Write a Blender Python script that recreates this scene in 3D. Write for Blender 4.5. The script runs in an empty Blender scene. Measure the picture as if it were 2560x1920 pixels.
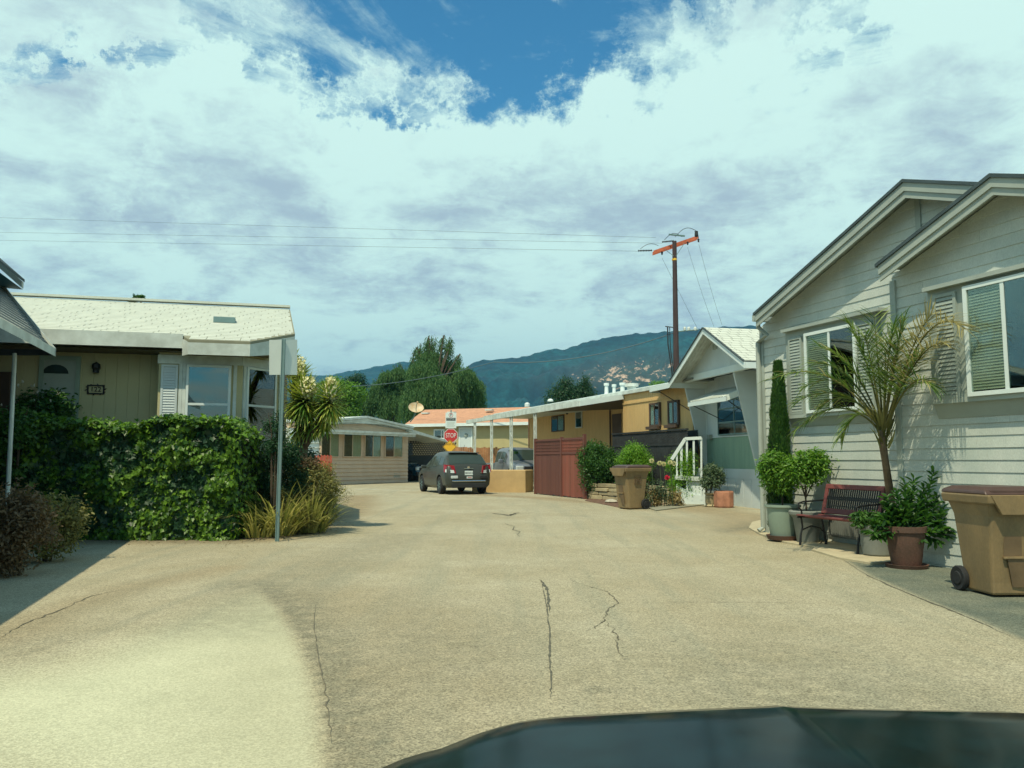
import bpy, math, random
import numpy as np
from mathutils import Vector, Matrix, noise
R = math.radians
random.seed(7)
rng = np.random.default_rng(7)
scene = bpy.context.scene
col = scene.collection

# ---------------------------------------------------------------- camera, sky, sun, exposure
CAM_H, FPX, TH = 1.3, 2000.0, math.atan(190 / 2000)
cd = bpy.data.cameras.new('camera'); cam = bpy.data.objects.new('camera', cd); col.objects.link(cam)
cam.location = (0, 0, CAM_H); cam.rotation_euler = (R(90) + TH, 0, 0)
cd.sensor_width = 36; cd.lens = 36 * FPX / 2560; cd.clip_start = 0.05; cd.clip_end = 12000
scene.camera = cam
SUN_EL = R(60); SH = Vector((-0.45, -0.893, 0)).normalized()        # horizontal direction towards the sun
svec = Vector((SH.x * math.cos(SUN_EL), SH.y * math.cos(SUN_EL), math.sin(SUN_EL)))
ld = bpy.data.lights.new('sun', 'SUN'); sun = bpy.data.objects.new('sun', ld); col.objects.link(sun)
ld.energy = 5.0; ld.angle = R(0.55); ld.color = (1.0, 0.90, 0.64)
sun.rotation_euler = svec.to_track_quat('Z', 'Y').to_euler(); sun.location = (-20, -10, 60)
vs = scene.view_settings
vs.view_transform = 'Standard'; vs.look = 'None'; vs.exposure = 0.0; vs.gamma = 1.0
scene.cycles.max_bounces = 6; scene.cycles.transparent_max_bounces = 8
scene.cycles.use_denoising = True

def world():
    w = bpy.data.worlds.new('World'); scene.world = w; w.use_nodes = True
    nt = w.node_tree; N = nt.nodes; L = nt.links; N.clear()
    def nd(t, **k):
        n = N.new(t)
        for a, b in k.items(): setattr(n, a, b)
        return n
    def math_(op, a, b=None, clamp=False):
        n = nd('ShaderNodeMath', operation=op, use_clamp=clamp)
        for i, x in enumerate((a, b)):
            if x is None: continue
            if hasattr(x, 'is_linked') or isinstance(x, bpy.types.NodeSocket): L.new(x, n.inputs[i])
            else: n.inputs[i].default_value = x
        return n.outputs[0]
    def smooth(x, lo, hi):
        n = nd('ShaderNodeMapRange', interpolation_type='SMOOTHSTEP')
        L.new(x, n.inputs[0]); n.inputs[1].default_value = lo; n.inputs[2].default_value = hi
        return n.outputs[0]
    wn = nd('ShaderNodeTexNoise'); wn.inputs['Scale'].default_value = 8.5; wn.inputs['Detail'].default_value = 7; wn.inputs['Roughness'].default_value = .68
    def warped():
        L.new(tc.outputs[0], wn.inputs['Vector'])
        a = nd('ShaderNodeVectorMath', operation='MULTIPLY_ADD'); L.new(wn.outputs['Color'], a.inputs[0]); a.inputs[1].default_value = (.60, .2, .26); L.new(tc.outputs[0], a.inputs[2])
        b = nd('ShaderNodeVectorMath', operation='SUBTRACT'); L.new(a.outputs[0], b.inputs[0]); b.inputs[1].default_value = (.30, .1, .13)
        c = nd('ShaderNodeVectorMath', operation='NORMALIZE'); L.new(b.outputs[0], c.inputs[0]); return c.outputs[0]
    def blob(px, py, r0, r1):                        # 1 inside r0 degrees of a sky direction, 0 outside r1
        d = ray(px, py).normalized()
        v = nd('ShaderNodeVectorMath', operation='DOT_PRODUCT'); L.new(warp, v.inputs[0]); v.inputs[1].default_value = d
        return smooth(v.outputs['Value'], math.cos(R(r1)), math.cos(R(r0)))
    tc = nd('ShaderNodeTexCoord'); warp = warped()
    sky = nd('ShaderNodeTexSky', sky_type='NISHITA', sun_disc=False, sun_elevation=SUN_EL,
             sun_rotation=math.atan2(svec.x, svec.y), ozone_density=2.0, air_density=1.0, dust_density=0.6)
    tint = nd('ShaderNodeMix', data_type='RGBA', blend_type='MULTIPLY'); tint.inputs[0].default_value = 1
    L.new(sky.outputs[0], tint.inputs[6]); tint.inputs[7].default_value = (0.50, 1.25, 1.42, 1)
    bsky = nd('ShaderNodeBackground'); L.new(tint.outputs[2], bsky.inputs[0]); bsky.inputs[1].default_value = 0.098
    sep = nd('ShaderNodeSeparateXYZ'); L.new(tc.outputs[0], sep.inputs[0])
    z = sep.outputs[2]
    zc = math_('MAXIMUM', z, 0.0)
    zz = math_('ADD', zc, 0.16)
    cx = math_('DIVIDE', sep.outputs[0], zz); cy = math_('DIVIDE', sep.outputs[1], zz)
    comb = nd('ShaderNodeCombineXYZ'); L.new(cx, comb.inputs[0]); L.new(cy, comb.inputs[1]); comb.inputs[2].default_value = 3.7
    def nz(scale, detail, rough, off=0, dist=0.3):
        m = nd('ShaderNodeMapping'); L.new(comb.outputs[0], m.inputs[0]); m.inputs['Location'].default_value = (off, off * 1.7, off * .3)
        m.inputs['Scale'].default_value = (1, 1.0, 1)
        n = nd('ShaderNodeTexNoise'); L.new(m.outputs[0], n.inputs['Vector']); n.inputs['Scale'].default_value = scale
        n.inputs['Detail'].default_value = detail; n.inputs['Roughness'].default_value = rough; n.inputs['Distortion'].default_value = dist
        return n.outputs['Fac']
    n1 = nz(1.9, 10, 0.66, 2.0, 0.7)
    n2 = nz(6.5, 8, 0.66, 9.1, 0.4)
    cov = math_('ADD', math_('MULTIPLY', n1, 0.72), math_('MULTIPLY', n2, 0.28))
    b = None
    for (px, py, r0, r1, w) in ((560, 0, 1, 6, .72), (740, 30, 1, 6, .78), (930, 20, 1, 7, .84), (1150, 40, 1, 8, .92), (1400, 30, 1, 8, .92), (1600, 20, 1, 7, .84), (1780, 60, .5, 6, .70), (1950, 90, .5, 5, .56), (930, 90, 1, 5, .62), (1200, 110, .5, 5, .62), (1350, 60, 1, 6, .72), (1850, 190, .5, 5, .50),
                                (2150, 225, .5, 5, .46), (1650, 185, .3, 4, .45), (700, 215, .3, 3.5, .54), (860, 255, .3, 3.4, .56), (1000, 280, .3, 3.0, .54), (40, 160, .3, 3.4, .54), (360, 95, .3, 3, .5), (1750, 70, 1, 5, .5), (960, 690, 1, 6, .30), (520, 20, 1, 5, .62)):
        t = math_('MULTIPLY', blob(px, py, r0, r1), w)
        b = t if b is None else math_('MAXIMUM', b, t)
    c2 = math_('SUBTRACT', math_('ADD', cov, 0.27), math_('MULTIPLY', b, 0.38))
    c2 = math_('SUBTRACT', c2, math_('MULTIPLY', smooth(z, .56, .74), .30))            # unseen sky overhead kept clear of cloud to lower the fill light
    c2 = math_('SUBTRACT', c2, math_('MULTIPLY', smooth(sep.outputs[1], .10, -.45), .22))    # and cleared behind us for the same weaker fill
    mask = smooth(c2, 0.41, 0.60)
    # cloud shade: bright tops and grey-blue undersides
    n3 = nz(2.3, 8, 0.60, 5.3, 0.4)
    n4 = nz(8.5, 8, 0.66, 1.3, 0.3)
    sh = math_('ADD', math_('MULTIPLY', n3, .70), math_('MULTIPLY', n4, .38))
    band = smooth(z, 0.42, 0.18)
    g = None
    for (px, py, r0, r1, w) in ((620, 500, 1, 9, 1), (1700, 620, 2, 10, 1), (1850, 760, 2, 9, .8), (1450, 540, 1, 7, .8), (100, 640, 1, 9, .8), (900, 640, 2, 9, .7), (2300, 330, 1, 8, .5), (150, 330, 1, 6, .7), (1200, 640, 1, 8, .6)):
        t = math_('MULTIPLY', blob(px, py, r0, r1), w)
        g = t if g is None else math_('MAXIMUM', g, t)
    s2 = math_('ADD', sh, math_('MULTIPLY', g, 0.13))
    shade = smooth(s2, 0.52, 0.80)
    cc = nd('ShaderNodeMix', data_type='RGBA'); L.new(shade, cc.inputs[0])
    cc.inputs[6].default_value = (0.73, 1.0, 0.92, 1); cc.inputs[7].default_value = (0.45, 0.575, 0.655, 1)
    # towards the horizon the clouds merge into a pale veil
    hz = smooth(z, 0.20, 0.02)
    c3 = nd('ShaderNodeMix', data_type='RGBA'); L.new(math_('MULTIPLY', hz, .75), c3.inputs[0]); L.new(cc.outputs[2], c3.inputs[6])
    c3.inputs[7].default_value = (0.50, 0.67, 0.68, 1)
    bc = nd('ShaderNodeBackground'); L.new(c3.outputs[2], bc.inputs[0]); bc.inputs[1].default_value = 1.0
    mx = nd('ShaderNodeMixShader'); L.new(mask, mx.inputs[0]); L.new(bsky.outputs[0], mx.inputs[1]); L.new(bc.outputs[0], mx.inputs[2])
    out = nd('ShaderNodeOutputWorld'); L.new(mx.outputs[0], out.inputs[0])

# ---------------------------------------------------------------- measuring the place: a survey by sight lines
CT, ST = math.cos(TH), math.sin(TH)
def ray(px, py):
    a = px - 1280; b = 960 - py
    return Vector((a, FPX * CT - ST * b, FPX * ST + CT * b))
def G(px, py, z=0.0):
    d = ray(px, py); t = (z - CAM_H) / d.z
    return Vector((d.x * t, d.y * t, z))
def at(px, py, Y):
    d = ray(px, py); t = Y / d.y
    return Vector((d.x * t, Y, CAM_H + d.z * t))
class Plane:
    def __init__(s, p, vp=None, d=None, flip=False):
        s.o = Vector((p[0], p[1], 0))
        if d is None:
            r = ray(vp, 1150); d = Vector((r.x, r.y, 0)).normalized()
            if flip: d = -d
        s.d = Vector((d[0], d[1], 0)).normalized()
        n = Vector((s.d.y, -s.d.x, 0))
        if n.dot(Vector((0, 0, 0)) - s.o) < 0: n = -n
        s.n = n
    def shift(s, off):
        q = Plane(s.o + s.n * off, d=s.d); q.n = s.n; return q
    def uz(s, px, py, off=0.0):
        r = ray(px, py); o = s.o + s.n * off - Vector((0, 0, CAM_H))
        t = o.x * s.n.x + o.y * s.n.y; t /= (r.x * s.n.x + r.y * s.n.y)
        w = r * t + Vector((0, 0, CAM_H)); q = w - s.o
        return (q.x * s.d.x + q.y * s.d.y, w.z)
    def W(s, u, z, off=0.0):
        p = s.o + s.d * u + s.n * off
        return Vector((p.x, p.y, z))
    def poly(s, pts, off=0.0): return [s.uz(a, b, off) for a, b in pts]
world()

# ---------------------------------------------------------------- mesh helpers
WL = {}
def setp(o, label=None, cat=None, group=None, kind=None):
    if label: o['label'] = label
    if cat: o['category'] = cat
    if group: o['group'] = group
    if kind: o['kind'] = kind
    return o
def thing(name, label, cat, loc=(0, 0, 0), group=None):
    o = bpy.data.objects.new(name, None); col.objects.link(o); o.location = loc; WL[o.name] = Vector(loc)
    o.empty_display_size = .2
    return setp(o, label, cat, group)
def link_mesh(name, me, mat, parent, loc=None):
    o = bpy.data.objects.new(name, me); col.objects.link(o)
    if mat: me.materials.append(mat)
    if parent:
        o.parent = parent; WL[o.name] = WL[parent.name].copy()
    else:
        l = Vector(loc) if loc is not None else Vector((0, 0, 0)); o.location = l; WL[o.name] = l
    return o
def copy_tree(o, parent=None):
    c = o.copy(); col.objects.link(c)
    if parent: c.parent = parent
    for ch in list(o.children): copy_tree(ch, c)
    return c
def unit(v): return v / (np.linalg.norm(v, axis=-1, keepdims=True) + 1e-9)

class MB:
    def __init__(s): s.v = []; s.f = []
    def add(s, vs, fs):
        k = len(s.v); s.v += [tuple(v) for v in vs]; s.f += [tuple(i + k for i in f) for f in fs]; return s
    def obox(s, o, a, b, c):
        o, a, b, c = map(Vector, (o, a, b, c))
        P = [o, o + a, o + a + b, o + b]; P += [p + c for p in P]
        return s.add(P, [(0, 3, 2, 1), (4, 5, 6, 7), (0, 1, 5, 4), (1, 2, 6, 5), (2, 3, 7, 6), (3, 0, 4, 7)])
    def box(s, c, d, rz=0):
        ca, sa = math.cos(rz), math.sin(rz)
        a = Vector((ca, sa, 0)) * d[0]; b = Vector((-sa, ca, 0)) * d[1]; z = Vector((0, 0, d[2]))
        return s.obox(Vector(c) - a / 2 - b / 2 - z / 2, a, b, z)
    def slab(s, pl, poly, o0, o1):
        n = len(poly)
        A = [pl.W(u, z, o1) for u, z in poly] + [pl.W(u, z, o0) for u, z in poly]
        fs = [tuple(range(n)), tuple(range(2 * n - 1, n - 1, -1))] + [(i, i + n, (i + 1) % n + n, (i + 1) % n) for i in range(n)]
        return s.add(A, fs)
    def rect(s, pl, u0, z0, u1, z1, o0, o1): return s.slab(pl, [(u0, z0), (u1, z0), (u1, z1), (u0, z1)], o0, o1)
    def ring(s, pl, outer, inner, o0, o1):
        n = len(outer); V = []
        for p, o in ((outer, o1), (inner, o1), (outer, o0), (inner, o0)): V += [pl.W(u, z, o) for u, z in p]
        F = []
        for i in range(n):
            j = (i + 1) % n
            F += [(i, j, n + j, n + i), (2 * n + i, 3 * n + i, 3 * n + j, 2 * n + j), (i, 2 * n + i, 2 * n + j, j), (n + i, n + j, 3 * n + j, 3 * n + i)]
        return s.add(V, F)
    def tube(s, pts, r, n=8, caps=True, flat=1.0):
        pts = [Vector(p) for p in pts]; m = len(pts)
        rr = r if isinstance(r, (list, tuple)) else [r] * m
        t0 = (pts[1] - pts[0]).normalized()
        a = t0.orthogonal().normalized(); V = []; F = []
        for i in range(m):
            t = (pts[min(i + 1, m - 1)] - pts[max(i - 1, 0)]).normalized()
            a = (a - t * a.dot(t)).normalized(); b = t.cross(a)
            for k in range(n):
                w = 2 * math.pi * k / n
                V.append(pts[i] + (a * math.cos(w) + b * math.sin(w) * flat) * rr[i])
        for i in range(m - 1):
            for k in range(n):
                F.append((i * n + k, i * n + (k + 1) % n, (i + 1) * n + (k + 1) % n, (i + 1) * n + k))
        if caps: F += [tuple(range(n - 1, -1, -1)), tuple(range((m - 1) * n, m * n))]
        return s.add(V, F)
    def lathe(s, c, prof, n=24, M=None):
        c = Vector(c); V = []; F = []; m = len(prof)
        for r, z in prof:
            for k in range(n):
                w = 2 * math.pi * k / n; v = Vector((r * math.cos(w), r * math.sin(w), z))
                V.append(c + (M @ v if M else v))
        for i in range(m - 1):
            for k in range(n):
                F.append((i * n + k, i * n + (k + 1) % n, (i + 1) * n + (k + 1) % n, (i + 1) * n + k))
        if prof[0][0] > 1e-4: F.append(tuple(range(n - 1, -1, -1)))
        if prof[-1][0] > 1e-4: F.append(tuple(range((m - 1) * n, m * n)))
        return s.add(V, F)
    def poly(s, pts): return s.add(pts, [tuple(range(len(pts)))])
    def build(s, name, mat, parent=None, loc=None, smooth=None, bevel=0):
        base = WL[parent.name] if parent else (Vector(loc) if loc is not None else Vector((0, 0, 0)))
        me = bpy.data.meshes.new(name)
        me.from_pydata([(v[0] - base.x, v[1] - base.y, v[2] - base.z) for v in s.v], [], s.f); me.update()
        o = link_mesh(name, me, mat, parent, loc)
        if smooth is not None:
            me.polygons.foreach_set('use_smooth', [True] * len(me.polygons)); me.set_sharp_from_angle(angle=R(smooth))
        if bevel:
            b = o.modifiers.new('bevel', 'BEVEL'); b.width = bevel; b.segments = 2; b.limit_method = 'ANGLE'
        return o

def clip_z(poly, z, keep_above):
    out = []
    for i in range(len(poly)):
        a, b = poly[i], poly[(i + 1) % len(poly)]
        ia = (a[1] >= z) == keep_above; ib = (b[1] >= z) == keep_above
        if ia: out.append(a)
        if ia != ib:
            t = (z - a[1]) / (b[1] - a[1]); out.append((a[0] + t * (b[0] - a[0]), z))
    return out
def laps(mb, pl, poly, pitch, z0, off=0.0, t=0.014, base=0.004, joints=0):
    """lap siding: boards that lean out at their lower edge"""
    zs = [p[1] for p in poly]; k = math.floor((min(zs) - z0) / pitch)
    while z0 + k * pitch < max(zs):
        a = z0 + k * pitch; b = a + pitch; k += 1
        q = clip_z(clip_z(poly, a + .001, True), b, False)
        if len(q) < 3: continue
        sg = random.uniform(-.0012, .0012)
        def o_(z): return off + base + sg + t * (b - z) / pitch
        pcs = [q]
        if joints:
            us = [p[0] for p in q]; u = min(us) + random.uniform(.3, joints); pcs = []; lo = min(us)
            sw = [(z, u_) for u_, z in q]
            while lo < max(us):
                hi = min(u, max(us) + 1); r = clip_z(clip_z(sw, lo + .0015, True), hi - .0015, False)
                if len(r) > 2: pcs.append([(b_, a_) for a_, b_ in r])
                lo = hi; u = hi + random.uniform(.6, 1.0) * joints
        for q in pcs:
            n = len(q)
            V = [pl.W(u, z, o_(z)) for u, z in q] + [pl.W(u, z, off - .03) for u, z in q]
            mb.add(V, [tuple(range(n))] + [(i, i + n, (i + 1) % n + n, (i + 1) % n) for i in range(n)])
    return mb
def grooves(mb, pl, poly, pitch, off=0.0, t=0.01, gap=0.012):
    """vertical board siding: one thin board per pitch, cut by the outline's top"""
    us = [p[0] for p in poly]; u = min(us)
    while u < max(us):
        sw = [(z, uu) for uu, z in poly]
        q = clip_z(clip_z(sw, u + gap / 2, True), u + pitch - gap / 2, False)
        if len(q) >= 3: mb.slab(pl, [(b, a) for a, b in q], off, off + t)
        u += pitch
    return mb

def leaf_mesh(name, mat, parent, C, A, B, L, W, kind='kite', loc=None, fold=0.15):
    """C centres, A axes, B sideways directions, all N x 3"""
    N = len(C); Nn = np.cross(A, B)
    L = np.broadcast_to(np.asarray(L, float), (N,))[:, None]; W = np.broadcast_to(np.asarray(W, float), (N,))[:, None]
    if kind == 'kite': pr = [(0, 0, 0), (.45, .5, 1), (1, 0, -.3), (.45, -.5, 1)]; faces = [(0, 1, 2, 3)]
    elif kind == 'lens': pr = [(0, 0, 0), (.3, .42, .5), (.65, .40, .3), (1, 0, -1), (.65, -.40, .3), (.3, -.42, .5)]; faces = [(0, 1, 2, 3), (0, 3, 4, 5)]
    elif kind == 'ivy': pr = [(0, 0, 0), (-.12, .42, .3), (.30, .30, .2), (.42, .62, .5), (.62, .24, .1), (1, 0, -.4), (.62, -.24, .1), (.42, -.62, .5), (.30, -.30, .2), (-.12, -.42, .3)]; faces = [(0, 1, 2, 3, 4, 5), (0, 5, 6, 7, 8, 9)]
    elif kind == 'blade': pr = [(0, .4, 0), (.35, .5, .6), (.7, .3, .5), (1, 0, -.6), (.7, -.3, .5), (.35, -.5, .6), (0, -.4, 0)]; faces = [(0, 1, 5, 6), (1, 2, 4, 5), (2, 3, 4)]
    k = len(pr)
    V = np.zeros((N, k, 3))
    for i, (a, b, c) in enumerate(pr): V[:, i] = C + A * L * a + B * W * b + Nn * L * c * fold
    V = V.reshape(-1, 3)
    base = WL[parent.name] if parent else (Vector(loc) if loc is not None else Vector((0, 0, 0)))
    V -= np.array(base)
    me = bpy.data.meshes.new(name)
    fl = []; ls = []; lt = []; s0 = 0
    idx = np.arange(N)[:, None] * k
    loops = np.concatenate([idx + np.array(f)[None, :] for f in faces], axis=1).reshape(-1)
    tot = np.tile([len(f) for f in faces], N); start = np.concatenate([[0], np.cumsum(tot)[:-1]])
    me.vertices.add(len(V)); me.vertices.foreach_set('co', V.reshape(-1))
    me.loops.add(len(loops)); me.loops.foreach_set('vertex_index', loops.astype(np.int32))
    me.polygons.add(len(tot)); me.polygons.foreach_set('loop_start', start.astype(np.int32)); me.polygons.foreach_set('loop_total', tot.astype(np.int32))
    me.update(calc_edges=True); me.validate()
    return link_mesh(name, me, mat, parent, loc)
def rdir(n): return unit(rng.normal(size=(n, 3)))
def sides(A, Nr):
    """sideways direction so that the leaf's face looks roughly along Nr"""
    return unit(np.cross(Nr, A))
def blob_leaves(n, centers, radii, shell=0.55, squash=1.0):
    """points and outward directions scattered in a set of ellipsoids, mostly near their skins"""
    centers = np.asarray(centers, float); radii = np.asarray(radii, float)
    if radii.ndim == 1: radii = np.repeat(radii[:, None], 3, 1)
    w = (radii ** 2).prod(1) ** (1 / 3); i = rng.choice(len(centers), n, p=w / w.sum())
    d = rdir(n); r = shell + (1 - shell) * rng.random(n) ** .6
    P = centers[i] + d * radii[i] * r[:, None]
    return P, unit(d / radii[i])
def crown(name, mat, parent, centers, radii, n, L, W, kind='kite', up=.5, shell=.55, droop=0.0, loc=None, zmin=None, rag=.12):
    P, O = blob_leaves(n, centers, radii, shell)
    P += rng.normal(size=P.shape) * rag * np.mean(radii)
    if zmin is not None:
        k = P[:, 2] > zmin; P, O = P[k], O[k]
    m = len(P)
    Nr = unit(O * .7 + rdir(m) * .7 + np.array([0, 0, up]))
    A = unit(np.cross(Nr, rdir(m)) + np.array([0, 0, -droop]))
    B = sides(A, Nr)
    s = rng.uniform(.65, 1.25, m)
    return leaf_mesh(name, mat, parent, P, A, B, L * s, W * s, kind, loc)
def clumps(c, r, n, size, flat=1.0, low=-.5):
    """n sub-clump spheres on the skin of an ellipsoid"""
    c = np.array(c, float); r = np.array(r, float); d = rdir(n)
    d[:, 2] = np.where(d[:, 2] < low, -d[:, 2], d[:, 2])
    P = c + d * r * rng.uniform(.45, .85, n)[:, None]
    return P, np.repeat((size * rng.uniform(.65, 1.25, n))[:, None], 3, 1) * np.array([1, 1, flat])
def blades(name, mat, parent, base, dirs, L, W, droop=.6, segs=5, loc=None):
    """arching strap leaves as strips"""
    mb_v = []; mb_f = []
    for b, d, l, w in zip(base, dirs, L, W):
        b = Vector(b); d = Vector(d).normalized(); h = Vector((d.x, d.y, 0)); h = h.normalized() if h.length > 1e-3 else Vector((1, 0, 0))
        s = Vector((-h.y, h.x, 0)); p = b.copy(); k = len(mb_v); t = d.copy()
        for i in range(segs + 1):
            ww = w * (1 - (i / segs) ** 2.2) * .5 + .0008
            mb_v += [p + s * ww, p - s * ww]
            p = p + t * (l / segs); t = (t + Vector((0, 0, -droop / segs)) + h * droop * .25 / segs).normalized()
        for i in range(segs): mb_f.append((k + 2 * i, k + 2 * i + 1, k + 2 * i + 3, k + 2 * i + 2))
    m = MB(); m.v = [tuple(v) for v in mb_v]; m.f = mb_f
    return m.build(name, mat, parent, loc)

# ---------------------------------------------------------------- materials
def mat(name, c, rough=.65, var=.12, scale=2.0, bump=0.0, bscale=60, metal=0.0, spec=.4, c2=None, stretch=(1, 1, 1), fine=.0, coat=0, island=0.0):
    m = bpy.data.materials.new(name); m.use_nodes = True; nt = m.node_tree; N = nt.nodes; L = nt.links
    p = N['Principled BSDF']; p.inputs['Roughness'].default_value = rough; p.inputs['Metallic'].default_value = metal
    p.inputs['Specular IOR Level'].default_value = spec; p.inputs['Coat Weight'].default_value = coat
    c = tuple(c); c2 = tuple(c2) if c2 else tuple(x * (1 - var * 1.6) for x in c)
    tc = N.new('ShaderNodeTexCoord'); mp = N.new('ShaderNodeMapping'); L.new(tc.outputs['Object'], mp.inputs[0]); mp.inputs['Scale'].default_value = stretch
    n = N.new('ShaderNodeTexNoise'); L.new(mp.outputs[0], n.inputs['Vector']); n.inputs['Scale'].default_value = scale; n.inputs['Detail'].default_value = 6; n.inputs['Roughness'].default_value = .6
    r = N.new('ShaderNodeMapRange'); L.new(n.outputs['Fac'], r.inputs[0]); r.inputs[1].default_value = .35; r.inputs[2].default_value = .68
    mx = N.new('ShaderNodeMix'); mx.data_type = 'RGBA'; L.new(r.outputs[0], mx.inputs[0]); mx.inputs[6].default_value = (*c2, 1); mx.inputs[7].default_value = (*c, 1)
    outc = mx.outputs[2]
    if fine:
        n2 = N.new('ShaderNodeTexNoise'); L.new(mp.outputs[0], n2.inputs['Vector']); n2.inputs['Scale'].default_value = bscale; n2.inputs['Detail'].default_value = 3
        m2 = N.new('ShaderNodeMapRange'); L.new(n2.outputs['Fac'], m2.inputs[0]); m2.inputs[1].default_value = .3; m2.inputs[2].default_value = .7; m2.inputs[3].default_value = 1 - fine; m2.inputs[4].default_value = 1 + fine
        hs = N.new('ShaderNodeHueSaturation'); L.new(outc, hs.inputs['Color']); L.new(m2.outputs[0], hs.inputs['Value']); outc = hs.outputs[0]
    if island:
        g = N.new('ShaderNodeNewGeometry'); m3 = N.new('ShaderNodeMapRange'); L.new(g.outputs['Random Per Island'], m3.inputs[0]); m3.inputs[3].default_value = 1 - island; m3.inputs[4].default_value = 1 + island
        hs = N.new('ShaderNodeHueSaturation'); L.new(outc, hs.inputs['Color']); L.new(m3.outputs[0], hs.inputs['Value']); outc = hs.outputs[0]
    L.new(outc, p.inputs['Base Color'])
    if bump:
        nb = N.new('ShaderNodeTexNoise'); L.new(mp.outputs[0], nb.inputs['Vector']); nb.inputs['Scale'].default_value = bscale; nb.inputs['Detail'].default_value = 4
        b = N.new('ShaderNodeBump'); b.inputs['Strength'].default_value = bump; b.inputs['Distance'].default_value = .01
        L.new(nb.outputs['Fac'], b.inputs['Height']); L.new(b.outputs[0], p.inputs['Normal'])
    return m
def leafmat(name, c1, c2, rough=.45, trans=.35, spec=.35):
    m = bpy.data.materials.new(name); m.use_nodes = True; nt = m.node_tree; N = nt.nodes; L = nt.links
    p = N['Principled BSDF']; p.inputs['Roughness'].default_value = rough; p.inputs['Specular IOR Level'].default_value = spec
    g = N.new('ShaderNodeNewGeometry'); mx = N.new('ShaderNodeMix'); mx.data_type = 'RGBA'; L.new(g.outputs['Random Per Island'], mx.inputs[0])
    mx.inputs[6].default_value = (*c1, 1); mx.inputs[7].default_value = (*c2, 1)
    L.new(mx.outputs[2], p.inputs['Base Color'])
    t = N.new('ShaderNodeBsdfTranslucent'); hs = N.new('ShaderNodeHueSaturation'); hs.inputs['Value'].default_value = 1.5; hs.inputs['Saturation'].default_value = 1.1
    L.new(mx.outputs[2], hs.inputs['Color']); L.new(hs.outputs[0], t.inputs[0])
    ms = N.new('ShaderNodeMixShader'); ms.inputs[0].default_value = trans
    L.new(p.outputs[0], ms.inputs[1]); L.new(t.outputs[0], ms.inputs[2]); L.new(ms.outputs[0], N['Material Output'].inputs[0])
    return m
def glassmat(name, tint=(.55, .75, .72), clear=.7, rough=.02, lo=.10, hi=1.0):
    m = bpy.data.materials.new(name); m.use_nodes = True; nt = m.node_tree; N = nt.nodes; L = nt.links; N.remove(N['Principled BSDF'])
    tr = N.new('ShaderNodeBsdfTransparent'); tr.inputs[0].default_value = (*[t * clear for t in tint], 1)
    gl = N.new('ShaderNodeBsdfGlossy'); gl.inputs[0].default_value = (.85, .95, .95, 1); gl.inputs['Roughness'].default_value = rough
    fr = N.new('ShaderNodeFresnel'); fr.inputs[0].default_value = 1.55
    mr = N.new('ShaderNodeMapRange'); L.new(fr.outputs[0], mr.inputs[0]); mr.inputs[1].default_value = 0; mr.inputs[2].default_value = 1; mr.inputs[3].default_value = lo; mr.inputs[4].default_value = hi
    ms = N.new('ShaderNodeMixShader'); L.new(mr.outputs[0], ms.inputs[0]); L.new(tr.outputs[0], ms.inputs[1]); L.new(gl.outputs[0], ms.inputs[2])
    L.new(ms.outputs[0], N['Material Output'].inputs[0]); return m

K = {}
K['siding'] = mat('grey_painted_siding', (.52, .55, .50), .6, .10, 2.2, .25, 90, fine=.10, c2=(.41, .46, .42), stretch=(1, 1, .45), island=.035)
K['trim'] = mat('grey_green_trim', (.32, .37, .33), .6, .1, 2, .1, 80)
K['fascia'] = mat('sage_fascia', (.36, .41, .37), .6, .12, 1.5, .1, 80)
K['shingle_dark'] = mat('dark_shingle', (.06, .09, .10), .9, .2, 4, .6, 60)
K['white'] = mat('white_paint', (.66, .74, .72), .5, .06, 2)
K['white_worn'] = mat('worn_white_paint', (.60, .66, .62), .6, .2, 3, .2, 60, c2=(.42, .46, .42))
K['white_panel'] = mat('white_panel', (.55, .62, .62), .55, .08, 1.2, .1, 50)
K['pale_shingle'] = mat('pale_shingle', (.53, .56, .49), .9, .06, 2, .5, 70, fine=.06)
K['green_siding'] = mat('green_siding', (.24, .37, .27), .6, .18, 1.2, .1, 50, stretch=(4, 4, .6), c2=(.19, .31, .24))
K['tan'] = mat('tan_siding', (.60, .40, .17), .7, .08, 2, .15, 60, stretch=(3, 3, .7))
K['tan_block'] = mat('tan_stucco', (.52, .36, .17), .85, .1, 2.5, .3, 80)
K['brown_trim'] = mat('brown_trim', (.10, .065, .045), .7, .2, 3)
K['soffit'] = mat('darkened_brown_soffit', (.13, .11, .075), .8, .1, 3)  # kept dark to cut the light bounced under awning and eaves
K['beige'] = mat('pinkish_beige_siding', (.60, .47, .345), .7, .08, 2, .1, 60)
K['yellow'] = mat('pale_yellow_wall', (.44, .41, .235), .7, .06, 1.5, .1, 60)
K['olive'] = mat('olive_beige_wall', (.42, .37, .19), .75, .05, 2)
K['orange_roof'] = mat('orange_shingle', (.54, .28, .17), .9, .16, 3, .5, 40, fine=.15, stretch=(1, 1, 4))
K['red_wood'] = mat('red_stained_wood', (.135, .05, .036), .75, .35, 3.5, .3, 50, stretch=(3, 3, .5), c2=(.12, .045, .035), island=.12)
K['red_wood_paler'] = mat('paler_red_wood', (.20, .072, .048), .75, .3, 3, .3, 50, stretch=(3, 3, .5), c2=(.22, .06, .04), island=.12)  # paler copy of the red wood for the second fence panel
K['dark_wood'] = mat('dark_lattice_wood', (.035, .040, .042), .8, .3, 4)
K['grey_metal'] = mat('galvanised_post', (.17, .27, .27), .5, .1, 4, metal=.3)
K['sign_back'] = mat('sign_back_aluminium', (.52, .60, .58), .4, .04, 3, metal=.1)
K['black'] = mat('black_iron', (.012, .014, .016), .5, .2, 5)
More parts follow.
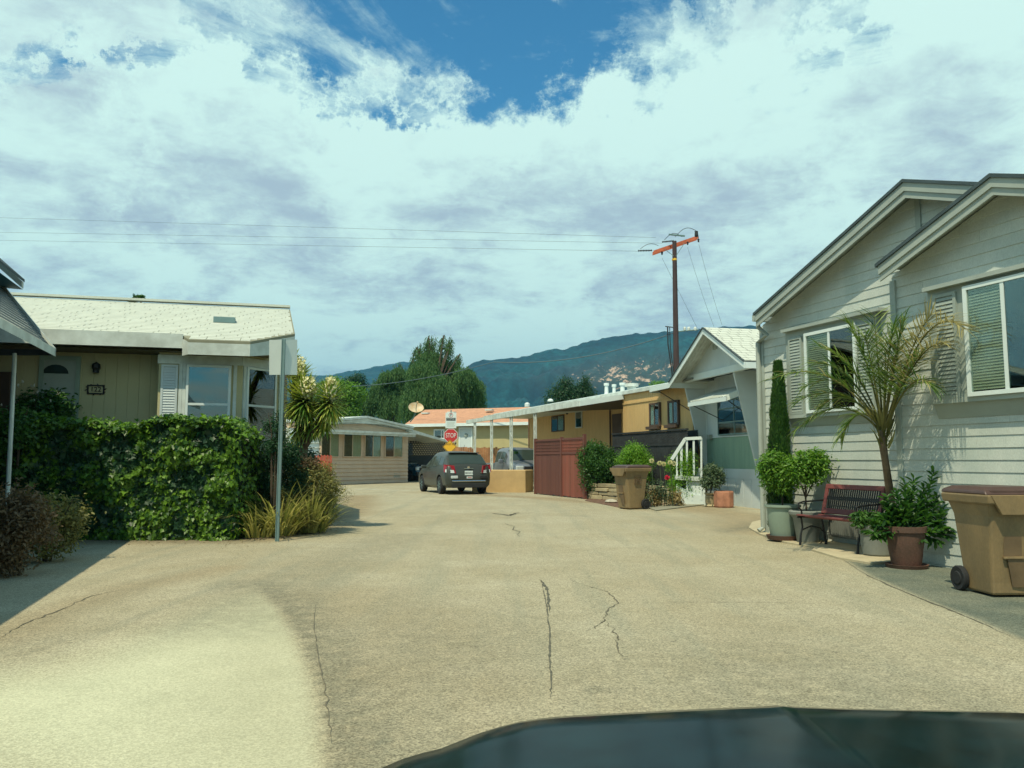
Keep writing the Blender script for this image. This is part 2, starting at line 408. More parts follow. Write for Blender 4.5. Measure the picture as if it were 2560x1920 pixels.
K['rubber'] = mat('rubber', (.018, .02, .022), .8, .2, 5)
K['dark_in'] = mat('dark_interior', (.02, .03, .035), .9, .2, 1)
K['glass'] = glassmat('window_glass')
K['screen'] = glassmat('screened_glass', (.84, .90, .86), .92, .12, .02, .26)
K['roof_gap'] = mat('shingle_joint', (.24, .24, .17), .95, .1, 3)
K['blind'] = mat('blind_slats', (.58, .58, .46), .6, .05, 3)
K['curtain'] = mat('curtain', (.62, .62, .48), .8, .12, 3, stretch=(6, 6, .3))
K['bin'] = mat('tan_bin_plastic', (.25, .175, .085), .55, .12, 3.5, .1, 60, c2=(.17, .125, .065), fine=.08, stretch=(1, 1, .5))
K['bin_lid'] = mat('brown_lid_plastic', (.085, .05, .043), .45, .2, 3)
K['bin_mark'] = mat('bin_emboss', (.16, .11, .06), .6, .2, 5)
K['terracotta'] = mat('terracotta', (.15, .075, .055), .8, .3, 3, .2, 50, c2=(.09, .055, .04), fine=.15)
K['terracotta_sun'] = mat('orange_terracotta', (.46, .21, .13), .8, .25, 5, .2, 50)
K['pot_green'] = mat('pale_green_pot', (.25, .33, .27), .55, .1, 2)
K['pot_grey'] = mat('grey_concrete_pot', (.20, .22, .20), .8, .15, 3, .2, 50)
K['soil'] = mat('potting_soil', (.05, .04, .03), .95, .3, 10, .5, 50)
K['bench_red'] = mat('dull_red_bench_wood', (.20, .060, .055), .6, .25, 4, .2, 60, c2=(.17, .05, .05))
K['stone'] = mat('tan_stone', (.44, .37, .22), .85, .25, 3, .5, 30, island=.18)
K['mulch'] = mat('red_brown_mulch', (.20, .11, .07), .95, .4, 14, .8, 40)
K['pole'] = mat('creosoted_pole', (.065, .042, .042), .85, .25, 3, .3, 40, stretch=(4, 4, .4))
K['crossarm'] = mat('orange_red_crossarm', (.70, .17, .08), .7, .2, 3)
K['bark'] = mat('bark', (.10, .075, .05), .9, .35, 4, .6, 30, stretch=(2, 2, .6))
K['palm_bark'] = mat('palm_trunk', (.24, .18, .12), .85, .3, 5, .5, 30)
K['dish'] = mat('rusty_dish', (.55, .50, .36), .5, .2, 4, c2=(.52, .33, .16))
K['stop_red'] = mat('stop_red', (.50, .035, .035), .4, .06, 3)
K['sign_white'] = mat('sign_white', (.62, .70, .68), .4, .03, 3)
K['sign_black'] = mat('sign_black', (.02, .025, .03), .5, .1, 3)
K['sign_yellow'] = mat('sign_yellow', (.75, .42, .03), .4, .05, 3)
K['car_grey'] = mat('dark_grey_car_paint', (.040, .046, .038), .35, .04, 2, spec=.35, coat=.12)
K['car_glass'] = mat('car_glass', (.03, .045, .038), .10, .1, 2, spec=.35)
K['chrome'] = mat('chrome', (.7, .72, .72), .15, .02, 2, metal=1)
K['plastic_black'] = mat('black_plastic', (.02, .022, .024), .6, .1, 4)
K['tail_red'] = mat('tail_lamp_red', (.27, .02, .03), .2, .1, 6, spec=.7)
K['lamp_clear'] = mat('clear_lamp', (.55, .6, .6), .2, .1, 8, spec=.8)
K['silver'] = mat('silver_car_paint', (.20, .22, .25), .35, .03, 2, metal=.5, coat=.3)
K['hub'] = mat('dull_hubcap', (.10, .12, .12), .4, .1, 4, metal=.5)
K['blue_wall'] = mat('deep_blue_wall', (.004, .10, .17), .6, .08, 2)
K['awn_under'] = mat('corrugated_underside', (.05, .075, .075), .6, .15, 2)
K['hood'] = mat('dark_teal_car_paint', (.004, .017, .021), .14, .3, 14, spec=.035)
K['rock'] = mat('pale_rock', (.50, .46, .36), .9, .25, 6, .5, 20)
# foliage
K['ivy'] = leafmat('ivy_leaf', (.010, .050, .010), (.14, .27, .022), .42, .25, .35)
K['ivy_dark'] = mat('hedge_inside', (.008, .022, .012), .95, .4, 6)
K['leaf_mid'] = leafmat('mid_green_leaf', (.025, .085, .022), (.075, .17, .030))
K['leaf_bright'] = leafmat('bright_green_leaf', (.05, .15, .020), (.16, .30, .035))
K['leaf_dark'] = leafmat('dark_green_leaf', (.012, .050, .022), (.035, .095, .035))
K['leaf_teal'] = leafmat('grey_green_leaf', (.055, .10, .055), (.12, .17, .085))
K['leaf_willow'] = leafmat('willowy_leaf', (.045, .115, .040), (.12, .21, .075), .7, .3, .1)
K['leaf_lime'] = leafmat('lime_needles', (.07, .20, .02), (.20, .38, .03))
K['leaf_olive'] = leafmat('olive_leaf', (.09, .10, .03), (.30, .28, .09))
K['leaf_dry'] = leafmat('dry_straw_leaf', (.22, .17, .07), (.42, .35, .17))
K['leaf_strap'] = leafmat('strap_leaf', (.12, .15, .03), (.50, .46, .16))
K['leaf_red'] = leafmat('red_brown_leaf', (.10, .075, .04), (.20, .14, .07))
K['leaf_yucca'] = leafmat('yucca_leaf', (.06, .15, .02), (.40, .44, .09), .4, .2)
K['petal'] = leafmat('cream_petal', (.60, .58, .34), (.78, .75, .50))
K['petal_white'] = leafmat('white_petal', (.6, .62, .55), (.75, .75, .68))
K['petal_pink'] = leafmat('pink_petal', (.60, .05, .10), (.7, .10, .15))
K['palm_leaf'] = leafmat('palm_leaflet', (.045, .12, .025), (.20, .27, .06), .4, .3)
K['palm_dry'] = leafmat('dry_palm_leaflet', (.22, .20, .08), (.42, .38, .17), .5, .3)
# ================================================================ ground, road, hills
def grid_sheet(name, xs, ys, zf, mat_, attrs=None, kind='structure', label=None):
    X, Y = np.meshgrid(xs, ys, indexing='ij'); Z = zf(X, Y); n, m = X.shape
    V = np.stack([X, Y, Z], -1).reshape(-1, 3)
    i = np.arange(n - 1)[:, None] * m + np.arange(m - 1)[None, :]
    F = np.stack([i, i + m, i + m + 1, i + 1], -1).reshape(-1, 4)
    me = bpy.data.meshes.new(name); me.vertices.add(len(V)); me.vertices.foreach_set('co', V.reshape(-1))
    me.loops.add(F.size); me.loops.foreach_set('vertex_index', F.reshape(-1).astype(np.int32))
    me.polygons.add(len(F)); me.polygons.foreach_set('loop_start', (np.arange(len(F)) * 4).astype(np.int32)); me.polygons.foreach_set('loop_total', np.full(len(F), 4, np.int32))
    me.update(calc_edges=True)
    for k, fn in (attrs or {}).items():
        a = me.attributes.new(k, 'FLOAT', 'POINT'); a.data.foreach_set('value', fn(V[:, 0], V[:, 1]).astype(np.float32))
    o = link_mesh(name, me, mat_, None); setp(o, label, None, None, kind)
    return o
def inside(px, x, y):
    c = np.zeros(x.shape, bool); n = len(px)
    for i in range(n):
        (x0, y0), (x1, y1) = px[i], px[(i + 1) % n]
        if y0 == y1: continue
        c ^= ((y0 > y) != (y1 > y)) & (x < (x1 - x0) * (y - y0) / (y1 - y0) + x0)
    return c
def dist(px, x, y, closed=False):
    d = np.full(x.shape, 1e9); n = len(px)
    for i in range(n if closed else n - 1):
        (x0, y0), (x1, y1) = px[i], px[(i + 1) % n]; dx, dy = x1 - x0, y1 - y0
        t = np.clip(((x - x0) * dx + (y - y0) * dy) / (dx * dx + dy * dy + 1e-9), 0, 1)
        d = np.minimum(d, np.hypot(x - x0 - t * dx, y - y0 - t * dy))
    return d
def sstep(a, b, x): t = np.clip((x - a) / (b - a), 0, 1); return t * t * (3 - 2 * t)
def gp(pts): return [tuple(G(a, b)[:2]) for a, b in pts]
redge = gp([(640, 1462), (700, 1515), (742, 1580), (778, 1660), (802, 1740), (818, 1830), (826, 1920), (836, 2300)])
reflp = redge + gp([(0, 2300), (-700, 1900), (-500, 1690), (60, 1640), (330, 1560), (520, 1490)])  # outline of the windshield's dashboard reflection, painted onto the road
oldp = gp([(2096, 1392), (2170, 1440), (2290, 1492), (2430, 1548), (2560, 1606), (2900, 1700), (3300, 1500), (2700, 1330), (2300, 1372)])
stains = [gp([(1975, 1290), (1860, 1300), (1740, 1325), (1800, 1340), (2000, 1320)]), gp([(760, 1250), (860, 1255), (905, 1290), (840, 1320), (740, 1320)])]
def a_reflection(x, y):
    d1 = dist(redge, x, y); d2 = dist(reflp[len(redge) - 1:] + [reflp[0]], x, y)
    return inside(reflp, x, y) * sstep(-.02, .11, d1) * sstep(-.1, 1.1, d2)
def a_old(x, y): return np.where(inside(oldp, x, y), sstep(-.02, .10, dist(oldp, x, y, True)), 0)
def a_stain_refl_rim(x, y):
    v = np.zeros(x.shape)
    for s in stains: v = np.maximum(v, .75 * np.where(inside(s, x, y), sstep(0, .8, dist(s, x, y, True)), 0))
    h = gp([(240, 1352), (600, 1350), (730, 1300)]); v = np.maximum(v, .55 * (1 - sstep(.1, .8, dist(h, x, y))))
    for a, b, r, k in ((970, 1855, .05, .9), (945, 1868, .04, .9), (1500, 1725, .09, .5), (1560, 1728, .07, .4), (1130, 1838, .03, .5), (1180, 1690, .03, .5), (1850, 1735, .1, .35), (2240, 1722, .05, .5), (1700, 1660, .08, .3), (1440, 1290, .3, .3)):
        g = G(a, b); v = np.maximum(v, k * (1 - sstep(r * .5, r * 1.6, np.hypot((x - g.x), (y - g.y)))))
    t = gp([(560, 1560), (760, 1440), (1000, 1340)]); v = np.maximum(v, .28 * (1 - sstep(.2, .9, dist(t, x, y))))
    v = np.maximum(v, .42 * sstep(9, 4.2, y) * (1 - inside(reflp, x, y)) * np.clip(.65 + .5 * np.sin(x * 1.7 + y * .35) * np.cos(y * .9 - x * .6), 0, 1))
    v = np.maximum(v, .60 * (1 - sstep(.0, .75, dist(redge, x, y))) * (1 - inside(reflp, x, y)))  # road darkened along the painted reflection's edge for contrast
    return v
def a_dirt(x, y):
    h = gp([(-300, 1352), (300, 1350), (620, 1348), (760, 1320), (880, 1270), (900, 1240)]); v = .85 * (1 - sstep(.05, 1.1, dist(h, x, y)))
    h = gp([(1700, 1262), (1850, 1290), (1900, 1330)]); v = np.maximum(v, .6 * (1 - sstep(.2, 1.2, dist(h, x, y))))
    h = gp([(1220, 1238), (1340, 1244), (1470, 1256)]); v = np.maximum(v, .7 * (1 - sstep(.1, .9, dist(h, x, y))))
    h = gp([(0, 1596), (140, 1530), (330, 1470), (560, 1420)]); v = np.maximum(v, .45 * (1 - sstep(.02, .5, dist(h, x, y))))
    h = gp([(840, 1500), (960, 1920), (1000, 2400)]); v = np.maximum(v, .25 * (1 - sstep(.3, 1.6, dist(h, x, y)))); return v
def asphalt():
    m = bpy.data.materials.new('worn_asphalt'); m.use_nodes = True; nt = m.node_tree; N = nt.nodes; L = nt.links; p = N['Principled BSDF']
    p.inputs['Roughness'].default_value = .9; p.inputs['Specular IOR Level'].default_value = .2
    tc = N.new('ShaderNodeTexCoord'); O = tc.outputs['Object']
    def nz(scale, det=4, ro=.6, lo=.35, hi=.65, st=(1, 1, 1)):
        mp = N.new('ShaderNodeMapping'); L.new(O, mp.inputs[0]); mp.inputs['Scale'].default_value = st
        n = N.new('ShaderNodeTexNoise'); L.new(mp.outputs[0], n.inputs['Vector']); n.inputs['Scale'].default_value = scale; n.inputs['Detail'].default_value = det; n.inputs['Roughness'].default_value = ro
        r = N.new('ShaderNodeMapRange'); L.new(n.outputs['Fac'], r.inputs[0]); r.inputs[1].default_value = lo; r.inputs[2].default_value = hi; return r.outputs[0]
    def mix(f, a, b):
        x = N.new('ShaderNodeMix'); x.data_type = 'RGBA'
        if isinstance(f, float): x.inputs[0].default_value = f
        else: L.new(f, x.inputs[0])
        for i, v in ((6, a), (7, b)):
            if isinstance(v, tuple): x.inputs[i].default_value = (*v, 1)
            else: L.new(v, x.inputs[i])
        return x.outputs[2]
    def mul(a, b):
        x = N.new('ShaderNodeMath'); x.operation = 'MULTIPLY'
        for i, v in enumerate((a, b)):
            if isinstance(v, float): x.inputs[i].default_value = v
            else: L.new(v, x.inputs[i])
        return x.outputs[0]
    def attr(n):
        a = N.new('ShaderNodeAttribute'); a.attribute_name = n; return a.outputs['Fac']
    base = mix(nz(.45, 6, .65, .38, .62), (.32, .28, .185), (.37, .335, .235))
    base = mix(mul(nz(2.3, 6, .75, .42, .75), .50), base, (.25, .225, .14))
    base = mix(mul(nz(.9, 4, .6, .48, .7, (3, .22, 1)), .6), base, (.25, .245, .175))
    base = mix(mul(nz(9, 3, .8, .64, .70), .8), base, (.14, .13, .095))
    base = mix(mul(nz(22, 3, .6, .70, .74), .7), base, (.12, .12, .09))
    base = mix(mul(nz(60, 2, .5, .64, .68), .55), base, (.10, .105, .08))
    base = mix(attr('pale'), base, mix(nz(1.2, 6, .7), (.43, .43, .295), (.50, .495, .345)))  # the reflection is put into the asphalt colour as a pale area
    base = mix(mul(attr('old'), .97), base, mix(nz(1.6, 5), (.085, .105, .085), (.15, .16, .12)))
    base = mix(attr('dirt'), base, mix(nz(3, 6, .7), (.20, .15, .085), (.29, .225, .13)))
    st = attr('stain_refl_rim'); sm = N.new('ShaderNodeMath'); sm.operation = 'MULTIPLY'; L.new(st, sm.inputs[0]); L.new(nz(7, 5, .7, .3, .55), sm.inputs[1])
    base = mix(sm.outputs[0], base, (.12, .12, .085))
    # aggregate: light and dark stones
    v = N.new('ShaderNodeTexVoronoi'); L.new(O, v.inputs['Vector']); v.inputs['Scale'].default_value = 110
    hs = N.new('ShaderNodeHueSaturation'); L.new(base, hs.inputs['Color'])
    sx = N.new('ShaderNodeSeparateColor'); L.new(v.outputs['Color'], sx.inputs[0])
    mr = N.new('ShaderNodeMapRange'); L.new(sx.outputs[0], mr.inputs[0]); mr.inputs[3].default_value = .62; mr.inputs[4].default_value = 1.38
    inv = N.new('ShaderNodeMath'); inv.operation = 'MULTIPLY'; L.new(nz(38, 4, .75, .25, .75), inv.inputs[0]); inv.inputs[1].default_value = .35
    ad = N.new('ShaderNodeMath'); ad.operation = 'ADD'; L.new(mr.outputs[0], ad.inputs[0]); L.new(inv.outputs[0], ad.inputs[1])
    sb = N.new('ShaderNodeMath'); sb.operation = 'SUBTRACT'; L.new(ad.outputs[0], sb.inputs[0]); sb.inputs[1].default_value = .175
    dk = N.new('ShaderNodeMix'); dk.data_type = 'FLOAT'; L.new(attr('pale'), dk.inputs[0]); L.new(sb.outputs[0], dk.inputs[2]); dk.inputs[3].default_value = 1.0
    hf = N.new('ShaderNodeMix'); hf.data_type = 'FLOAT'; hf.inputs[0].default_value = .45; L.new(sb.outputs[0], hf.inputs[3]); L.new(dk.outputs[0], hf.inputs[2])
    L.new(hf.outputs[0], hs.inputs['Value']); L.new(hs.outputs[0], p.inputs['Base Color'])
    b = N.new('ShaderNodeBump'); b.inputs['Strength'].default_value = .25; b.inputs['Distance'].default_value = .004
    L.new(v.outputs['Distance'], b.inputs['Height']); L.new(b.outputs[0], p.inputs['Normal'])
    return m
def axis(lo, hi, step, far, grow=1.35):
    a = list(np.arange(lo, hi, step)); s = step; x = a[-1]
    while x < far: s *= grow; x += s; a.append(x)
    s = step; x = lo; pre = []
    return a
xs = np.concatenate([[-26, -20, -15, -12], np.arange(-10, 10.01, .06), [12, 15, 20, 26]])
ys = np.concatenate([[-14, -8, -4, -1], np.arange(.8, 14, .06), np.arange(14, 30, .2), np.arange(30, 62, 1.0)])
grid_sheet('road', xs, ys, lambda x, y: 0 * x, asphalt(), {'pale': a_reflection, 'old': a_old, 'stain_refl_rim': a_stain_refl_rim, 'dirt': a_dirt}, label='worn pale asphalt street')
K['earth'] = mat('dry_earth', (.20, .18, .11), .95, .25, .02, c2=(.10, .12, .07))
grid_sheet('ground', np.array([-6000, -600, -60, 60, 600, 6000.]), np.array([-200, 60, 400, 900, 7000.]), lambda x, y: 0 * x - .02, K['earth'])

# cracks and patches lying on the road
K['crack'] = mat('crack_tar', (.13, .125, .09), .9, .3, 20)
K['crack_fine'] = mat('fine_crack', (.16, .145, .10), .9, .3, 20)
def crack(pts, w, mt, jit=.02, n=11, z=.004, name='road_crack', label='crack in the asphalt'):
    P = [G(a, b) for a, b in pts]; Q = []
    for a, b in zip(P[:-1], P[1:]):
        sd = random.uniform(0, 99)
        for i in range(n): f_ = math.sin(math.pi * i / n); Q.append(a.lerp(b, i / n) + Vector((noise.noise(Vector((i * .45, sd, 0))) * jit * 4 * f_, noise.noise(Vector((i * .45, sd, 5))) * jit * 2 * f_, 0)))
    Q.append(P[-1]); m = MB(); V = []
    for i, q in enumerate(Q):
        t = (Q[min(i + 1, len(Q) - 1)] - Q[max(i - 1, 0)]).normalized(); s = Vector((-t.y, t.x, 0))
        e = min(1, 3 * i / len(Q) + .15, 3 * (len(Q) - 1 - i) / len(Q) + .15); ww = w * random.uniform(.25, 1.2) * e * .7
        V += [q + s * ww / 2, q - s * ww / 2]
    V = [Vector((v.x, v.y, z)) for v in V]
    m.add(V, [(2 * i, 2 * i + 1, 2 * i + 3, 2 * i + 2) for i in range(len(Q) - 1)])
    o = m.build(name, mt, None, loc=(P[0].x, P[0].y, 0)); setp(o, label, None, None, 'structure'); return o
crack([(1352, 1448), (1359, 1480), (1368, 1520), (1374, 1570), (1374, 1640), (1378, 1705), (1376, 1745)], .024, K['crack'], .004)
crack([(1348, 1449), (1358, 1458), (1368, 1476), (1372, 1500), (1374, 1530)], .05, K['crack'], .006)
crack([(1400, 1440), (1470, 1466), (1520, 1480), (1548, 1508), (1515, 1530), (1512, 1552), (1490, 1566), (1466, 1578)], .018, K['crack_fine'], .012)
crack([(1515, 1552), (1545, 1592), (1542, 1616), (1560, 1650)], .016, K['crack_fine'], .012)
crack([(1548, 1508), (1700, 1506), (1880, 1506), (2060, 1510)], .012, K['crack_fine'], .015)
crack([(1240, 1283), (1262, 1288), (1290, 1286), (1318, 1281)], .16, K['crack_fine'], .12, 4)
crack([(1235, 1285), (1275, 1290), (1300, 1280)], .10, K['crack_fine'], .1, 4)
crack([(1262, 1308), (1282, 1325), (1300, 1342)], .05, K['crack_fine'], .05, 4)
crack([(1450, 1265), (1480, 1264)], .12, K['crack_fine'], .05, 4)
crack([(790, 1500), (786, 1560), (796, 1640), (812, 1710), (822, 1790), (828, 1860)], .015, K['crack_fine'], .006)
crack([(2096, 1392), (2170, 1440), (2290, 1492), (2430, 1548), (2560, 1606)], .03, K['crack'], .006)
crack([(0, 1596), (60, 1560), (140, 1530), (230, 1490), (330, 1470)], .022, K['crack_fine'], .015)
crack([(880, 1205), (960, 1203), (1020, 1206)], .1, K['white'], .02, name='road_marking', label='faded white line across the road')
crack([(850, 1225), (940, 1224), (1050, 1227)], .12, K['white'], .03, name='road_marking', label='worn white line near the parked car')
K['slab'] = mat('pale_concrete_slab', (.47, .41, .27), .9, .15, 3, .2, 60)
def pad(pts, mt, t, name, label):
    P = [G(a, b) for a, b in pts]; c = sum(P, Vector()) / len(P); V = [Vector((p.x, p.y, t)) for p in P] + [Vector((p.x, p.y, -.05)) for p in P]; n = len(P)
    o = MB().add(V, [tuple(range(n)), tuple(range(2 * n - 1, n - 1, -1))] + [(i, i + n, (i + 1) % n + n, (i + 1) % n) for i in range(n)]).build(name, mt, None, loc=(c.x, c.y, 0), bevel=.006)
    setp(o, label, None, None, 'structure')
pad([(1872, 1322), (1900, 1338), (1960, 1358), (2040, 1372), (2060, 1352), (2000, 1320), (1915, 1300), (1880, 1308)], K['slab'], .03, 'paving_slab', 'pale broken slab under the first pots')
pad([(2030, 1378), (2095, 1398), (2180, 1412), (2262, 1408), (2330, 1380), (2240, 1340), (2100, 1330)], K['slab'], .03, 'paving_slab', 'pale slab under the red bench')
K['walk'] = mat('grey_walk', (.25, .245, .18), .9, .1, 2, .2, 60)
pad([(1620, 1271), (1648, 1268), (1770, 1250), (1800, 1252), (1770, 1262), (1640, 1278)], K['walk'], .03, 'garden_path', 'grey concrete path in front of the porch steps')
pad([(1462, 1252), (1560, 1272), (1625, 1266), (1760, 1248), (1700, 1238), (1480, 1242)], K['mulch'], .015, 'flower_bed', 'reddish mulch bed behind the bin')

def hill(name, sky, Y0, Y1, mt, seed, amp, label, xlo, xhi):
    """ridge whose crest follows the surveyed skyline; the slope falls towards us"""
    sx = np.array([a for a, b in sky], float); sz = np.array([b for a, b in sky], float)
    nu, nv = 300, 70
    px = np.linspace(xlo, xhi, nu); v = np.linspace(0, 1, nv)
    top = np.interp(px, sx, sz); V = np.zeros((nu, nv, 3))
    for i in range(nu):
        e = at(px[i], top[i], Y1); hmax = e.z
        for j in range(nv):
            Y = Y0 + (Y1 - Y0) * v[j]; X = (px[i] - 1280) / FPX * Y
            h = hmax * (v[j] ** 1.35)
            q = Vector((X * .0065 + seed, Y * .0045, 0)); f = noise.fractal(q, 1.0, 2.1, 6); g = abs(noise.fractal(q * .9 + Vector((5, 5, 0)), .9, 2, 5))
            w = math.sin(math.pi * min(v[j] * 1.0, 1)) ** .8
            V[i, j] = (X, Y, max(h + (f * .7 - g * 1.4) * amp * w + noise.fractal(q * 9, 1, 2, 3) * amp * .05, -.5 + 2 * v[j]))
    i = np.arange(nu - 1)[:, None] * nv + np.arange(nv - 1)[None, :]
    F = np.stack([i, i + nv, i + nv + 1, i + 1], -1).reshape(-1, 4)
    # back slope so that the ridge is solid
    m = MB(); m.v = [tuple(p) for p in V.reshape(-1, 3)]; m.f = [tuple(f) for f in F.tolist()]
    k = len(m.v)
    for a in range(nu):
        x, y, z = V[a, -1]; m.v.append((x * 1.15, y * 1.15, -2))
    for a in range(nu - 1): m.f.append((a * nv + nv - 1, (a + 1) * nv + nv - 1, k + a + 1, k + a))
    o = m.build(name, mt, None); setp(o, label, None, None, 'structure')
    o.data.polygons.foreach_set('use_smooth', [True] * len(o.data.polygons)); return o
def hillmat(name, c1, c2, rocks):
    m = mat(name, c1, .95, .3, .009, 1.0, .05, c2=c2); nt = m.node_tree; N = nt.nodes; L = nt.links; p = N['Principled BSDF']
    src = p.inputs['Base Color'].links[0].from_socket
    tc = N.new('ShaderNodeTexCoord')
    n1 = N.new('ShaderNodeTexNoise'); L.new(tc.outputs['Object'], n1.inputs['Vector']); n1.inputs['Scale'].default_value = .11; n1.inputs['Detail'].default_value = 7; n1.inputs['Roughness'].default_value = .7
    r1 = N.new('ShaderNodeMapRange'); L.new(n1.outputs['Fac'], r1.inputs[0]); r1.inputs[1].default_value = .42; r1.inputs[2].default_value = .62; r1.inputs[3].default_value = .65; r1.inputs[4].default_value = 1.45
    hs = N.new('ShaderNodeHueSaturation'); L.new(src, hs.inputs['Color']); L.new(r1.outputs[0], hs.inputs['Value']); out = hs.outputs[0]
    if rocks:
        mp = N.new('ShaderNodeMapping'); L.new(tc.outputs['Object'], mp.inputs[0]); mp.inputs['Scale'].default_value = (1, .5, 1.6)
        n2 = N.new('ShaderNodeTexNoise'); L.new(mp.outputs[0], n2.inputs['Vector']); n2.inputs['Scale'].default_value = .075; n2.inputs['Detail'].default_value = 10; n2.inputs['Roughness'].default_value = .72
        a = N.new('ShaderNodeAttribute'); a.attribute_name = 'rock'
        s = N.new('ShaderNodeMath'); s.operation = 'MULTIPLY_ADD'; L.new(a.outputs['Fac'], s.inputs[0]); s.inputs[1].default_value = .22; L.new(n2.outputs['Fac'], s.inputs[2])
        r2 = N.new('ShaderNodeMapRange'); L.new(s.outputs[0], r2.inputs[0]); r2.inputs[1].default_value = .725; r2.inputs[2].default_value = .79
        mx = N.new('ShaderNodeMix'); mx.data_type = 'RGBA'; L.new(r2.outputs[0], mx.inputs[0]); out_ = out; mx.inputs[7].default_value = (.46, .33, .24, 1); out = mx.outputs[2]
    if rocks:
        m2 = N.new('ShaderNodeMix'); m2.data_type = 'RGBA'; a2 = N.new('ShaderNodeAttribute'); a2.attribute_name = 'rock'; f2 = N.new('ShaderNodeMath'); f2.operation = 'MULTIPLY'; L.new(a2.outputs['Fac'], f2.inputs[0]); f2.inputs[1].default_value = .55
        L.new(f2.outputs[0], m2.inputs[0]); L.new(out_, m2.inputs[6]); m2.inputs[7].default_value = (.065, .075, .055, 1); L.new(m2.outputs[2], mx.inputs[6])
    L.new(out, p.inputs['Base Color']); return m
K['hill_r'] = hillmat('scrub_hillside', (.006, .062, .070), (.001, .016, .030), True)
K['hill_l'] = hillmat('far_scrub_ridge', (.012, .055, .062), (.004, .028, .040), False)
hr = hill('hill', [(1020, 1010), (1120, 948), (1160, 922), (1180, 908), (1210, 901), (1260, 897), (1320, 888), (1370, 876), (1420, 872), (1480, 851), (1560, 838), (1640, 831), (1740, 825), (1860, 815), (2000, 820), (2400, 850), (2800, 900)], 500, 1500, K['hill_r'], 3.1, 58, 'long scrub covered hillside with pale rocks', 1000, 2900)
a = hr.data.attributes.new('rock', 'FLOAT', 'POINT'); vv = np.zeros(len(hr.data.vertices) * 3); hr.data.vertices.foreach_get('co', vv); vv = vv.reshape(-1, 3)
ppx = vv[:, 0] / vv[:, 1] * FPX + 1280; ppy = 1150 - (vv[:, 2] - CAM_H) / vv[:, 1] * FPX
rk = np.exp(-((ppx - 1560) / 190.) ** 2 - ((ppy - 950 + (ppx - 1400) * .06) / 38.) ** 2) + .35 * np.exp(-((ppx - 1620) / 150.) ** 2 - ((ppy - 890) / 35.) ** 2)
a.data.foreach_set('value', np.clip(rk, 0, 1).astype(np.float32))
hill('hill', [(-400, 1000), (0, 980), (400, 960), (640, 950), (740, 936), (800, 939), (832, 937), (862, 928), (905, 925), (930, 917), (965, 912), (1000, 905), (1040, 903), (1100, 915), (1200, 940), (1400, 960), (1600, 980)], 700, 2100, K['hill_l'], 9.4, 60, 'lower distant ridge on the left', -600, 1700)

# ================================================================ window helper
def window(pl, parent, u0, z0, u1, z1, off, fr=.055, split=(.5,), blind=(0,), horiz=None, name='window', label=None, frame='white', depth=.05, glass='glass', back='dark_in', bar=None, scr=()):
    outer = [(u0, z0), (u1, z0), (u1, z1), (u0, z1)]; inner = [(u0 + fr, z0 + fr), (u1 - fr, z0 + fr), (u1 - fr, z1 - fr), (u0 + fr, z1 - fr)]
    w = MB().ring(pl, outer, inner, off - .03, off + depth)
    uu = [u0 + fr] + [u0 + (u1 - u0) * s for s in split] + [u1 - fr]
    for s in uu[1:-1]: w.rect(pl, s - fr * .45, z0 + fr, s + fr * .45, z1 - fr, off - .02, off + depth - .006)
    for h in (horiz or []): w.rect(pl, u0 + fr, z0 + (z1 - z0) * h - .02, u1 - fr, z0 + (z1 - z0) * h + .02, off - .02, off + depth - .01)
    o = w.build(name, K[frame], parent)
    if label: o['label'] = label
    for i in range(len(uu) - 1):
        a, b = (u0 + fr * .5 if i == 0 else uu[i]), (u1 - fr * .5 if i == len(uu) - 2 else uu[i + 1])
        MB().rect(pl, a, z0 + fr * .5, b, z1 - fr * .5, off + .030, off + .036).build('pane', K['screen' if (i in blind or i in scr) else glass], o)
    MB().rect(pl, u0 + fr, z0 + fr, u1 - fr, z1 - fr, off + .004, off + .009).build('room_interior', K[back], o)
    for bi in blind:
        a, b = uu[bi], uu[bi + 1]; bm = MB(); z = z0 + fr + .02
        while z < z1 - fr:
            bm.add([pl.W(a + .01, z, off + .024), pl.W(b - .01, z, off + .024), pl.W(b - .01, z + .029, off + .014), pl.W(a + .01, z + .029, off + .014)], [(0, 1, 2, 3)]); z += .034
        bm.build('blind', K['blind'], o)
    return o
def shutter(pl, parent, u0, z0, u1, z1, off, mt='trim'):
    m = MB().ring(pl, [(u0, z0), (u1, z0), (u1, z1), (u0, z1)], [(u0 + .04, z0 + .04), (u1 - .04, z0 + .04), (u1 - .04, z1 - .04), (u0 + .04, z1 - .04)], off, off + .03)
    z = z0 + .045
    while z < z1 - .06:
        m.add([pl.W(u0 + .03, z, off + .026), pl.W(u1 - .03, z, off + .026), pl.W(u1 - .03, z + .043, off + .014), pl.W(u0 + .03, z + .043, off + .014)], [(0, 1, 2, 3)]); z += .05
    m.rect(pl, u0 + .03, z0 + .03, u1 - .03, z1 - .03, off - .01, off + .002)
    return m.build('shutter', K[mt], parent)

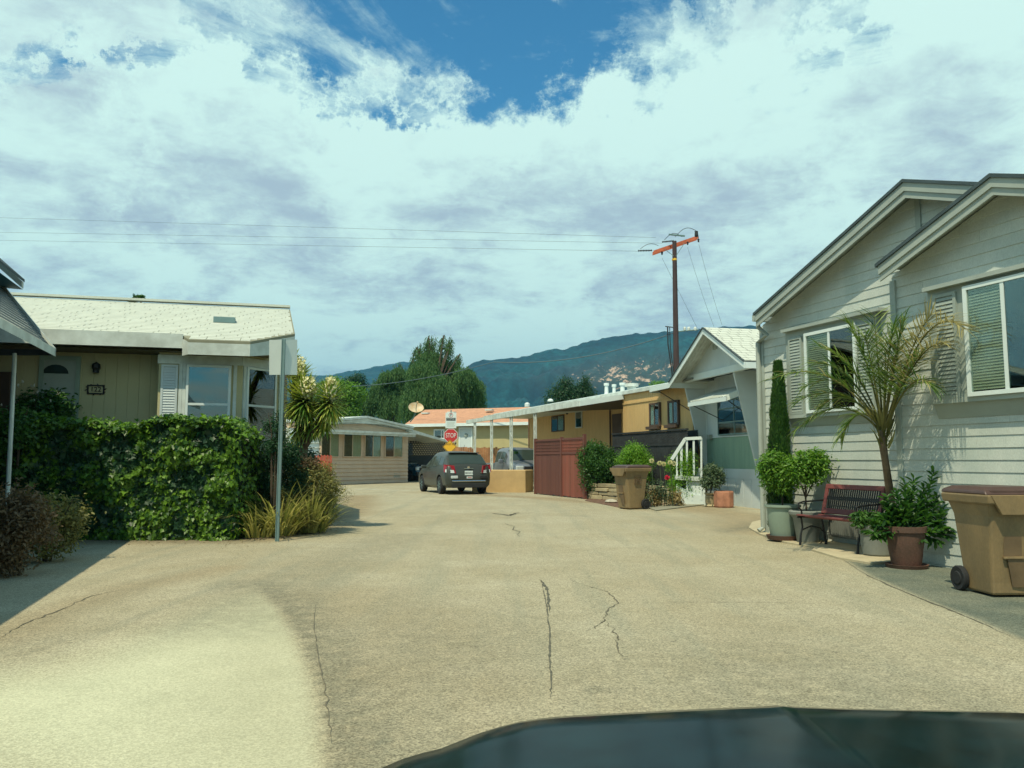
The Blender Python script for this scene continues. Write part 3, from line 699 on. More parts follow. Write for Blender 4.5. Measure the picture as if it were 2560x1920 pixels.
# ================================================================ grey double-gabled home (right)
pB = Plane(G(2403, 1424), 580, flip=True)
pA = pB.shift(-.72)
hB = thing('mobile_home', 'big pale grey double gabled home with lap siding and grey shutters', 'house', (*pB.o[:2], 0))
OH = .31
def gable(pl, parent, tip, apex, uL, uR, run_r, depth, fas_h, z_side, wallname='wall'):
    """tip, apex: pixels of the roof's top edge in the overhang's plane"""
    ut, zt = pl.uz(*tip, OH); ua, za = pl.uz(*apex, OH)
    sl = (za - zt) / (ua - ut); ur = ua + run_r; zr = za - sl * run_r
    def top(u): return za - sl * abs(u - ua)
    wp = [(uL, -.1), (uR, -.1), (uR, top(uR) - .1)] + ([(ua, za - .1)] if uL < ua < uR else []) + [(uL, top(uL) - .1)]
    MB().slab(pl, wp, -depth, 0).build('wall_core', K['trim'], parent)
    laps(MB(), pl, wp, .142, CAM_H - .142 * 12, 0.0, .0105, .004, 3.2).build(wallname, K['siding'], parent)
    roof = MB()
    for a, b in (((ut, zt), (ua, za)), ((ua, za), (ur, zr))):
        roof.slab(pl, [(a[0], a[1] - .045), (b[0], b[1] - .045), b, a], -depth, OH + .045)
    ro = roof.build('roof', K['shingle_dark'], parent)
    t = .045
    fa = MB()
    for a, b in (((ut + .03, zt + .03 * sl), (ua, za)), ((ua, za), (ur, zr))):
        fa.slab(pl, [(a[0], a[1] - t - fas_h), (b[0], b[1] - t - fas_h), (b[0], b[1] - t - .002), (a[0], a[1] - t - .002)], OH - .022, OH)
        fa.slab(pl, [(a[0], a[1] - t - fas_h * .55), (b[0], b[1] - t - fas_h * .55), (b[0], b[1] - t - .002), (a[0], a[1] - t - .002)], OH, OH + .022)
    fa.build('fascia', K['fascia'], ro)
    so = MB()
    for a, b in (((ut + .05, zt + .05 * sl), (ua, za)), ((ua, za), (ur, zr))):
        so.slab(pl, [(a[0], a[1] - t - .03), (b[0], b[1] - t - .03), (b[0], b[1] - t - .004), (a[0], a[1] - t - .004)], -depth + .1, OH - .024)
    so.build('soffit', K['fascia'], ro)
    return top, ut, zt
uBL = pB.uz(2243, 1000)[0]
topB, utB, ztB = gable(pB, hB, (2193, 661), (2480, 434), uBL, uBL + 7, 3.6, 9, .20, 0)
uAL = pA.uz(1908, 1000)[0]; uAR = pA.uz(2320, 1000)[0] + .9
topA, utA, ztA = gable(pA, hB, (1887, 783), (2261, 448), uAL, uAR, 2.6, 9, .22, 0)
MB().rect(pB, uBL - .012, 0, uBL + .075, topB(uBL) - .16, .0, .035).build('corner_trim', K['fascia'], hB)
tr = MB(); tr.rect(pA, uAL - .012, 0, uAL + .08, topA(uAL) - .16, .0, .035).build('corner_trim', K['fascia'], hB); tr = MB()
ub = pA.uz(2296, 500)[0]; tr.rect(pA, ub - .045, pA.uz(2296, 590)[1] - .2, ub + .045, topA(ub) - .14, .0, .032)
tr.build('gable_batten', K['fascia'], hB)
def bay(pl, head0, head1, boxl, boxr, ztop, zbot, zlow, proud, win, shut1, shut2, lbl):
    u0, z0 = pl.uz(*head0, proud); u1, _ = pl.uz(*head1, proud); bl = pl.uz(boxl, 1000, proud)[0]; br = pl.uz(boxr, 1000, proud)[0]
    zt = pl.uz(*ztop, proud)[1]; zb = pl.uz(*zbot, proud)[1]; zl = pl.uz(*zlow, 0)[1]
    b = MB(); b.rect(pl, bl, zb, br, zt, -.02, proud)
    # sloping underside back to the wall
    b.add([pl.W(bl, zb, proud), pl.W(br, zb, proud), pl.W(br, zl, .02), pl.W(bl, zl, .02), pl.W(bl, zb, .02), pl.W(br, zb, .02)], [(0, 1, 2, 3), (0, 3, 4), (1, 5, 2)])
    bo = b.build('bay', K['trim'], hB); bo['label'] = lbl
    MB().rect(pl, u0, z0 - .05, u1, z0, .0, proud + .09).build('head_ledge', K['fascia'], bo); MB().rect(pl, bl - .02, zb - .03, br + .02, zb + .03, -.01, proud + .03).build('sill_ledge', K['fascia'], bo)
    (wa, wz1), (wb, _) = pl.uz(win[0], win[1], proud), pl.uz(win[2], win[3], proud); wz0 = pl.uz(win[4], win[5], proud)[1]
    window(pl, hB, wa, wz0, wb, wz1, proud + .012, .05, (win[6],), (0,), label='white framed sliding window with blinds in its left half')
    for s in (shut1, shut2):
        if s: shutter(pl, hB, pl.uz(s[0], 1000, proud)[0], wz0, pl.uz(s[1], 1000, proud)[0], wz1 - .02, proud + .002)
bay(pB, (2318, 722), (2660, 600), 2332, 2640, (2335, 726), (2341, 1005), (2341, 1048), .10, (2414, 718, 2610, 660, 2428, 992, .52), (2348, 2406), None, 'grey bay panel round the nearer window')
bay(pA, (1962, 826), (2207, 764), 1969, 2198, (1969, 831), (1981, 1042), (1985, 1068), .10, (2016, 835, 2143, 805, 2023, 1034, .5), (1978, 2011), (2148, 2190), 'grey bay panel round the farther window')
# gutter and downspout
gt = MB(); uE = utA
gt.add([pA.W(uE - .11, ztA - .02, OH - .02), pA.W(uE - .11, ztA - .13, OH - .02), pA.W(uE - .01, ztA - .13, OH - .02), pA.W(uE + .01, ztA - .02, OH - .02)] + [pA.W(uE - .11, ztA - .02, -9), pA.W(uE - .11, ztA - .13, -9), pA.W(uE - .01, ztA - .13, -9), pA.W(uE + .01, ztA - .02, -9)], [(0, 1, 2, 3), (0, 4, 5, 1), (1, 5, 6, 2), (4, 7, 6, 5)])
gt.tube([pA.W(uE - .05, ztA - .12, OH - .1), pA.W(uE - .05, ztA - .24, OH - .1), pA.W(uE + .06, ztA - .38, .12), pA.W(uAL - .01, ztA - .48, .07), pA.W(uAL - .01, 1.2, .07), pA.W(uAL - .01, .12, .07), pA.W(uAL - .02, .06, .16)], .042, 8)
gt.build('gutter', K['fascia'], hB)
# crawlspace vent behind the bench
uv = pA.uz(2075, 1330)[0]; uv2 = pA.uz(2180, 1330)[0]; m = MB().rect(pA, uv, .1, uv2, .42, .0, .03); x = uv + .03
while x < uv2 - .02: m.rect(pA, x, .14, x + .012, .38, .03, .045); x += .04
m.build('vent', K['pot_grey'], hB)

# ================================================================ white and green home with a gabled porch end
pC = Plane(G(1908, 1273), 850, flip=True)
hC = thing('mobile_home', 'small white and green home with a gabled end and cream shingles', 'house', (*pC.o[:2], 0))
uC0 = pC.uz(1768, 1150)[0]; uC1 = uC0 + 7
zc1 = pC.uz(1800, 1092)[1]; zc2 = pC.uz(1842, 1172)[1]
PO, RO = .75, 1.25
pbl = pC.uz(1714, 952, PO); pbr = pC.uz(1877, 921, PO); zped = (pbl[1] + pbr[1]) / 2
ztopw = zped + .1
MB().rect(pC, uC0, -.05, uC1, ztopw, -6, -.01).build('wall_core', K['white_panel'], hC)
grooves(MB(), pC, [(uC0, zc1), (uC1, zc1), (uC1, ztopw), (uC0, ztopw)], .3, -.01, .012, .006).build('wall', K['white_panel'], hC)
grooves(MB(), pC, [(uC0, zc2), (uC1, zc2), (uC1, zc1 - .02), (uC0, zc1 - .02)], .145, -.01, .014, .008).build('green_panel', K['green_siding'], hC)
sk = MB(); sk.rect(pC, uC0, zc2 - .28, uC1, zc2 - .003, -.01, .012)
u = uC0
while u < uC1: sk.rect(pC, u, -.02, u + .42, zc2 - .285, -.01, .02 if random.random() > .4 else .012); u += .45
sk.build('skirting', K['white_panel'], hC)
MB().rect(pC, uC0 - .02, zc1 - .02, uC1, zc1, -.01, .035).rect(pC, uC0 - .01, zc1 + .0, uC0 + .05, ztopw, -.01, .03).build('trim', K['white'], hC)
# slanted wing panels carrying the porch end
for (tx, ty), (bx, by), ub_ in (((1722, 956), (1763, 1165), uC0), ((1880, 920), (1911, 1050), pC.uz(1893, 1000)[0] - .3 + .36)):
    fin = MB(); zt = zped + .02; zb = zc2 - .02
    pts = [(0.012, zb), (.10, zb), (PO - .02, zt), (0.012, zt)]
    A = [pC.W(ub_ - .03, z, o) for o, z in pts] + [pC.W(ub_ + .03, z, o) for o, z in pts]
    fin.add(A, [(3, 2, 1, 0), (4, 5, 6, 7), (0, 1, 5, 4), (1, 2, 6, 5), (2, 3, 7, 6), (3, 0, 4, 7)])
    fin.build('wing_panel', K['white_panel'], hC)
# pediment and roof
ap = pC.uz(1757, 818, RO); lt = pC.uz(1672, 950, RO); rt = pC.uz(1860, 906, RO)
sl = ((ap[1] - lt[1]) / (ap[0] - lt[0]) + (ap[1] - rt[1]) / (rt[0] - ap[0])) / 2
za = ap[1]; ua = ap[0]; uL, uR_ = lt[0], rt[0]; 
def tC(u): return za - sl * abs(u - ua)
zl = min(tC(uL), tC(uR_))
pul, pur = pbl[0], pbr[0]
MB().rect(pC, pul, zped - .02, pur, zped + .16, PO - .1, PO + .03).build('beam', K['white'], hC)
ped = [(pul + .05, zped + .16)] + [(pul + .05, max(tC(pul + .05) - .1, zped + .17)), (ua, za - .1), (pur - .03, max(tC(pur - .03) - .1, zped + .17)), (pur - .03, zped + .16)]
grooves(MB(), pC, ped, .1, PO - .05, .03, .006).build('gable_wall', K['white_panel'], hC)
ro = MB()
for a, b in (((uL, tC(uL)), (ua, za)), ((ua, za), (uR_, tC(uR_)))):
    ro.slab(pC, [(a[0], a[1] - .03), (b[0], b[1] - .03), b, a], -6, RO + .03)
rC = ro.build('roof', K['shingle_dark'], hC)
# shingle courses on the visible slope
cs = MB(); 
for (ulo, sgn) in ((uR_, -1), (uL, 1)):
    k = 0; u = ulo
    while (u - ua) * sgn < -.02:
        un = u + .16 * sgn
        if (un - ua) * sgn > 0: un = ua
        o = -6; row = k % 2 * .15
        while o < RO + .0:
            o2 = min(o + .30 + random.uniform(-.02, .02) + (row if o == -6 else 0), RO + .0); h = random.uniform(.012, .022)
            cs.add([pC.W(u, tC(u) + h, o), pC.W(u, tC(u) + h, o2 - .012), pC.W(un, tC(un) + .004, o2 - .012), pC.W(un, tC(un) + .004, o), pC.W(u, tC(u) - .01, o), pC.W(u, tC(u) - .01, o2 - .012)], [(0, 1, 2, 3), (0, 4, 5, 1)])
            o = o2
        u = un; k += 1
cs.build('shingles', K['pale_shingle'], rC)
fb = MB()
for a, b in (((uL, tC(uL)), (ua, za)), ((ua, za), (uR_, tC(uR_)))):
    fb.slab(pC, [(a[0], a[1] - .19), (b[0], b[1] - .19), (b[0], b[1] - .032), (a[0], a[1] - .032)], RO - .03, RO)
fb.obox(pC.W(uR_ - .03, tC(uR_) - .19, -6), pC.d * .03, pC.n * (6 + RO - .035), Vector((0, 0, .155)))
fb.obox(pC.W(uL, tC(uL) - .19, -6), pC.d * .03, pC.n * (6 + RO - .035), Vector((0, 0, .155)))
fb.build('fascia', K['white'], rC)
so = MB(); o = -0.0; 
q = .0
while q < RO - .04:
    for a, b in (((uL + .03, tC(uL + .03)), (ua, za)), ((ua, za), (uR_ - .03, tC(uR_ - .03)))):
        so.slab(pC, [(a[0], a[1] - .06 - .01 * 0), (b[0], b[1] - .06), (b[0], b[1] - .04), (a[0], a[1] - .04)], q + .004, min(q + .096, RO - .031))
    q += .1
so.build('soffit', K['white_worn'], rC)
gv = pC.uz(1787, 868, PO); MB().rect(pC, gv[0] - .12, gv[1] - .06, gv[0] + .12, gv[1] + .1, PO - .02, PO + .01).build('gable_vent', K['fascia'], hC)
# window with louvres
w0 = pC.uz(1799, 1089); w1 = pC.uz(1889, 1083); wt = pC.uz(1799, 985)[1]
window(pC, hC, w0[0], w0[1], w1[0], wt, .012, .035, (.48,), (), (.3, .62, .82), label='dark framed jalousie window under the metal awning', frame='grey_metal', back='dark_in')
# metal window awning
AW = MB(); a0 = pC.uz(1724, 1006, .95); a1 = pC.uz(1818, 996, .95); zf = a1[1]; b0u, b1u = w0[0] - .12, w1[0] + .15; zb_ = pC.uz(1886, 957, .05)[1]
au0, au1 = a0[0] + .0, max(a1[0], a0[0] + .5)
au0, au1 = b0u, b1u
n = 14
for i in range(n):
    x0 = au0 + (au1 - au0) * i / n; x1 = au0 + (au1 - au0) * (i + .62) / n; x2 = au0 + (au1 - au0) * (i + 1) / n
    AW.add([pC.W(x0, zf + .10, .9), pC.W(x1, zf + .10, .9), pC.W(x1, zb_, .02), pC.W(x0, zb_, .02)], [(0, 1, 2, 3)])
    AW.add([pC.W(x1, zf + .07, .9), pC.W(x2, zf + .07, .9), pC.W(x2, zb_ - .03, .02), pC.W(x1, zb_ - .03, .02)], [(0, 1, 2, 3)])
    AW.add([pC.W(x1, zf + .10, .9), pC.W(x1, zf + .07, .9), pC.W(x1, zb_ - .03, .02), pC.W(x1, zb_, .02)], [(0, 1, 2, 3)])
awn = AW.build('window_awning', K['white_worn'], hC)
MB().rect(pC, au0 - .02, zf - .06, au1 + .02, zf + .06, .9, .93).add([pC.W(au1 + .02, zf - .06, .93), pC.W(au1 + .02, zf + .10, .93), pC.W(au1 + .02, zb_ + .02, .02), pC.W(au1 + .02, zb_ - .18, .02)], [(0, 1, 2, 3)]).build('fascia', K['white'], awn)
MB().tube([pC.W(au0 + .08, zf, .88), pC.W(au0 + .45, zf - .48, .03)], .012, 6).build('arm', K['black'], awn); MB().tube([pC.W(au1 - .08, zf, .88), pC.W(au1 - .3, zf - .48, .03)], .012, 6).build('arm', K['black'], awn)
# porch awning beyond the left corner
pz = pC.uz(1640, 982, 1.9)[1]; u9 = pC.uz(1705, 953, PO)[0]
PA = MB(); e0 = uC0 - .05; e1 = uC0 - 2.3
zw = zped + .02; zo = pC.uz(1640, 981, 1.3)[1]
PA.add([pC.W(e0 + .9, zw, PO + .12), pC.W(e1, zw - .10, PO + .12), pC.W(e1, zw - .0, -2.2), pC.W(e0 + .0, zw, -2.2), pC.W(e0 + .9, zw + .05, PO + .12), pC.W(e1, zw - .05, PO + .12), pC.W(e1, zw + .05, -2.2), pC.W(e0 + .0, zw + .05, -2.2)], [(0, 1, 2, 3), (7, 6, 5, 4), (0, 4, 5, 1), (1, 5, 6, 2), (2, 6, 7, 3), (3, 7, 4, 0)])
pa = PA.build('porch_awning', K['pot_grey'], hC)
MB().obox(pC.W(e1 - .03, zw - .16, PO + .12), -pC.n * 2.9, pC.d * .05, Vector((0, 0, .13))).obox(pC.W(e1, zw - .13, PO + .12), pC.d * (e0 - e1), pC.n * .05, Vector((0, 0, .15))).build('fascia', K['white'], pa)
MB().tube([pC.W(e1 + .3, zw - .1, PO), pC.W(uC0 - .03, zw - 1.0, .3)], .014, 6).build('arm', K['black'], pa)
lb = pC.uz(1780, 1093); MB().rect(pC, lb[0] - .07, lb[1] - .07, lb[0] + .07, lb[1] + .07, .02, .14).build('wall_lamp', K['trim'], hC)

# porch steps with white balustrade
sp = Plane(at(1755, 1200, 24.2), 850, flip=True); sp = Plane((sp.o.x, sp.o.y), d=sp.d)
pS = Plane(G(1757, 1263), d=Vector((1, -.12, 0)).normalized())
st = thing('porch_steps', 'white timber porch platform with slanted handrail beside the green home', 'porch', (*pS.o[:2], 0))
P = lambda a, b: pS.uz(a, b)
def bar(m, a, b, w, o0=-.04, o1=.04):
    (u0, z0), (u1, z1) = P(*a), P(*b); d = Vector((u1 - u0, z1 - z0)).normalized(); nx, nz = -d.y * w / 2, d.x * w / 2
    m.slab(pS, [(u0 + nx, z0 + nz), (u0 - nx, z0 - nz), (u1 - nx, z1 - nz), (u1 + nx, z1 + nz)], o0, o1)
m = MB(); bar(m, (1679, 1149), (1713, 1097), .09, -.05, .05); bar(m, (1712, 1097), (1753, 1095), .09, -.05, .05); m.build('handrail', K['white'], st)
for x, y0, y1, w in ((1692, 1135, 1190, .05), (1703, 1116, 1190, .07), (1717, 1100, 1230, .055), (1734, 1099, 1188, .055), (1753, 1094, 1250, .05)):
    m = MB(); bar(m, (x, y0), (x + .5, y1), w, -.025, .025); m.build('baluster', K['white'], st)
m = MB(); bar(m, (1688, 1194), (1750, 1197), .12, -.6, .06); m.build('platform', K['white_worn'], st)
u0, z0 = P(1690, 1200); u1, _ = P(1756, 1200)
m = MB(); m.slab(pS, [(u0 + .35, .0), (u1, .0), (u1, P(1755, 1200)[1]), (u0 + .35, z0)], -.05, -.02)
m.slab(pS, [(u0, 0), (u1, 0), (u1, .28), (u0 + .5, .30), (u0, .62)], -.015, .015); m.rect(pS, u0 + .75, 0.0, u0 + .82, z0, -.0, .03); m.build('skirting', K['white'], st)
m = MB(); m.rect(pS, u0 + .35, P(1720, 1173)[1] - .02, u1, P(1720, 1173)[1] + .03, -.4, -.36).rect(pS, u0 + .38, z0, u1, P(1720, 1173)[1] - .02, -.4, -.37).build('door_panel', K['white_panel'], st)
# ================================================================ tan home with carport (middle)
pBm = Plane((0.95, 33), 590, flip=True)          # line of the carport's outer beam
pD = pBm.shift(-1.8)
hD = thing('mobile_home', 'long tan home with brown trimmed windows and a white flat roof', 'house', (*pD.W(0, 0)[:2], 0))
uD0 = pD.uz(1322, 1100)[0]; uD1 = pD.uz(1732, 1050)[0]; zE = pD.uz(1560, 986)[1]
uSp = pD.uz(1557, 1000)[0]
MB().rect(pD, uSp, -.05, uD1, zE - .02, -6, -.01).build('wall_core', K['tan'], hD); MB().rect(pD, uD0, -.05, uSp - .002, zE - .02, -6, -2.61).build('porch_core', K['tan'], hD)
grooves(MB(), pD, [(uSp, 0), (uD1, 0), (uD1, zE - .02), (uSp, zE - .02)], .15, -.01, .014, .008).build('wall', K['tan'], hD)
pQ = pD.shift(-2.6); uD0 = pQ.uz(1322, 1100)[0]; grooves(MB(), pQ, [(uD0, 0), (uSp + 1.6, 0), (uSp + 1.6, zE - .02), (uD0, zE - .02)], .15, -.01, .014, .008).build('porch_wall', K['tan'], hD)
m = MB(); m.rect(pD, uD0 - .15, zE - .02, uD1 + .1, zE + .10, -6.2, .10); r = m.build('roof', K['white_worn'], hD)
MB().rect(pD, uD0 - .15, zE + .10, uD1, zE + .24, -5, -.5).build('roof_cap', K['white'], r)
zt = pD.uz(1560, 1010)[1]; MB().rect(pD, uSp, zt - .03, uD1, zt + .03, 0, .03).build('band', K['tan'], hD)
MB().rect(pQ, uD0 - .02, 0, uD0 + .10, zE - .02, -.0, .03).build('corner_trim', K['orange_roof'], hD)
def pxwin(pl, parent, x0, x1, yt, yb, off=.01, trim=None, **k):
    xm = (x0 + x1) / 2; u0 = pl.uz(x0, yt, off)[0]; u1 = pl.uz(x1, yt, off)[0]; z1 = pl.uz(xm, yt, off)[1]; z0 = pl.uz(xm, yb, off)[1]
    return window(pl, parent, u0, z0, u1, z1, off, **k)
for x0, x1, yt, yb in ((1625, 1651, 1007, 1067), (1671, 1698, 1001, 1063)):
    w = pxwin(pD, hD, x0, x1, yt, yb, .03, fr=.07, blind=(0,), frame='brown_trim')
    a, za_ = pD.uz(x0, yb); b = pD.uz(x1, yb)[0]; MB().rect(pD, a - .03, za_ - .10, b + .03, za_ - .0, .0, .16).build('window_box', K['brown_trim'], w)
pxwin(pQ, hD, 1380, 1411, 1039, 1079, .01, fr=.05, blind=(1,), frame='brown_trim')
pxwin(pQ, hD, 1440, 1456, 1028, 1070, .01, fr=.05, split=(), blind=(), frame='white_worn', name='door')
u = pQ.uz(1531, 1050)[0]; v = pQ.uz(1554, 1050)[0]; MB().rect(pQ, u, .8, v, zE - .35, .0, .02).build('door', K['brown_trim'], hD)  # brown slab painted for the dark of the porch's hollow end
u = pQ.uz(1528, 1050)[0]; MB().tube([pQ.W(u, 0, .06), pQ.W(u, zE - .1, .06)], .035, 6).build('drain_pipe', K['brown_trim'], hD)
u, z = pQ.uz(1422, 1030); MB().lathe(pQ.W(u, z, .1), [(0, .12), (.07, .08), (.08, -.05), (.04, -.12), (0, -.14)], 8).build('wall_lamp', K['black'], hD)
for px, yt, yb, w in ((1516, 958, 990, .085), (1535, 961, 990, .075), (1556, 957, 988, .10)):
    p = at(px, yt, 32.5); m = MB().lathe((p.x, p.y, 0), [(w * 1.9, zE + .1), (w * .95, zE + .32), (w * .85, p.z - .12), (w * .85, p.z - .1), (w * 1.25, p.z - .1), (w * 1.25, p.z), (w * .4, p.z + .01)], 12)
    m.build('roof_vent', K['white'], hD)
p = at(1579, 958, 31.5); MB().lathe((p.x, p.y, 0), [(.24, zE + .1), (.2, zE + .22), (.2, p.z - .42)], 14).lathe((p.x, p.y, 0), [(.26, p.z - .40), (.26, p.z - .28), (.18, p.z - .27), (.18, p.z - .14)], 14).lathe((p.x, p.y, 0), [(.27, p.z - .14), (.27, p.z - .02), (.1, p.z)], 14).build('chimney', K['white_worn'], hD)
for px, py in ((1376, 1002), (1626, 970), (1318, 1011)):
    p = at(px, py, 33.5 if px > 1350 else 37); MB().lathe((p.x, p.y, zE + .05), [(.12, 0), (.12, p.z - zE - .02), (.06, p.z - zE + .03), (0, p.z - zE + .04)], 10).build('roof_vent', K['white'], hD)

cp = thing('carport', 'white carport roof beam on paired lattice posts over the parked pickup', 'carport', (*pBm.W(0, 0)[:2], 0))
zB = pBm.uz(1335, 1023)[1]; uc0 = pBm.uz(1168, 1050)[0]; uc1 = pBm.uz(1449, 1004)[0]; uw = pD.uz(1560, 1000)[0]
MB().rect(pBm, uc0, zB - .17, uc1, zB + .02, -.06, .06).build('beam', K['white_worn'], cp)
uo = pBm.uz(1322, 1020)[0]; ow = -1.79
def dz(o): return zB - .1 + (zE - zB) * (-o / 1.79)
V = [pBm.W(uo, zB - .1, -.06), pBm.W(uc1, zB - .1, -.06), pBm.W(uw, zE - .16, ow), pBm.W(uo, zE - .16, ow - 2.7)]; V += [v + Vector((0, 0, .09)) for v in V]
MB().add([v - Vector((0, 0, .012)) for v in V[:4]], [(0, 3, 2, 1)]).build('underside', K['soffit'], cp)  # dark sheet added under the white roof to deepen the porch shade
MB().add(V, [(0, 3, 2, 1), (4, 5, 6, 7), (0, 1, 5, 4), (1, 2, 6, 5), (2, 3, 7, 6), (3, 0, 4, 7)]).build('roof', K['white_worn'], cp)
e = MB(); a = pBm.W(uc1, zB - .17, .0); b = pBm.W(uw, zE - .18, ow + .02); e.obox(a, b - a, pBm.d * .05, Vector((0, 0, .19))); e.build('end_fascia', K['white'], cp)
for px in (1187, 1229, 1278, 1338):
    u = pBm.uz(px, 1100)[0]; w = (.13 if px != 1338 else .11)
    m = MB().rect(pBm, u - w - .025, 0, u - w + .025, zB - .17, -.025, .025).rect(pBm, u + w - .025, 0, u + w + .025, zB - .17, -.025, .025); z = .3; k = 0
    while z < zB - .5:
        a, b = (-w, w) if k % 2 else (w, -w)
        m.obox(pBm.W(u + a, z, -.006), pBm.W(u + b, z + .3, -.006) - pBm.W(u + a, z, -.006), pBm.n * .012, Vector((0, 0, .025))); z += .32; k += 1
    m.build('lattice_post', K['white_worn'], cp)

lw = Plane(G(1260, 1231), d=Vector((1, -.13, 0)).normalized())
L0 = lw.uz(1180, 1200)[0]; L1 = lw.uz(1326, 1200)[0]; L2 = lw.uz(1314, 1200)[0]; zW = lw.uz(1260, 1175)[1]
m = MB(); V = [lw.W(L0, 0), lw.W(L2, 0), lw.W(L1, 0, -1.1), lw.W(L0, 0, -1.1)]
m.add([Vector((v.x, v.y, -.03)) for v in V] + [Vector((v.x, v.y, zW)) for v in V], [(0, 3, 2, 1), (4, 5, 6, 7), (0, 1, 5, 4), (1, 2, 6, 5), (2, 3, 7, 6), (3, 0, 4, 7)])
o = m.build('planter_wall', K['tan_block'], None, loc=(*lw.W((L0 + L2) / 2, 0)[:2], 0), bevel=.03); setp(o, 'low tan stucco planter wall in front of the silver pickup', 'wall')

# red fence with basket-weave top
pF = Plane(G(1338, 1235), d=(G(1465, 1248) - G(1338, 1235)).normalized())
fn = thing('wooden_fence', 'red stained board fence with lattice band beside the dark shrub', 'fence', (*pF.W(0, 0)[:2], 0))
zf = pF.uz(1370, 1098)[1]; zm = pF.uz(1370, 1134)[1]
us = [pF.uz(x, 1200)[0] for x in (1339, 1405, 1462)]
for i, u in enumerate(us):
    MB().rect(pF, u - .05, -.05, u + .05, zf + (.05 if i < 2 else .10), -.05, .05).build('post', K['red_wood'], fn)
for i in range(2):
    a, b = us[i] + .05, us[i + 1] - .05; bm = MB(); u = a
    while u < b - .02:
        bm.rect(pF, u + .003, .02 + random.uniform(0, .03), min(u + .135, b), zm - .02, -.015, .008 + random.uniform(0, .006)); u += .14
    bm.build('board_panel', K['red_wood'] if i == 0 else K['red_wood_paler'], fn)
    lt_ = MB(); z0, z1 = zm + .04, zf - .07; u = a
    while u < b:
        lt_.rect(pF, u, z0, min(u + .045, b), z1, -.006, .006); u += .075
    z = z0; k = 0
    while z < z1:
        lt_.rect(pF, a, z, b, min(z + .03, z1), .006 if k % 2 else -.014, .014 if k % 2 else -.006); z += .055; k += 1
    lt_.build('lattice', K['red_wood'] if i == 0 else K['red_wood_paler'], fn)
    m = MB().rect(pF, a, zm - .03, b, zm + .04, -.03, .03).rect(pF, a, zf - .07, b, zf, -.03, .03); m.build('rail', K['red_wood'], fn)

# dark lattice screen
pX = pD.shift(.5)
xs_ = thing('lattice_screen', 'dark lattice topped screen fence under the tan wall', 'fence', (*pX.W(0, 0)[:2], 0))
u0 = pX.uz(1532, 1100)[0]; u1 = pX.uz(1720, 1100)[0]; zx = pX.uz(1640, 1080)[1]; zl_ = pX.uz(1640, 1112)[1]
m = MB(); k = 0
wd = u1 - u0
def diag(m, a0, z0, a1, z1, w=.032, o=0.0):
    d = Vector((a1 - a0, z1 - z0)).normalized(); nx, nz = -d.y * w / 2, d.x * w / 2
    m.slab(pX, [(a0 + nx, z0 + nz), (a0 - nx, z0 - nz), (a1 - nx, z1 - nz), (a1 + nx, z1 + nz)], o, o + .01)
h = zx - zl_; u = u0 - h
while u < u1:
    a, za2 = max(u, u0), zl_ + max(0, u0 - u); b = min(u + h, u1); diag(m, a, za2, b, za2 + (b - a))
    diag(m, a, zx - max(0, u0 - u), b, zx - max(0, u0 - u) - (b - a), .032, .012); u += .085
m.build('lattice', K['dark_wood'], xs_)
m = MB(); u = u0
while u < u1: m.rect(pX, u, 0, min(u + .14, u1), zl_, 0, .02); u += .147
m.build('boards', K['dark_wood'], xs_)
MB().rect(pX, u0, zx, u1, zx + .05, -.03, .05).rect(pX, u0, zl_ - .04, u1, zl_ + .03, -.03, .04).build('rail', K['dark_wood'], xs_)
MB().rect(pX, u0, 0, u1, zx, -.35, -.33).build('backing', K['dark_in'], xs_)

# stacked stone planter
s0, s1 = G(1464, 1247), G(1688, 1262); pK = Plane(s0, d=(s1 - s0).normalized()); Ls = (s1 - s0).length
m = MB(); z = 0.0; rows = [.15, .12, .13, .14]
for k, hgt in enumerate(rows):
    u = random.uniform(-.2, 0)
    while u < Ls:
        w = random.uniform(.28, .8); a, b = max(u, 0), min(u + w - .015, Ls)
        if b - a > .06:
            j = random.uniform(-.03, .03); c = .022
            zb_, zt_ = z + .006, z + hgt - random.uniform(.006, .016)
            m.slab(pK, [(a + c, zb_), (b - c, zb_), (b, zb_ + c), (b - random.uniform(0, .01), zt_ - c), (b - c * 1.5, zt_), (a + c, zt_ - random.uniform(0, .012)), (a, zt_ - c), (a, zb_ + c)], -.22, j)
        u += w
    z += hgt
o = m.build('stone_wall', K['stone'], None, loc=(*pK.W(Ls / 2, 0)[:2], 0), bevel=.018); setp(o, 'low wall of stacked tan stones behind the farther bin', 'wall')

# ================================================================ orange-roofed home behind the stop sign
pE = Plane(at(1160, 1150, 56), d=Vector((.93, -.37, 0)))
hE = thing('mobile_home', 'olive beige home with a faded orange shingle roof and white door', 'house', (*pE.o[:2], 0))
ea, eb = pE.uz(1012, 1066, .5), pE.uz(1345, 1056, .5); ze = (pE.uz(1040, 1067, .5)[1] + pE.uz(1290, 1057, .5)[1]) / 2
ra = pE.uz(1062, 1031, -3.2); rb = pE.uz(1345, 1010, -3.2); zr = (ra[1] + rb[1]) / 2
wl, wr = pE.uz(1031, 1100)[0], pE.uz(1350, 1100)[0]
MB().rect(pE, wl, -.05, wr, ze + .05, -6.5, 0).build('wall', K['olive'], hE)
V = [pE.W(ea[0], ze + .12, .5), pE.W(eb[0], ze + .12, .5), pE.W(rb[0], zr, -3.2), pE.W(ra[0], zr, -3.2), pE.W(ea[0], ze + .12, -6.9), pE.W(eb[0], ze + .12, -6.9)]
rf = MB().add(V, [(0, 1, 2, 3), (0, 3, 4), (3, 2, 5, 4), (1, 5, 2), (0, 4, 5, 1)]).build('roof', K['orange_roof'], hE)
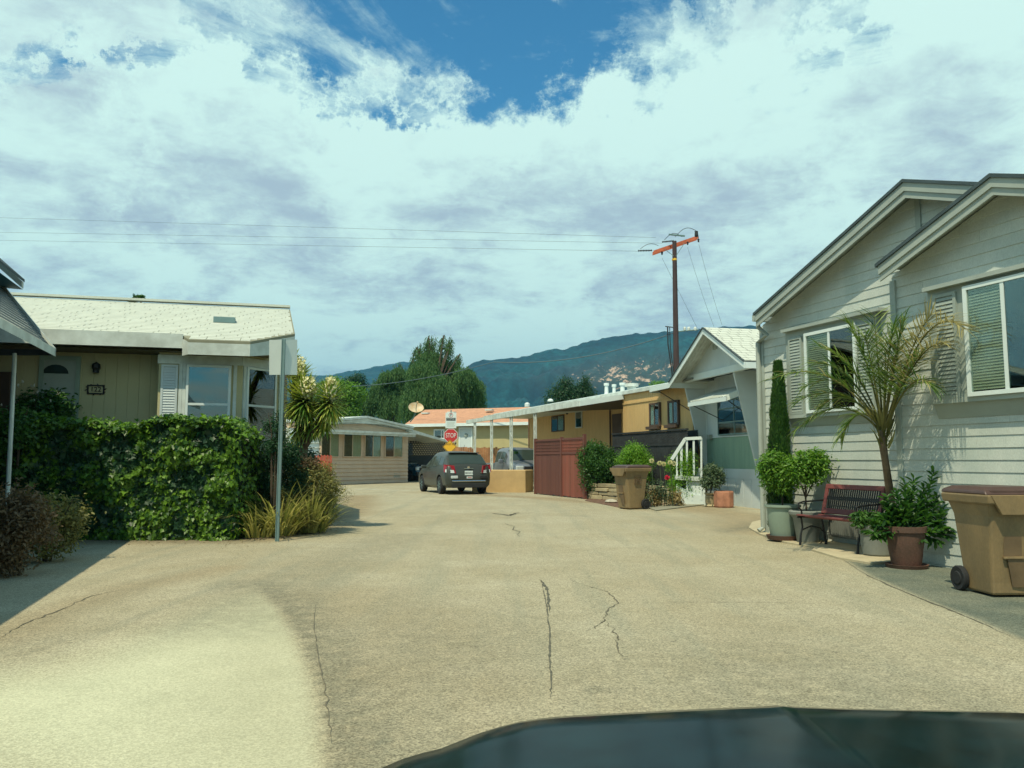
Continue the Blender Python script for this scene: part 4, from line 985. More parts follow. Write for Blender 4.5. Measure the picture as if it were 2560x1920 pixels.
MB().rect(pE, ea[0], ze - .08, eb[0], ze + .13, .44, .51).build('fascia', K['white'], rf)
for px, py in ((1067, 1033), (1132, 1031), (1226, 1025)):
    u, z = pE.uz(px, py + 2, -2.2); m = MB(); c = pE.W(u, z, -2.2); m.obox(c - pE.d * .28, pE.d * .56, pE.n * .35, Vector((0, 0, .10))); m.build('roof_vent', K['white_worn'], rf)
def pr(pl, x0, x1, yt, yb, off=0): 
    a = pl.uz(x0, (yt + yb) / 2, off)[0]; b = pl.uz(x1, (yt + yb) / 2, off)[0]; xm = (x0 + x1) / 2
    return a, pl.uz(xm, yb, off)[1], b, pl.uz(xm, yt, off)[1]
a, z0, b, z1 = pr(pE, 1085, 1112, 1073, 1098); window(pE, hE, a, z0, b, z1, .01, .09, (.72,), ())
a, z0, b, z1 = pr(pE, 1151, 1179, 1072, 1125); dr = MB().rect(pE, a, z0 - .8, b, z1, 0, .06).build('door', K['white_panel'], hE)
MB().ring(pE, [(a - .1, z0 - .8), (b + .1, z0 - .8), (b + .1, z1 + .12), (a - .1, z1 + .12)], [(a, z0 - .79), (b, z0 - .79), (b, z1), (a, z1)], 0, .09).build('frame', K['white'], dr)
u, z = pE.uz(1167, 1088); MB().lathe(pE.W(u, z, .12), [(.10, -.02), (.14, 0), (.10, .02)], 14, Matrix.Rotation(R(90), 3, 'X')).build('wreath', K['trim'], dr)
# weathered fence strip
pG_ = Plane(at(1180, 1150, 47), d=Vector((.96, -.2, 0)).normalized()); a = pG_.uz(1128, 1125)[0]; b = pG_.uz(1262, 1125)[0]; z = pG_.uz(1190, 1119)[1]; m = MB(); u = a
K['wood_orange'] = mat('orange_brown_fence_wood', (.42, .20, .09), .8, .3, 3, .3, 40, island=.25)
while u < b: m.rect(pG_, u, 0, u + .13, z + random.uniform(-.05, .04), 0, .02); u += .14
o = m.build('wooden_fence', K['wood_orange'], None, loc=(*pG_.W((a + b) / 2, 0)[:2], 0)); setp(o, 'orange brown board fence below the white door', 'fence')

# ================================================================ beige home with four tall window pairs
pH = Plane(G(874, 1211), 2600)
hF = thing('mobile_home', 'pinkish beige home with a low gable and a row of tall windows', 'house', (*pH.o[:2], 0))
f0, f1 = pH.uz(798, 1150)[0], pH.uz(1019, 1150)[0]; zt = pH.uz(900, 1079)[1]; zgt = pH.uz(920, 1045, .3)[1]
MB().rect(pH, f0, -.05, f1, zt + .12, -7, -.005).build('wall_core', K['beige'], hF)
laps(MB(), pH, [(f0, -.05), (f1, -.05), (f1, zt + .1), (f0, zt + .1)], .21, .02, 0, .045, .004).build('wall', K['beige'], hF)
for x0, x1 in ((801, 846), (857, 902), (910, 951), (961, 1005)):
    a, z0, b, z1 = pr(pH, x0, x1, 1089 if x0 < 850 else 1090, 1144, .03)
    z1 = zt - .02; z0 = pH.uz(905, 1143, .03)[1]
    w = window(pH, hF, a, z0, b, z1, .05, .04, (.5,), (), frame='beige', scr=(0, 1))
    MB().rect(pH, (a + b) / 2 + .03, z0 + .05, b - .05, z1 - .05, .061, .069).build('curtain', K['curtain'], w)
au, bu = pH.uz(812, 1079, .75)[0], pH.uz(1040, 1086, .75)[0]; zaw = (pH.uz(830, 1080, .75)[1] + pH.uz(1035, 1086, .75)[1]) / 2
m = MB(); m.obox(pH.W(au, zaw - .02, .0), pH.d * (bu - au), pH.n * .72, Vector((0, 0, .05))); rf = m.build('window_canopy', K['white_worn'], hF)
m = MB().rect(pH, au, zaw - .12, bu, zaw - .02, .70, .73); m.rect(pH, au, zaw - .015, bu, zaw + .10, .73, .78); m.build('fascia', K['white_worn'], rf)
# low gable
ga = [pH.uz(x, y, .35) for x, y in ((836, 1049), (920, 1040), (1034, 1066))]
zg0 = zt + .1; gm = MB()
pts = [(ga[0][0] - .2, zg0), (ga[2][0], zg0), (ga[2][0], zg0 + .45), (ga[1][0], zg0 + .95), (ga[0][0] - .2, zg0 + .70)]
zA = [g[1] for g in ga]
pts = [(ga[0][0] - .4, zg0), (ga[2][0] - .05, zg0), (ga[2][0] - .05, zA[2] - .05), (ga[1][0], zA[1] - .05), (ga[0][0] - .4, zA[0] - .12)]
gm.slab(pH, pts, -7, -.02); gm.build('gable_wall', K['beige'], hF)
rr = MB()
for (u0_, z0_), (u1_, z1_) in (((ga[0][0] - .5, zA[0] - .03), (ga[1][0], zA[1])), ((ga[1][0], zA[1]), (ga[2][0], zA[2]))):
    rr.slab(pH, [(u0_, z0_ - .06), (u1_, z1_ - .06), (u1_, z1_), (u0_, z0_)], -7, .36)
rr = rr.build('roof', K['white_worn'], hF); fb = MB()
for (u0_, z0_), (u1_, z1_) in (((ga[0][0] - .5, zA[0] - .03), (ga[1][0], zA[1])), ((ga[1][0], zA[1]), (ga[2][0], zA[2]))):
    fb.slab(pH, [(u0_, z0_ - .24), (u1_, z1_ - .24), (u1_, z1_ - .13), (u0_, z0_ - .13)], .28, .33); fb.slab(pH, [(u0_, z0_ - .12), (u1_, z1_ - .12), (u1_, z1_ - .02), (u0_, z0_ - .02)], .36, .40)
    fb.slab(pH, [(u0_, zg0 + .34), (u1_, zg0 + .34), (u1_, z1_ - .24), (u0_, z0_ - .24)], .0, .29)
fb.build('fascia', K['white_worn'], rr)
# left return wall in the sun
pL = Plane(pH.W(f0, 0), d=pH.n); wl_ = MB(); dd = (at(757, 1150, 41.5) - pH.W(f0, 0)).dot(-pH.d)
pLn = Plane(pH.W(f0, 0), d=-pH.n)
q = MB(); q.obox(pH.W(f0 - 2.0, -.05, -.6), pH.d * 2.0, pH.n * .55, Vector((0, 0, zt + .1))); q.build('side_room', K['white_worn'], hF)
ps = Plane(pH.W(f0 - 2.0, 0, -.05), d=pH.d); ps.n = pH.n; laps(MB(), ps, [(0, 0), (2.0, 0), (2.0, zt), (0, zt)], .24, 0, 0, .07).build('side_siding', K['white'], hF)
MB().rect(ps, .95, 0, 1.02, zt, .03, .06).build('corner_trim', K['white'], hF)
# carport roof to the right with lattice at the back
ca = pH.uz(1022, 1071, .2); cb = pH.uz(1119, 1101, .2)
m = MB(); m.slab(pH, [(ca[0], ca[1] - .2), (cb[0], cb[1] - .12), (cb[0], cb[1]), (ca[0], ca[1])], -4.5, .2); m.build('carport_roof', K['white_worn'], hF)
x0u, x1u = pH.uz(1017, 1150, -1.7)[0], pH.uz(1119, 1120, -1.7)[0]
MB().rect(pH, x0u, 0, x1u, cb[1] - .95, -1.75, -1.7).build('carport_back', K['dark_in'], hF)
lat = MB(); zb0, zb1 = cb[1] - .95, cb[1] - .05
def diag2(m, pl, a0, z0, a1, z1, w, o):
    d = Vector((a1 - a0, z1 - z0)).normalized(); nx, nz = -d.y * w / 2, d.x * w / 2
    m.slab(pl, [(a0 + nx, z0 + nz), (a0 - nx, z0 - nz), (a1 - nx, z1 - nz), (a1 + nx, z1 + nz)], o, o + .015)
u = x0u - .9
while u < x1u + .2:
    diag2(lat, pH, u, zb0, u + .9, zb0 + .9, .11, -1.74); diag2(lat, pH, u, zb0 + .9, u + .9, zb0, .11, -1.72); u += .24
lat.build('lattice', K['dark_wood'], hF)
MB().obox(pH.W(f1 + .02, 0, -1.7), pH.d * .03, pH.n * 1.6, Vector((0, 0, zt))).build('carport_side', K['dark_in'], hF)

def text_mesh(name, s, size, mt, parent, M, ext=.004, loc=None):
    cu = bpy.data.curves.new(name, 'FONT'); cu.body = s; cu.size = size; cu.extrude = ext; cu.align_x = 'CENTER'; cu.align_y = 'CENTER'
    ob = bpy.data.objects.new('tmp', cu); col.objects.link(ob); dg = bpy.context.evaluated_depsgraph_get(); dg.update()
    me = bpy.data.meshes.new_from_object(ob.evaluated_get(dg)); bpy.data.objects.remove(ob); bpy.data.curves.remove(cu)
    base = WL[parent.name] if parent else Vector(loc)
    me.transform(Matrix.Translation(-base) @ M); me.materials.clear()
    return link_mesh(name, me, mt, parent, loc)
def faceM(p, n):
    """matrix that stands text upright at p facing n"""
    n = Vector((n.x, n.y, 0)).normalized(); x = Vector((-n.y, n.x, 0)); z = Vector((0, 0, 1))
    return Matrix.Translation(p) @ Matrix(((x.x, z.x, n.x, 0), (x.y, z.y, n.y, 0), (x.z, z.z, n.z, 0), (0, 0, 0, 1)))
u, z = pH.uz(991, 1189); text_mesh('house_number', '886', .36, K['trim'], hF, faceM(pH.W(u, z, .03), pH.n))

# red picket fence in front of it
pP = Plane(G(810, 1214), d=Vector((.9, .2, 0)).normalized()); a = pP.uz(768, 1180)[0]; b = pP.uz(827, 1180)[0]; z = pP.uz(810, 1137)[1]; u = a
K['picket'] = mat('bright_red_picket', (.42, .085, .05), .7, .25, 3, .2, 40, island=.2)
pf = thing('picket_fence', 'short faded red picket fence at the corner of the beige home', 'fence', (*pP.o[:2], 0))
m = MB()
while u < b: m.slab(pP, [(u, 0), (u + .13, 0), (u + .13, z - .05), (u + .065, z), (u, z - .05)], 0, .02); u += .155
m.build('pickets', K['picket'], pf)
MB().rect(pP, a, z * .3, b, z * .3 + .08, -.04, 0).rect(pP, a, z * .75, b, z * .75 + .08, -.04, 0).build('rail', K['picket'], pf)

# ================================================================ yellow home with a cream roof (left)
pG = Plane((-.4125 * 15.5, 15.5), 9000)
hG = thing('mobile_home', 'pale yellow home with a cream shingle roof and bay windows behind the ivy hedge', 'house', (*pG.o[:2], 0))
gu0 = pG.uz(-260, 1000)[0]; gub = pG.uz(398, 950)[0]; gur = pG.uz(640, 950)[0]
zsoff = pG.uz(300, 868, 1.0)[1]
MB().rect(pG, gu0, 0, gur, zsoff + .15, -6, -.012).build('wall_core', K['yellow'], hG)
grooves(MB(), pG, [(gu0, 0), (gub, 0), (gub, zsoff + .1), (gu0, zsoff + .1)], .2, -.012, .012, .005).build('wall', K['yellow'], hG)
# roof plane through surveyed corners
AWO = .75
eA = pG.uz(140, 832, AWO); eB = pG.uz(458, 842, AWO); zeav = (eA[1] + eB[1]) / 2
rA = pG.uz(60, 742, -3.0); rB = pG.uz(725, 775, -3.0); zrd = (rA[1] + rB[1]) / 2
zro = zeav + .02; slope = (zrd - zro) / (3.0 + AWO)
def zr_(o): return zrd - slope * (o + 3.0)
uRr = rB[0]; uRe = pG.uz(731, 837, .12)[0]; uL_ = gu0 - 1
pbu = [pG.uz(472, 857, 1.0)[0], pG.uz(626, 861, 1.0)[0]]
def rp(u, o, dz=0): return pG.W(u, zr_(o) + dz, o)
outl = [(uL_, AWO), (pG.uz(458, 842, AWO)[0], AWO), (pbu[0], 1.05), (pbu[1], 1.05), (uRe + .05, .1), (uRr, -3.0), (uL_, -3.0)]
n = len(outl); V = [rp(u, o) for u, o in outl] + [rp(u, o, -.05) for u, o in outl]
rf = MB().add(V, [tuple(range(n)), tuple(range(2 * n - 1, n - 1, -1))] + [(i, i + n, (i + 1) % n + n, (i + 1) % n) for i in range(n)])
bk = [rp(uL_, -3.0), rp(uRr, -3.0), pG.W(uRr, zro, -6.8), pG.W(uL_, zro, -6.8)]; rf.add(bk, [(0, 1, 2, 3)])
rf = rf.build('roof', K['roof_gap'], hG)
sm = MB(); o = 1.02; k = 0
while o > -2.95:
    o2 = max(o - .145, -3.0); u = uL_ + (k * .37) % .9; k += 1
    # right limit of this course
    def rlim(oo): 
        if oo > .1: return pbu[1] + (uRe + .05 - pbu[1]) * (1.05 - oo) / .95
        return uRe + .05 + (uRr - uRe - .05) * (.1 - oo) / 3.1
    llim = uL_ if o <= AWO else pbu[0]
    u = max(u, llim); R1 = rlim(o) - .02
    while u < R1 - .05:
        w = min(random.choice((.3, .3, .9, .6, .3)), R1 - u); h = .013; e_ = .011
        sm.add([rp(u + .003, o, h), rp(u + w - e_, o, h), rp(u + w - e_, o2 - .004, .003), rp(u + .003, o2 - .004, .003), rp(u + .003, o, -.02), rp(u + w - e_, o, -.02)], [(0, 1, 2, 3), (0, 4, 5, 1), (0, 3, 4), (1, 5, 2)]); u += w
    o = o2
sm.build('shingles', K['pale_shingle'], rf)
MB().obox(rp(uL_, -3.1, .0), pG.d * (uRr - uL_), pG.n * .2, Vector((0, 0, .05))).build('ridge_cap', K['pale_shingle'], rf)
u, z = pG.uz(562, 800, -.9); c = rp(u, -.75, .02); MB().obox(c - pG.d * .21, pG.d * .42, -pG.n * .25, Vector((0, 0, .12))).build('roof_vent', K['grey_metal'], rf)
# awning gutter band, bay fascia
fh = .235
gb = MB(); gl = outl[1][0]
gb.obox(pG.W(uL_, zr_(AWO) - fh, AWO), pG.d * (gl - uL_), pG.n * .05, Vector((0, 0, fh + .03)))
gb.build('gutter', K['white_worn'], rf)
fz = MB(); P3 = [(gl, AWO + .05), (pbu[0], 1.05), (pbu[1], 1.05), (uRe + .05, .1)]
for (ua_, oa), (ub_, ob_) in zip(P3[:-1], P3[1:]):
    A, B = pG.W(ua_, 0, oa), pG.W(ub_, 0, ob_); t = (B - A).normalized(); nn = Vector((t.y, -t.x, 0)); nn = nn if nn.dot(pG.n) > 0 else -nn
    z0_ = (zr_(1.05) - fh - .04)
    V = [Vector((A.x, A.y, z0_)), Vector((B.x, B.y, z0_ + (zr_(ob_) - zr_(1.05)) * .6)), Vector((B.x, B.y, zr_(ob_) - .052)), Vector((A.x, A.y, zr_(oa) - .052))]; V += [v - nn * .03 for v in V]
    fz.add(V, [(0, 1, 2, 3), (7, 6, 5, 4), (0, 4, 5, 1), (1, 5, 6, 2), (2, 6, 7, 3), (3, 7, 4, 0)])
fz.build('fascia', K['white_worn'], rf)
MB().add([pG.W(uL_, zsoff - .0, 0), pG.W(uL_, zsoff, AWO), pG.W(gl, zsoff, AWO), pG.W(pbu[0], zsoff - .05, 1.02), pG.W(pbu[1], zsoff - .05, 1.02), pG.W(uRe, zsoff - .02, .12), pG.W(uRe - .1, zsoff, 0)], [tuple(range(7))]).build('soffit', K['soffit'], rf)
# front door, lamp, number plaque
a, z0, b, z1 = pr(pG, 92, 196, 890, 1200); MB().ring(pG, [(a, 0), (b, 0), (b, z1), (a, z1)], [(a + .08, .01), (b - .08, .01), (b - .08, z1 - .08), (a + .08, z1 - .08)], 0, .04).build('door_frame', K['pot_green'], hG)
dr = MB().rect(pG, a + .08, .0, b - .08, z1 - .08, 0, .02).build('door', K['trim'], hG)
ux, zx_ = pG.uz(140, 934); m = MB(); n = 10; V = [pG.W(ux + .22 * math.cos(math.pi * i / n), zx_ + .17 * math.sin(math.pi * i / n), .026) for i in range(n + 1)]; m.poly(V); m.build('fanlight', K['car_glass'], dr)
ux, zx_ = pG.uz(243, 921); MB().lathe(pG.W(ux, zx_, .08), [(0, .12), (.075, .07), (.08, .0), (.055, -.05), (.06, -.09), (.0, -.1)], 8).build('wall_lamp', K['black'], hG)
ux, zx_ = pG.uz(240, 974); pq = MB().ring(pG, [(ux - .15, zx_ - .09), (ux + .15, zx_ - .09), (ux + .15, zx_ + .09), (ux - .15, zx_ + .09)], [(ux - .125, zx_ - .065), (ux + .125, zx_ - .065), (ux + .125, zx_ + .065), (ux - .125, zx_ + .065)], .0, .025)
for i in range(10):
    w = 2 * math.pi * i / 10; pq.tube([pG.W(ux + .15 * math.cos(w), zx_ + .08 * math.sin(w), .02), pG.W(ux + .19 * math.cos(w + .2), zx_ + .11 * math.sin(w + .2), .03)], .009, 5)
pq = pq.build('number_plaque', K['black'], hG); text_mesh('digits', '122', .13, K['black'], pq, faceM(pG.W(ux, zx_, .015), pG.n))
# bay
bA, bB = pG.uz(398, 950, .35)[0], pG.uz(598, 950, .9)[0]
b0, b1, b2, b3 = pG.uz(396, 950, .0)[0] , pG.uz(396, 950, .45)[0], pG.uz(604, 950, .45)[0], pG.uz(704, 960, -.35)[0]
zbt = zsoff + .02
bc = MB(); C4 = [pG.W(b1, 0, -.01), pG.W(b1, 0, .45), pG.W(b2, 0, .45), pG.W(b3, 0, -.35), pG.W(b3 - .3, 0, -2)]
V = C4 + [Vector((c.x, c.y, zbt)) for c in C4]; bc.add(V, [(i, (i + 1) % 5, (i + 1) % 5 + 5, i + 5) for i in range(5)] + [(5, 6, 7, 8, 9)])
bc.build('bay', K['yellow'], hG)
f1_ = Plane(pG.W(b1, 0, .45), d=pG.d); f1_.n = pG.n; wdt = b2 - b1
dv = (C4[3] - C4[2]).normalized(); f2_ = Plane(C4[2], d=dv); wd2 = (C4[3] - C4[2]).length
tb = MB(); zhd = f1_.uz(520, 893)[1]; zh1 = f1_.uz(520, 912)[1]
tb.rect(f1_, -.02, zh1 + .0, wdt + .01, zhd + .02, 0, .03).rect(f2_, -.01, zh1, wd2 + .02, zhd + .02, 0, .03)
for fpl, x in ((f1_, 452), (f1_, 461), (f1_, 588), (f2_, 610), (f2_, 700)):
    u = fpl.uz(x, 950)[0]; tb.rect(fpl, u - .03, 0, u + .03, zh1, 0, .03)
tb.build('trim', K['white_worn'], hG)
u = f1_.uz(400, 950)[0]; v = f1_.uz(452, 950)[0]; shutter(f1_, hG, u + .02, 1.2, v - .05, zh1 - .02, .004, 'white_panel')
def dh(fpl, x0, x1):
    a = fpl.uz(x0, 950, .02)[0]; b = fpl.uz(x1, 950, .02)[0]; zt_ = zh1 - .01; zb_ = 1.25
    zm_ = fpl.uz((x0 + x1) / 2, 1011 if fpl is f1_ else 1016, .02)[1]
    w = window(fpl, hG, a, zb_, b, zt_, .012, .045, (), (), frame='white'); MB().rect(fpl, a + .03, zm_ - .022, b - .03, zm_ + .022, .02, .055).build('meeting_rail', K['white'], w)
dh(f1_, 466, 578); dh(f2_, 615, 689)
# brown wall behind the sign post
MB().obox(pG.W(gur, 0, -5.9), pG.d * (b3 - gur), pG.n * 4.2, Vector((0, 0, zsoff + .1))).build('rear_wall', K['brown_trim'], hG)

# ================================================================ blue home and patio cover (far left)
pc = at(140, 881, 12.9)
dW = Vector((-.32, 1, 0)).normalized(); nW = Vector((dW.y, -dW.x, 0))            # nW points to the road
hH = thing('mobile_home', 'deep blue home with pale rakes at the left edge, partly out of view', 'house', (-11, 8, 0))
pR = Plane((pc.x, pc.y), d=Vector((1, 0, 0)))
q0 = at(62, 699, 13.2); q1 = at(-60, 592, 13.2)
d_ = (q1 - q0); k = 3.2 / abs(d_.x); q2 = q0 + d_ * k
m = MB(); th = Vector((0, 0, .05)); bk = -dW * 11
m.add([q0, q2, q2 + bk, q0 + bk, q0 - th, q2 - th, q2 + bk - th, q0 + bk - th], [(0, 1, 2, 3), (4, 7, 6, 5), (0, 4, 5, 1), (1, 5, 6, 2), (2, 6, 7, 3), (3, 7, 4, 0)])
r = m.build('roof', K['shingle_dark'], hH)
m = MB(); a = q0 - th - Vector((.015, 0, .11)); b = q2 - th - Vector((0, 0, .11)); m.add([a, b, b + Vector((0, 0, .11)), a + Vector((0, 0, .11)), a + bk * .01, b + bk * .01, b + bk * .01 + Vector((0, 0, .11)), a + bk * .01 + Vector((0, 0, .11))], [(0, 1, 2, 3), (7, 6, 5, 4), (0, 4, 5, 1), (1, 5, 6, 2), (2, 6, 7, 3), (3, 7, 4, 0)])
m.build('fascia', K['fascia'], r)
w0_ = at(7, 720, 13.35); zbl = at(55, 718, 13.25).z
m = MB(); X0 = w0_.x; m.add([Vector((X0, 13.3, 0)), Vector((-15, 13.3, 0)), Vector((-15, 13.3, zbl + 1.6)), Vector((X0, 13.3, zbl + .0))], [(0, 1, 2, 3)])
m.obox(Vector((X0, 13.3, 0)), Vector((-5, 0, 0)), -dW * 11, Vector((0, 0, zbl + .1)))
m.build('wall', K['blue_wall'], hH)
a, b = at(55, 718, 10.24), at(0, 717, 10.24); m = MB(); m.add([q0 - th - Vector((.02, -.0, .12)), q0 + bk - th - Vector((.02, 0, .12)), Vector((X0 - .1, 13.2 + bk.y, zbl)), Vector((X0 - .1, 13.24, zbl))], [(0, 1, 2, 3)]); m.build('soffit', K['blue_wall'], r)

pcv = thing('patio_cover', 'corrugated metal patio cover on a thin pipe post, left of the yellow home', 'awning', (pc.x, pc.y, 0))
p1 = at(7, 718, 13.2); rr_ = (p1 - pc); ext = 5.0
m = MB(); nn = 16; B_ = -dW * 10.5
far = [pc + rr_ * (i / nn) for i in range(nn + 1)]
for i in range(nn):
    a, b = pc + rr_ * (i / nn), pc + rr_ * ((i + .7) / nn); c = pc + rr_ * ((i + 1) / nn); dn = Vector((0, 0, -.03))
    m.add([a, b, b + B_, a + B_], [(0, 1, 2, 3)]); m.add([b + dn, c + dn, c + dn + B_, b + dn + B_], [(0, 1, 2, 3)]); m.add([b, b + dn, b + dn + B_, b + B_], [(0, 1, 2, 3)])
m.build('corrugated_sheet', K['awn_under'], pcv)
up = Vector((0, 0, .06)); dn = Vector((0, 0, -.07)); e = -dW * .04
m = MB(); A = [pc + dn, pc + rr_ + dn, pc + rr_ + up, pc + up]; m.add(A + [v - e * -2 for v in A], [(0, 1, 2, 3), (7, 6, 5, 4), (0, 4, 5, 1), (1, 5, 6, 2), (2, 6, 7, 3), (3, 7, 4, 0)])
m.add([pc + dn, pc + up, pc + up + B_, pc + dn + B_], [(0, 1, 2, 3)])
m.build('fascia', K['white_worn'], pcv)
# cross beam and post
bm0 = at(132, 884, 12.8); m = MB(); m.obox(Vector((bm0.x - 3.2, bm0.y, bm0.z - .02)), Vector((3.2, 0, 0)), Vector((0, .08, 0)), Vector((0, 0, .09))); m.build('beam', K['dark_wood'], pcv)
t0, t1 = at(37, 884, 12.8), at(20, 1230, 12.3); d = (t1 - t0); t2 = t0 + d * (t0.z / (t0.z - t1.z))
MB().tube([t0, t2], .033, 8).build('post', K['white_worn'], pcv)
MB().obox(Vector((-14, 14.5, 0)), Vector((14 - 9.15, 0, 0)), Vector((0, .2, 0)), Vector((0, 0, 2.9))).build('back_wall', K['brown_trim'], pcv)

# ================================================================ poles, wires, signs
YP = 46.0
pb, pt = at(1694, 1150, YP), at(1686, 603, YP)
up_ = thing('utility_pole', 'tall dark utility pole with an orange red crossarm above the gabled home', 'utility pole', (pb.x, pb.y, 0))
MB().tube([(pb.x, pb.y, 0), (pb.x * .5 + pt.x * .5, YP, pt.z * .5), pt], [.19, .165, .125], 12).build('pole', K['pole'], up_)
ba = at(1686, 649, YP); MB().lathe(ba, [(.145, -.06), (.15, 0), (.145, .06)], 12).build('band', K['sign_yellow'], up_)
c0, c1 = at(1633, 628, YP - .2), at(1744, 590, YP + 1.2)
for dy in (-.17, .17):
    a = c0 + Vector((0, dy, 0)); b = c1 + Vector((0, dy, 0)); m = MB(); m.obox(a, b - a, Vector((0, .09, 0)), Vector((0, 0, -.19))); m.build('crossarm', K['crossarm'], up_)
def wire(pts, r=.013, name='brace', mt='black', parent=up_, n=5): return MB().tube(pts, r, n).build(name, K[mt], parent)
for dx in (-1, 1): wire([at(1687 + dx * 3, 640, YP - .2), at(1687 + dx * 24, 616 - dx * 8, YP - .2)], .018, 'brace', 'grey_metal')
for px, py in ((1655, 637), (1719, 612), (1746, 605)):
    a = at(px, py - 8, YP); MB().lathe(a, [(.03, 0), (.07, -.03), (.07, -.06), (.04, -.08), (.06, -.12), (.03, -.2)], 8).build('insulator', K['black'], up_)
for a, b in (((1595, 627), (1631, 626)), ((1655, 605), (1685, 602))):
    P0, P1 = at(*a, YP), at(*b, YP); m = MB(); prof = []; L_ = (P1 - P0).length; k = 9
    for i in range(k): prof += [(.02, L_ * i / k), (.06, L_ * (i + .3) / k), (.06, L_ * (i + .5) / k), (.02, L_ * (i + .8) / k)]
    q = (P1 - P0).normalized().to_track_quat('Z', 'Y').to_matrix(); m.lathe(P0, prof, 8, q); m.build('insulator', K['black'], up_)
def arc(a, b, h, n=9):
    P0, P1 = at(*a, YP), at(*b, YP); return [P0.lerp(P1, i / n) + Vector((0, 0, h * math.sin(math.pi * i / n))) for i in range(n + 1)]
wire(arc((1601, 622), (1646, 614), .2), .014, 'jumper_wire'); wire(arc((1661, 600), (1705, 592), .3), .016, 'jumper_wire'); wire(arc((1688, 592), (1742, 578), .35), .016, 'jumper_wire'); wire(arc((1744, 578), (1748, 606), .0), .014, 'jumper_wire')
MB().tube([at(1672, 586, YP), at(1712, 590, YP)], .05, 6).build('cutout_switch', K['grey_metal'], up_)
MB().lathe(at(1741, 592, YP), [(.09, 0), (.11, .1), (.09, .3), (.12, .32)], 8).build('insulator', K['black'], up_)
wire([at(1663, 816, YP), at(1688, 819, YP)], .03, 'bracket', 'black'); wire([at(1689, 829, YP), at(1745, 824, YP)], .04, 'bracket', 'grey_metal')
wire([at(1669, 818, YP), at(1670, 860, YP), at(1680, 930, YP), at(1682, 1000, YP)], .04, 'cable_riser'); wire([at(1674, 818, YP), at(1676, 870, YP), at(1684, 930, YP)], .025, 'cable_riser')
for px in (1712, 1722, 1738): MB().lathe(at(px, 826, YP), [(.08, 0), (.09, .12), (.06, .2), (0, .22)], 8).build('insulator', K['white_worn'], up_)
K['wire'] = mat('wire', (.08, .12, .14), .6, .1, 1)
def cable(P0, P1, sag, r, label, group, n=24):
    r = r * .62 if r < .015 else r * .8
    pts = [P0.lerp(P1, i / n) - Vector((0, 0, sag * 4 * (i / n) * (1 - i / n))) for i in range(n + 1)]
    o = MB().tube(pts, r, 5).build('overhead_wire', K['wire'], None, loc=tuple(pts[0])); setp(o, label, 'wire', group)
cable(at(-40, 543, 62), at(1640, 594, YP), .0, .013, 'topmost thin wire running from the crossarm across the clouds', 'overhead wires')
cable(at(-40, 580, 62), at(1655, 608, YP), .0, .013, 'middle thin wire running from the crossarm across the clouds', 'overhead wires')
cable(at(-40, 600, 62), at(1596, 628, YP), .0, .013, 'lowest of the three thin wires leaving the crossarm', 'overhead wires')
cable(at(1655, 645, YP), at(1745, 824, YP + 2), .0, .012, 'faint wire sloping down across the pole', 'overhead wires')
cable(at(1719, 618, YP), at(1790, 830, YP + 3), .2, .012, 'inner wire sloping down to the cream roof', 'overhead wires')
cable(at(1747, 610, YP), at(1805, 812, YP + 3), .2, .012, 'outer wire sloping down to the cream roof', 'overhead wires')
cable(at(880, 966, 60), at(1235, 905, 52), .3, .03, 'dark sagging cable crossing the willowy trees', 'overhead wires')
cable(at(1235, 905, 52), at(1690, 830, YP), .6, .035, 'dark sagging cable in front of the hillside', 'overhead wires')
cable(at(1746, 822, YP), at(1900, 822, YP - 8), .1, .02, 'short wire above the cream shingles', 'overhead wires')

# steel post with two blank sign backs
YS = 13.0
b_, t_ = at(696, 1240, YS), at(709, 848, YS); ft = t_ + (b_ - t_) * (t_.z / (t_.z - b_.z))
ss = thing('sign_post', 'green grey steel post carrying two blank white sign backs', 'sign', (ft.x, ft.y, 0))
a = (t_ - ft); m = MB(); m.obox(ft - Vector((.028, 0, 0)), Vector((.056, 0, 0)), Vector((0, .03, 0)), a); m.obox(ft - Vector((.028, -.0, 0)), Vector((.012, 0, 0)), Vector((0, -.012, 0)), a); m.obox(ft + Vector((.016, 0, 0)), Vector((.012, 0, 0)), Vector((0, -.012, 0)), a)
m.build('post', K['grey_metal'], ss)
for x0, x1, dy0, dy1 in ((673, 706, .16, .04), (712, 743, .04, .22)):
    A, B = at(x0, 850, YS + dy0), at(x1, 849, YS + dy1); C, D = at(x1, 937, YS + dy1), at(x0, 937, YS + dy0); q = Vector((0, .004, 0))
    MB().add([A, B, C, D, A + q, B + q, C + q, D + q], [(0, 3, 2, 1), (4, 5, 6, 7), (0, 1, 5, 4), (1, 2, 6, 5), (2, 3, 7, 6), (3, 0, 4, 7)]).build('sign_plate', K['sign_back'], ss)

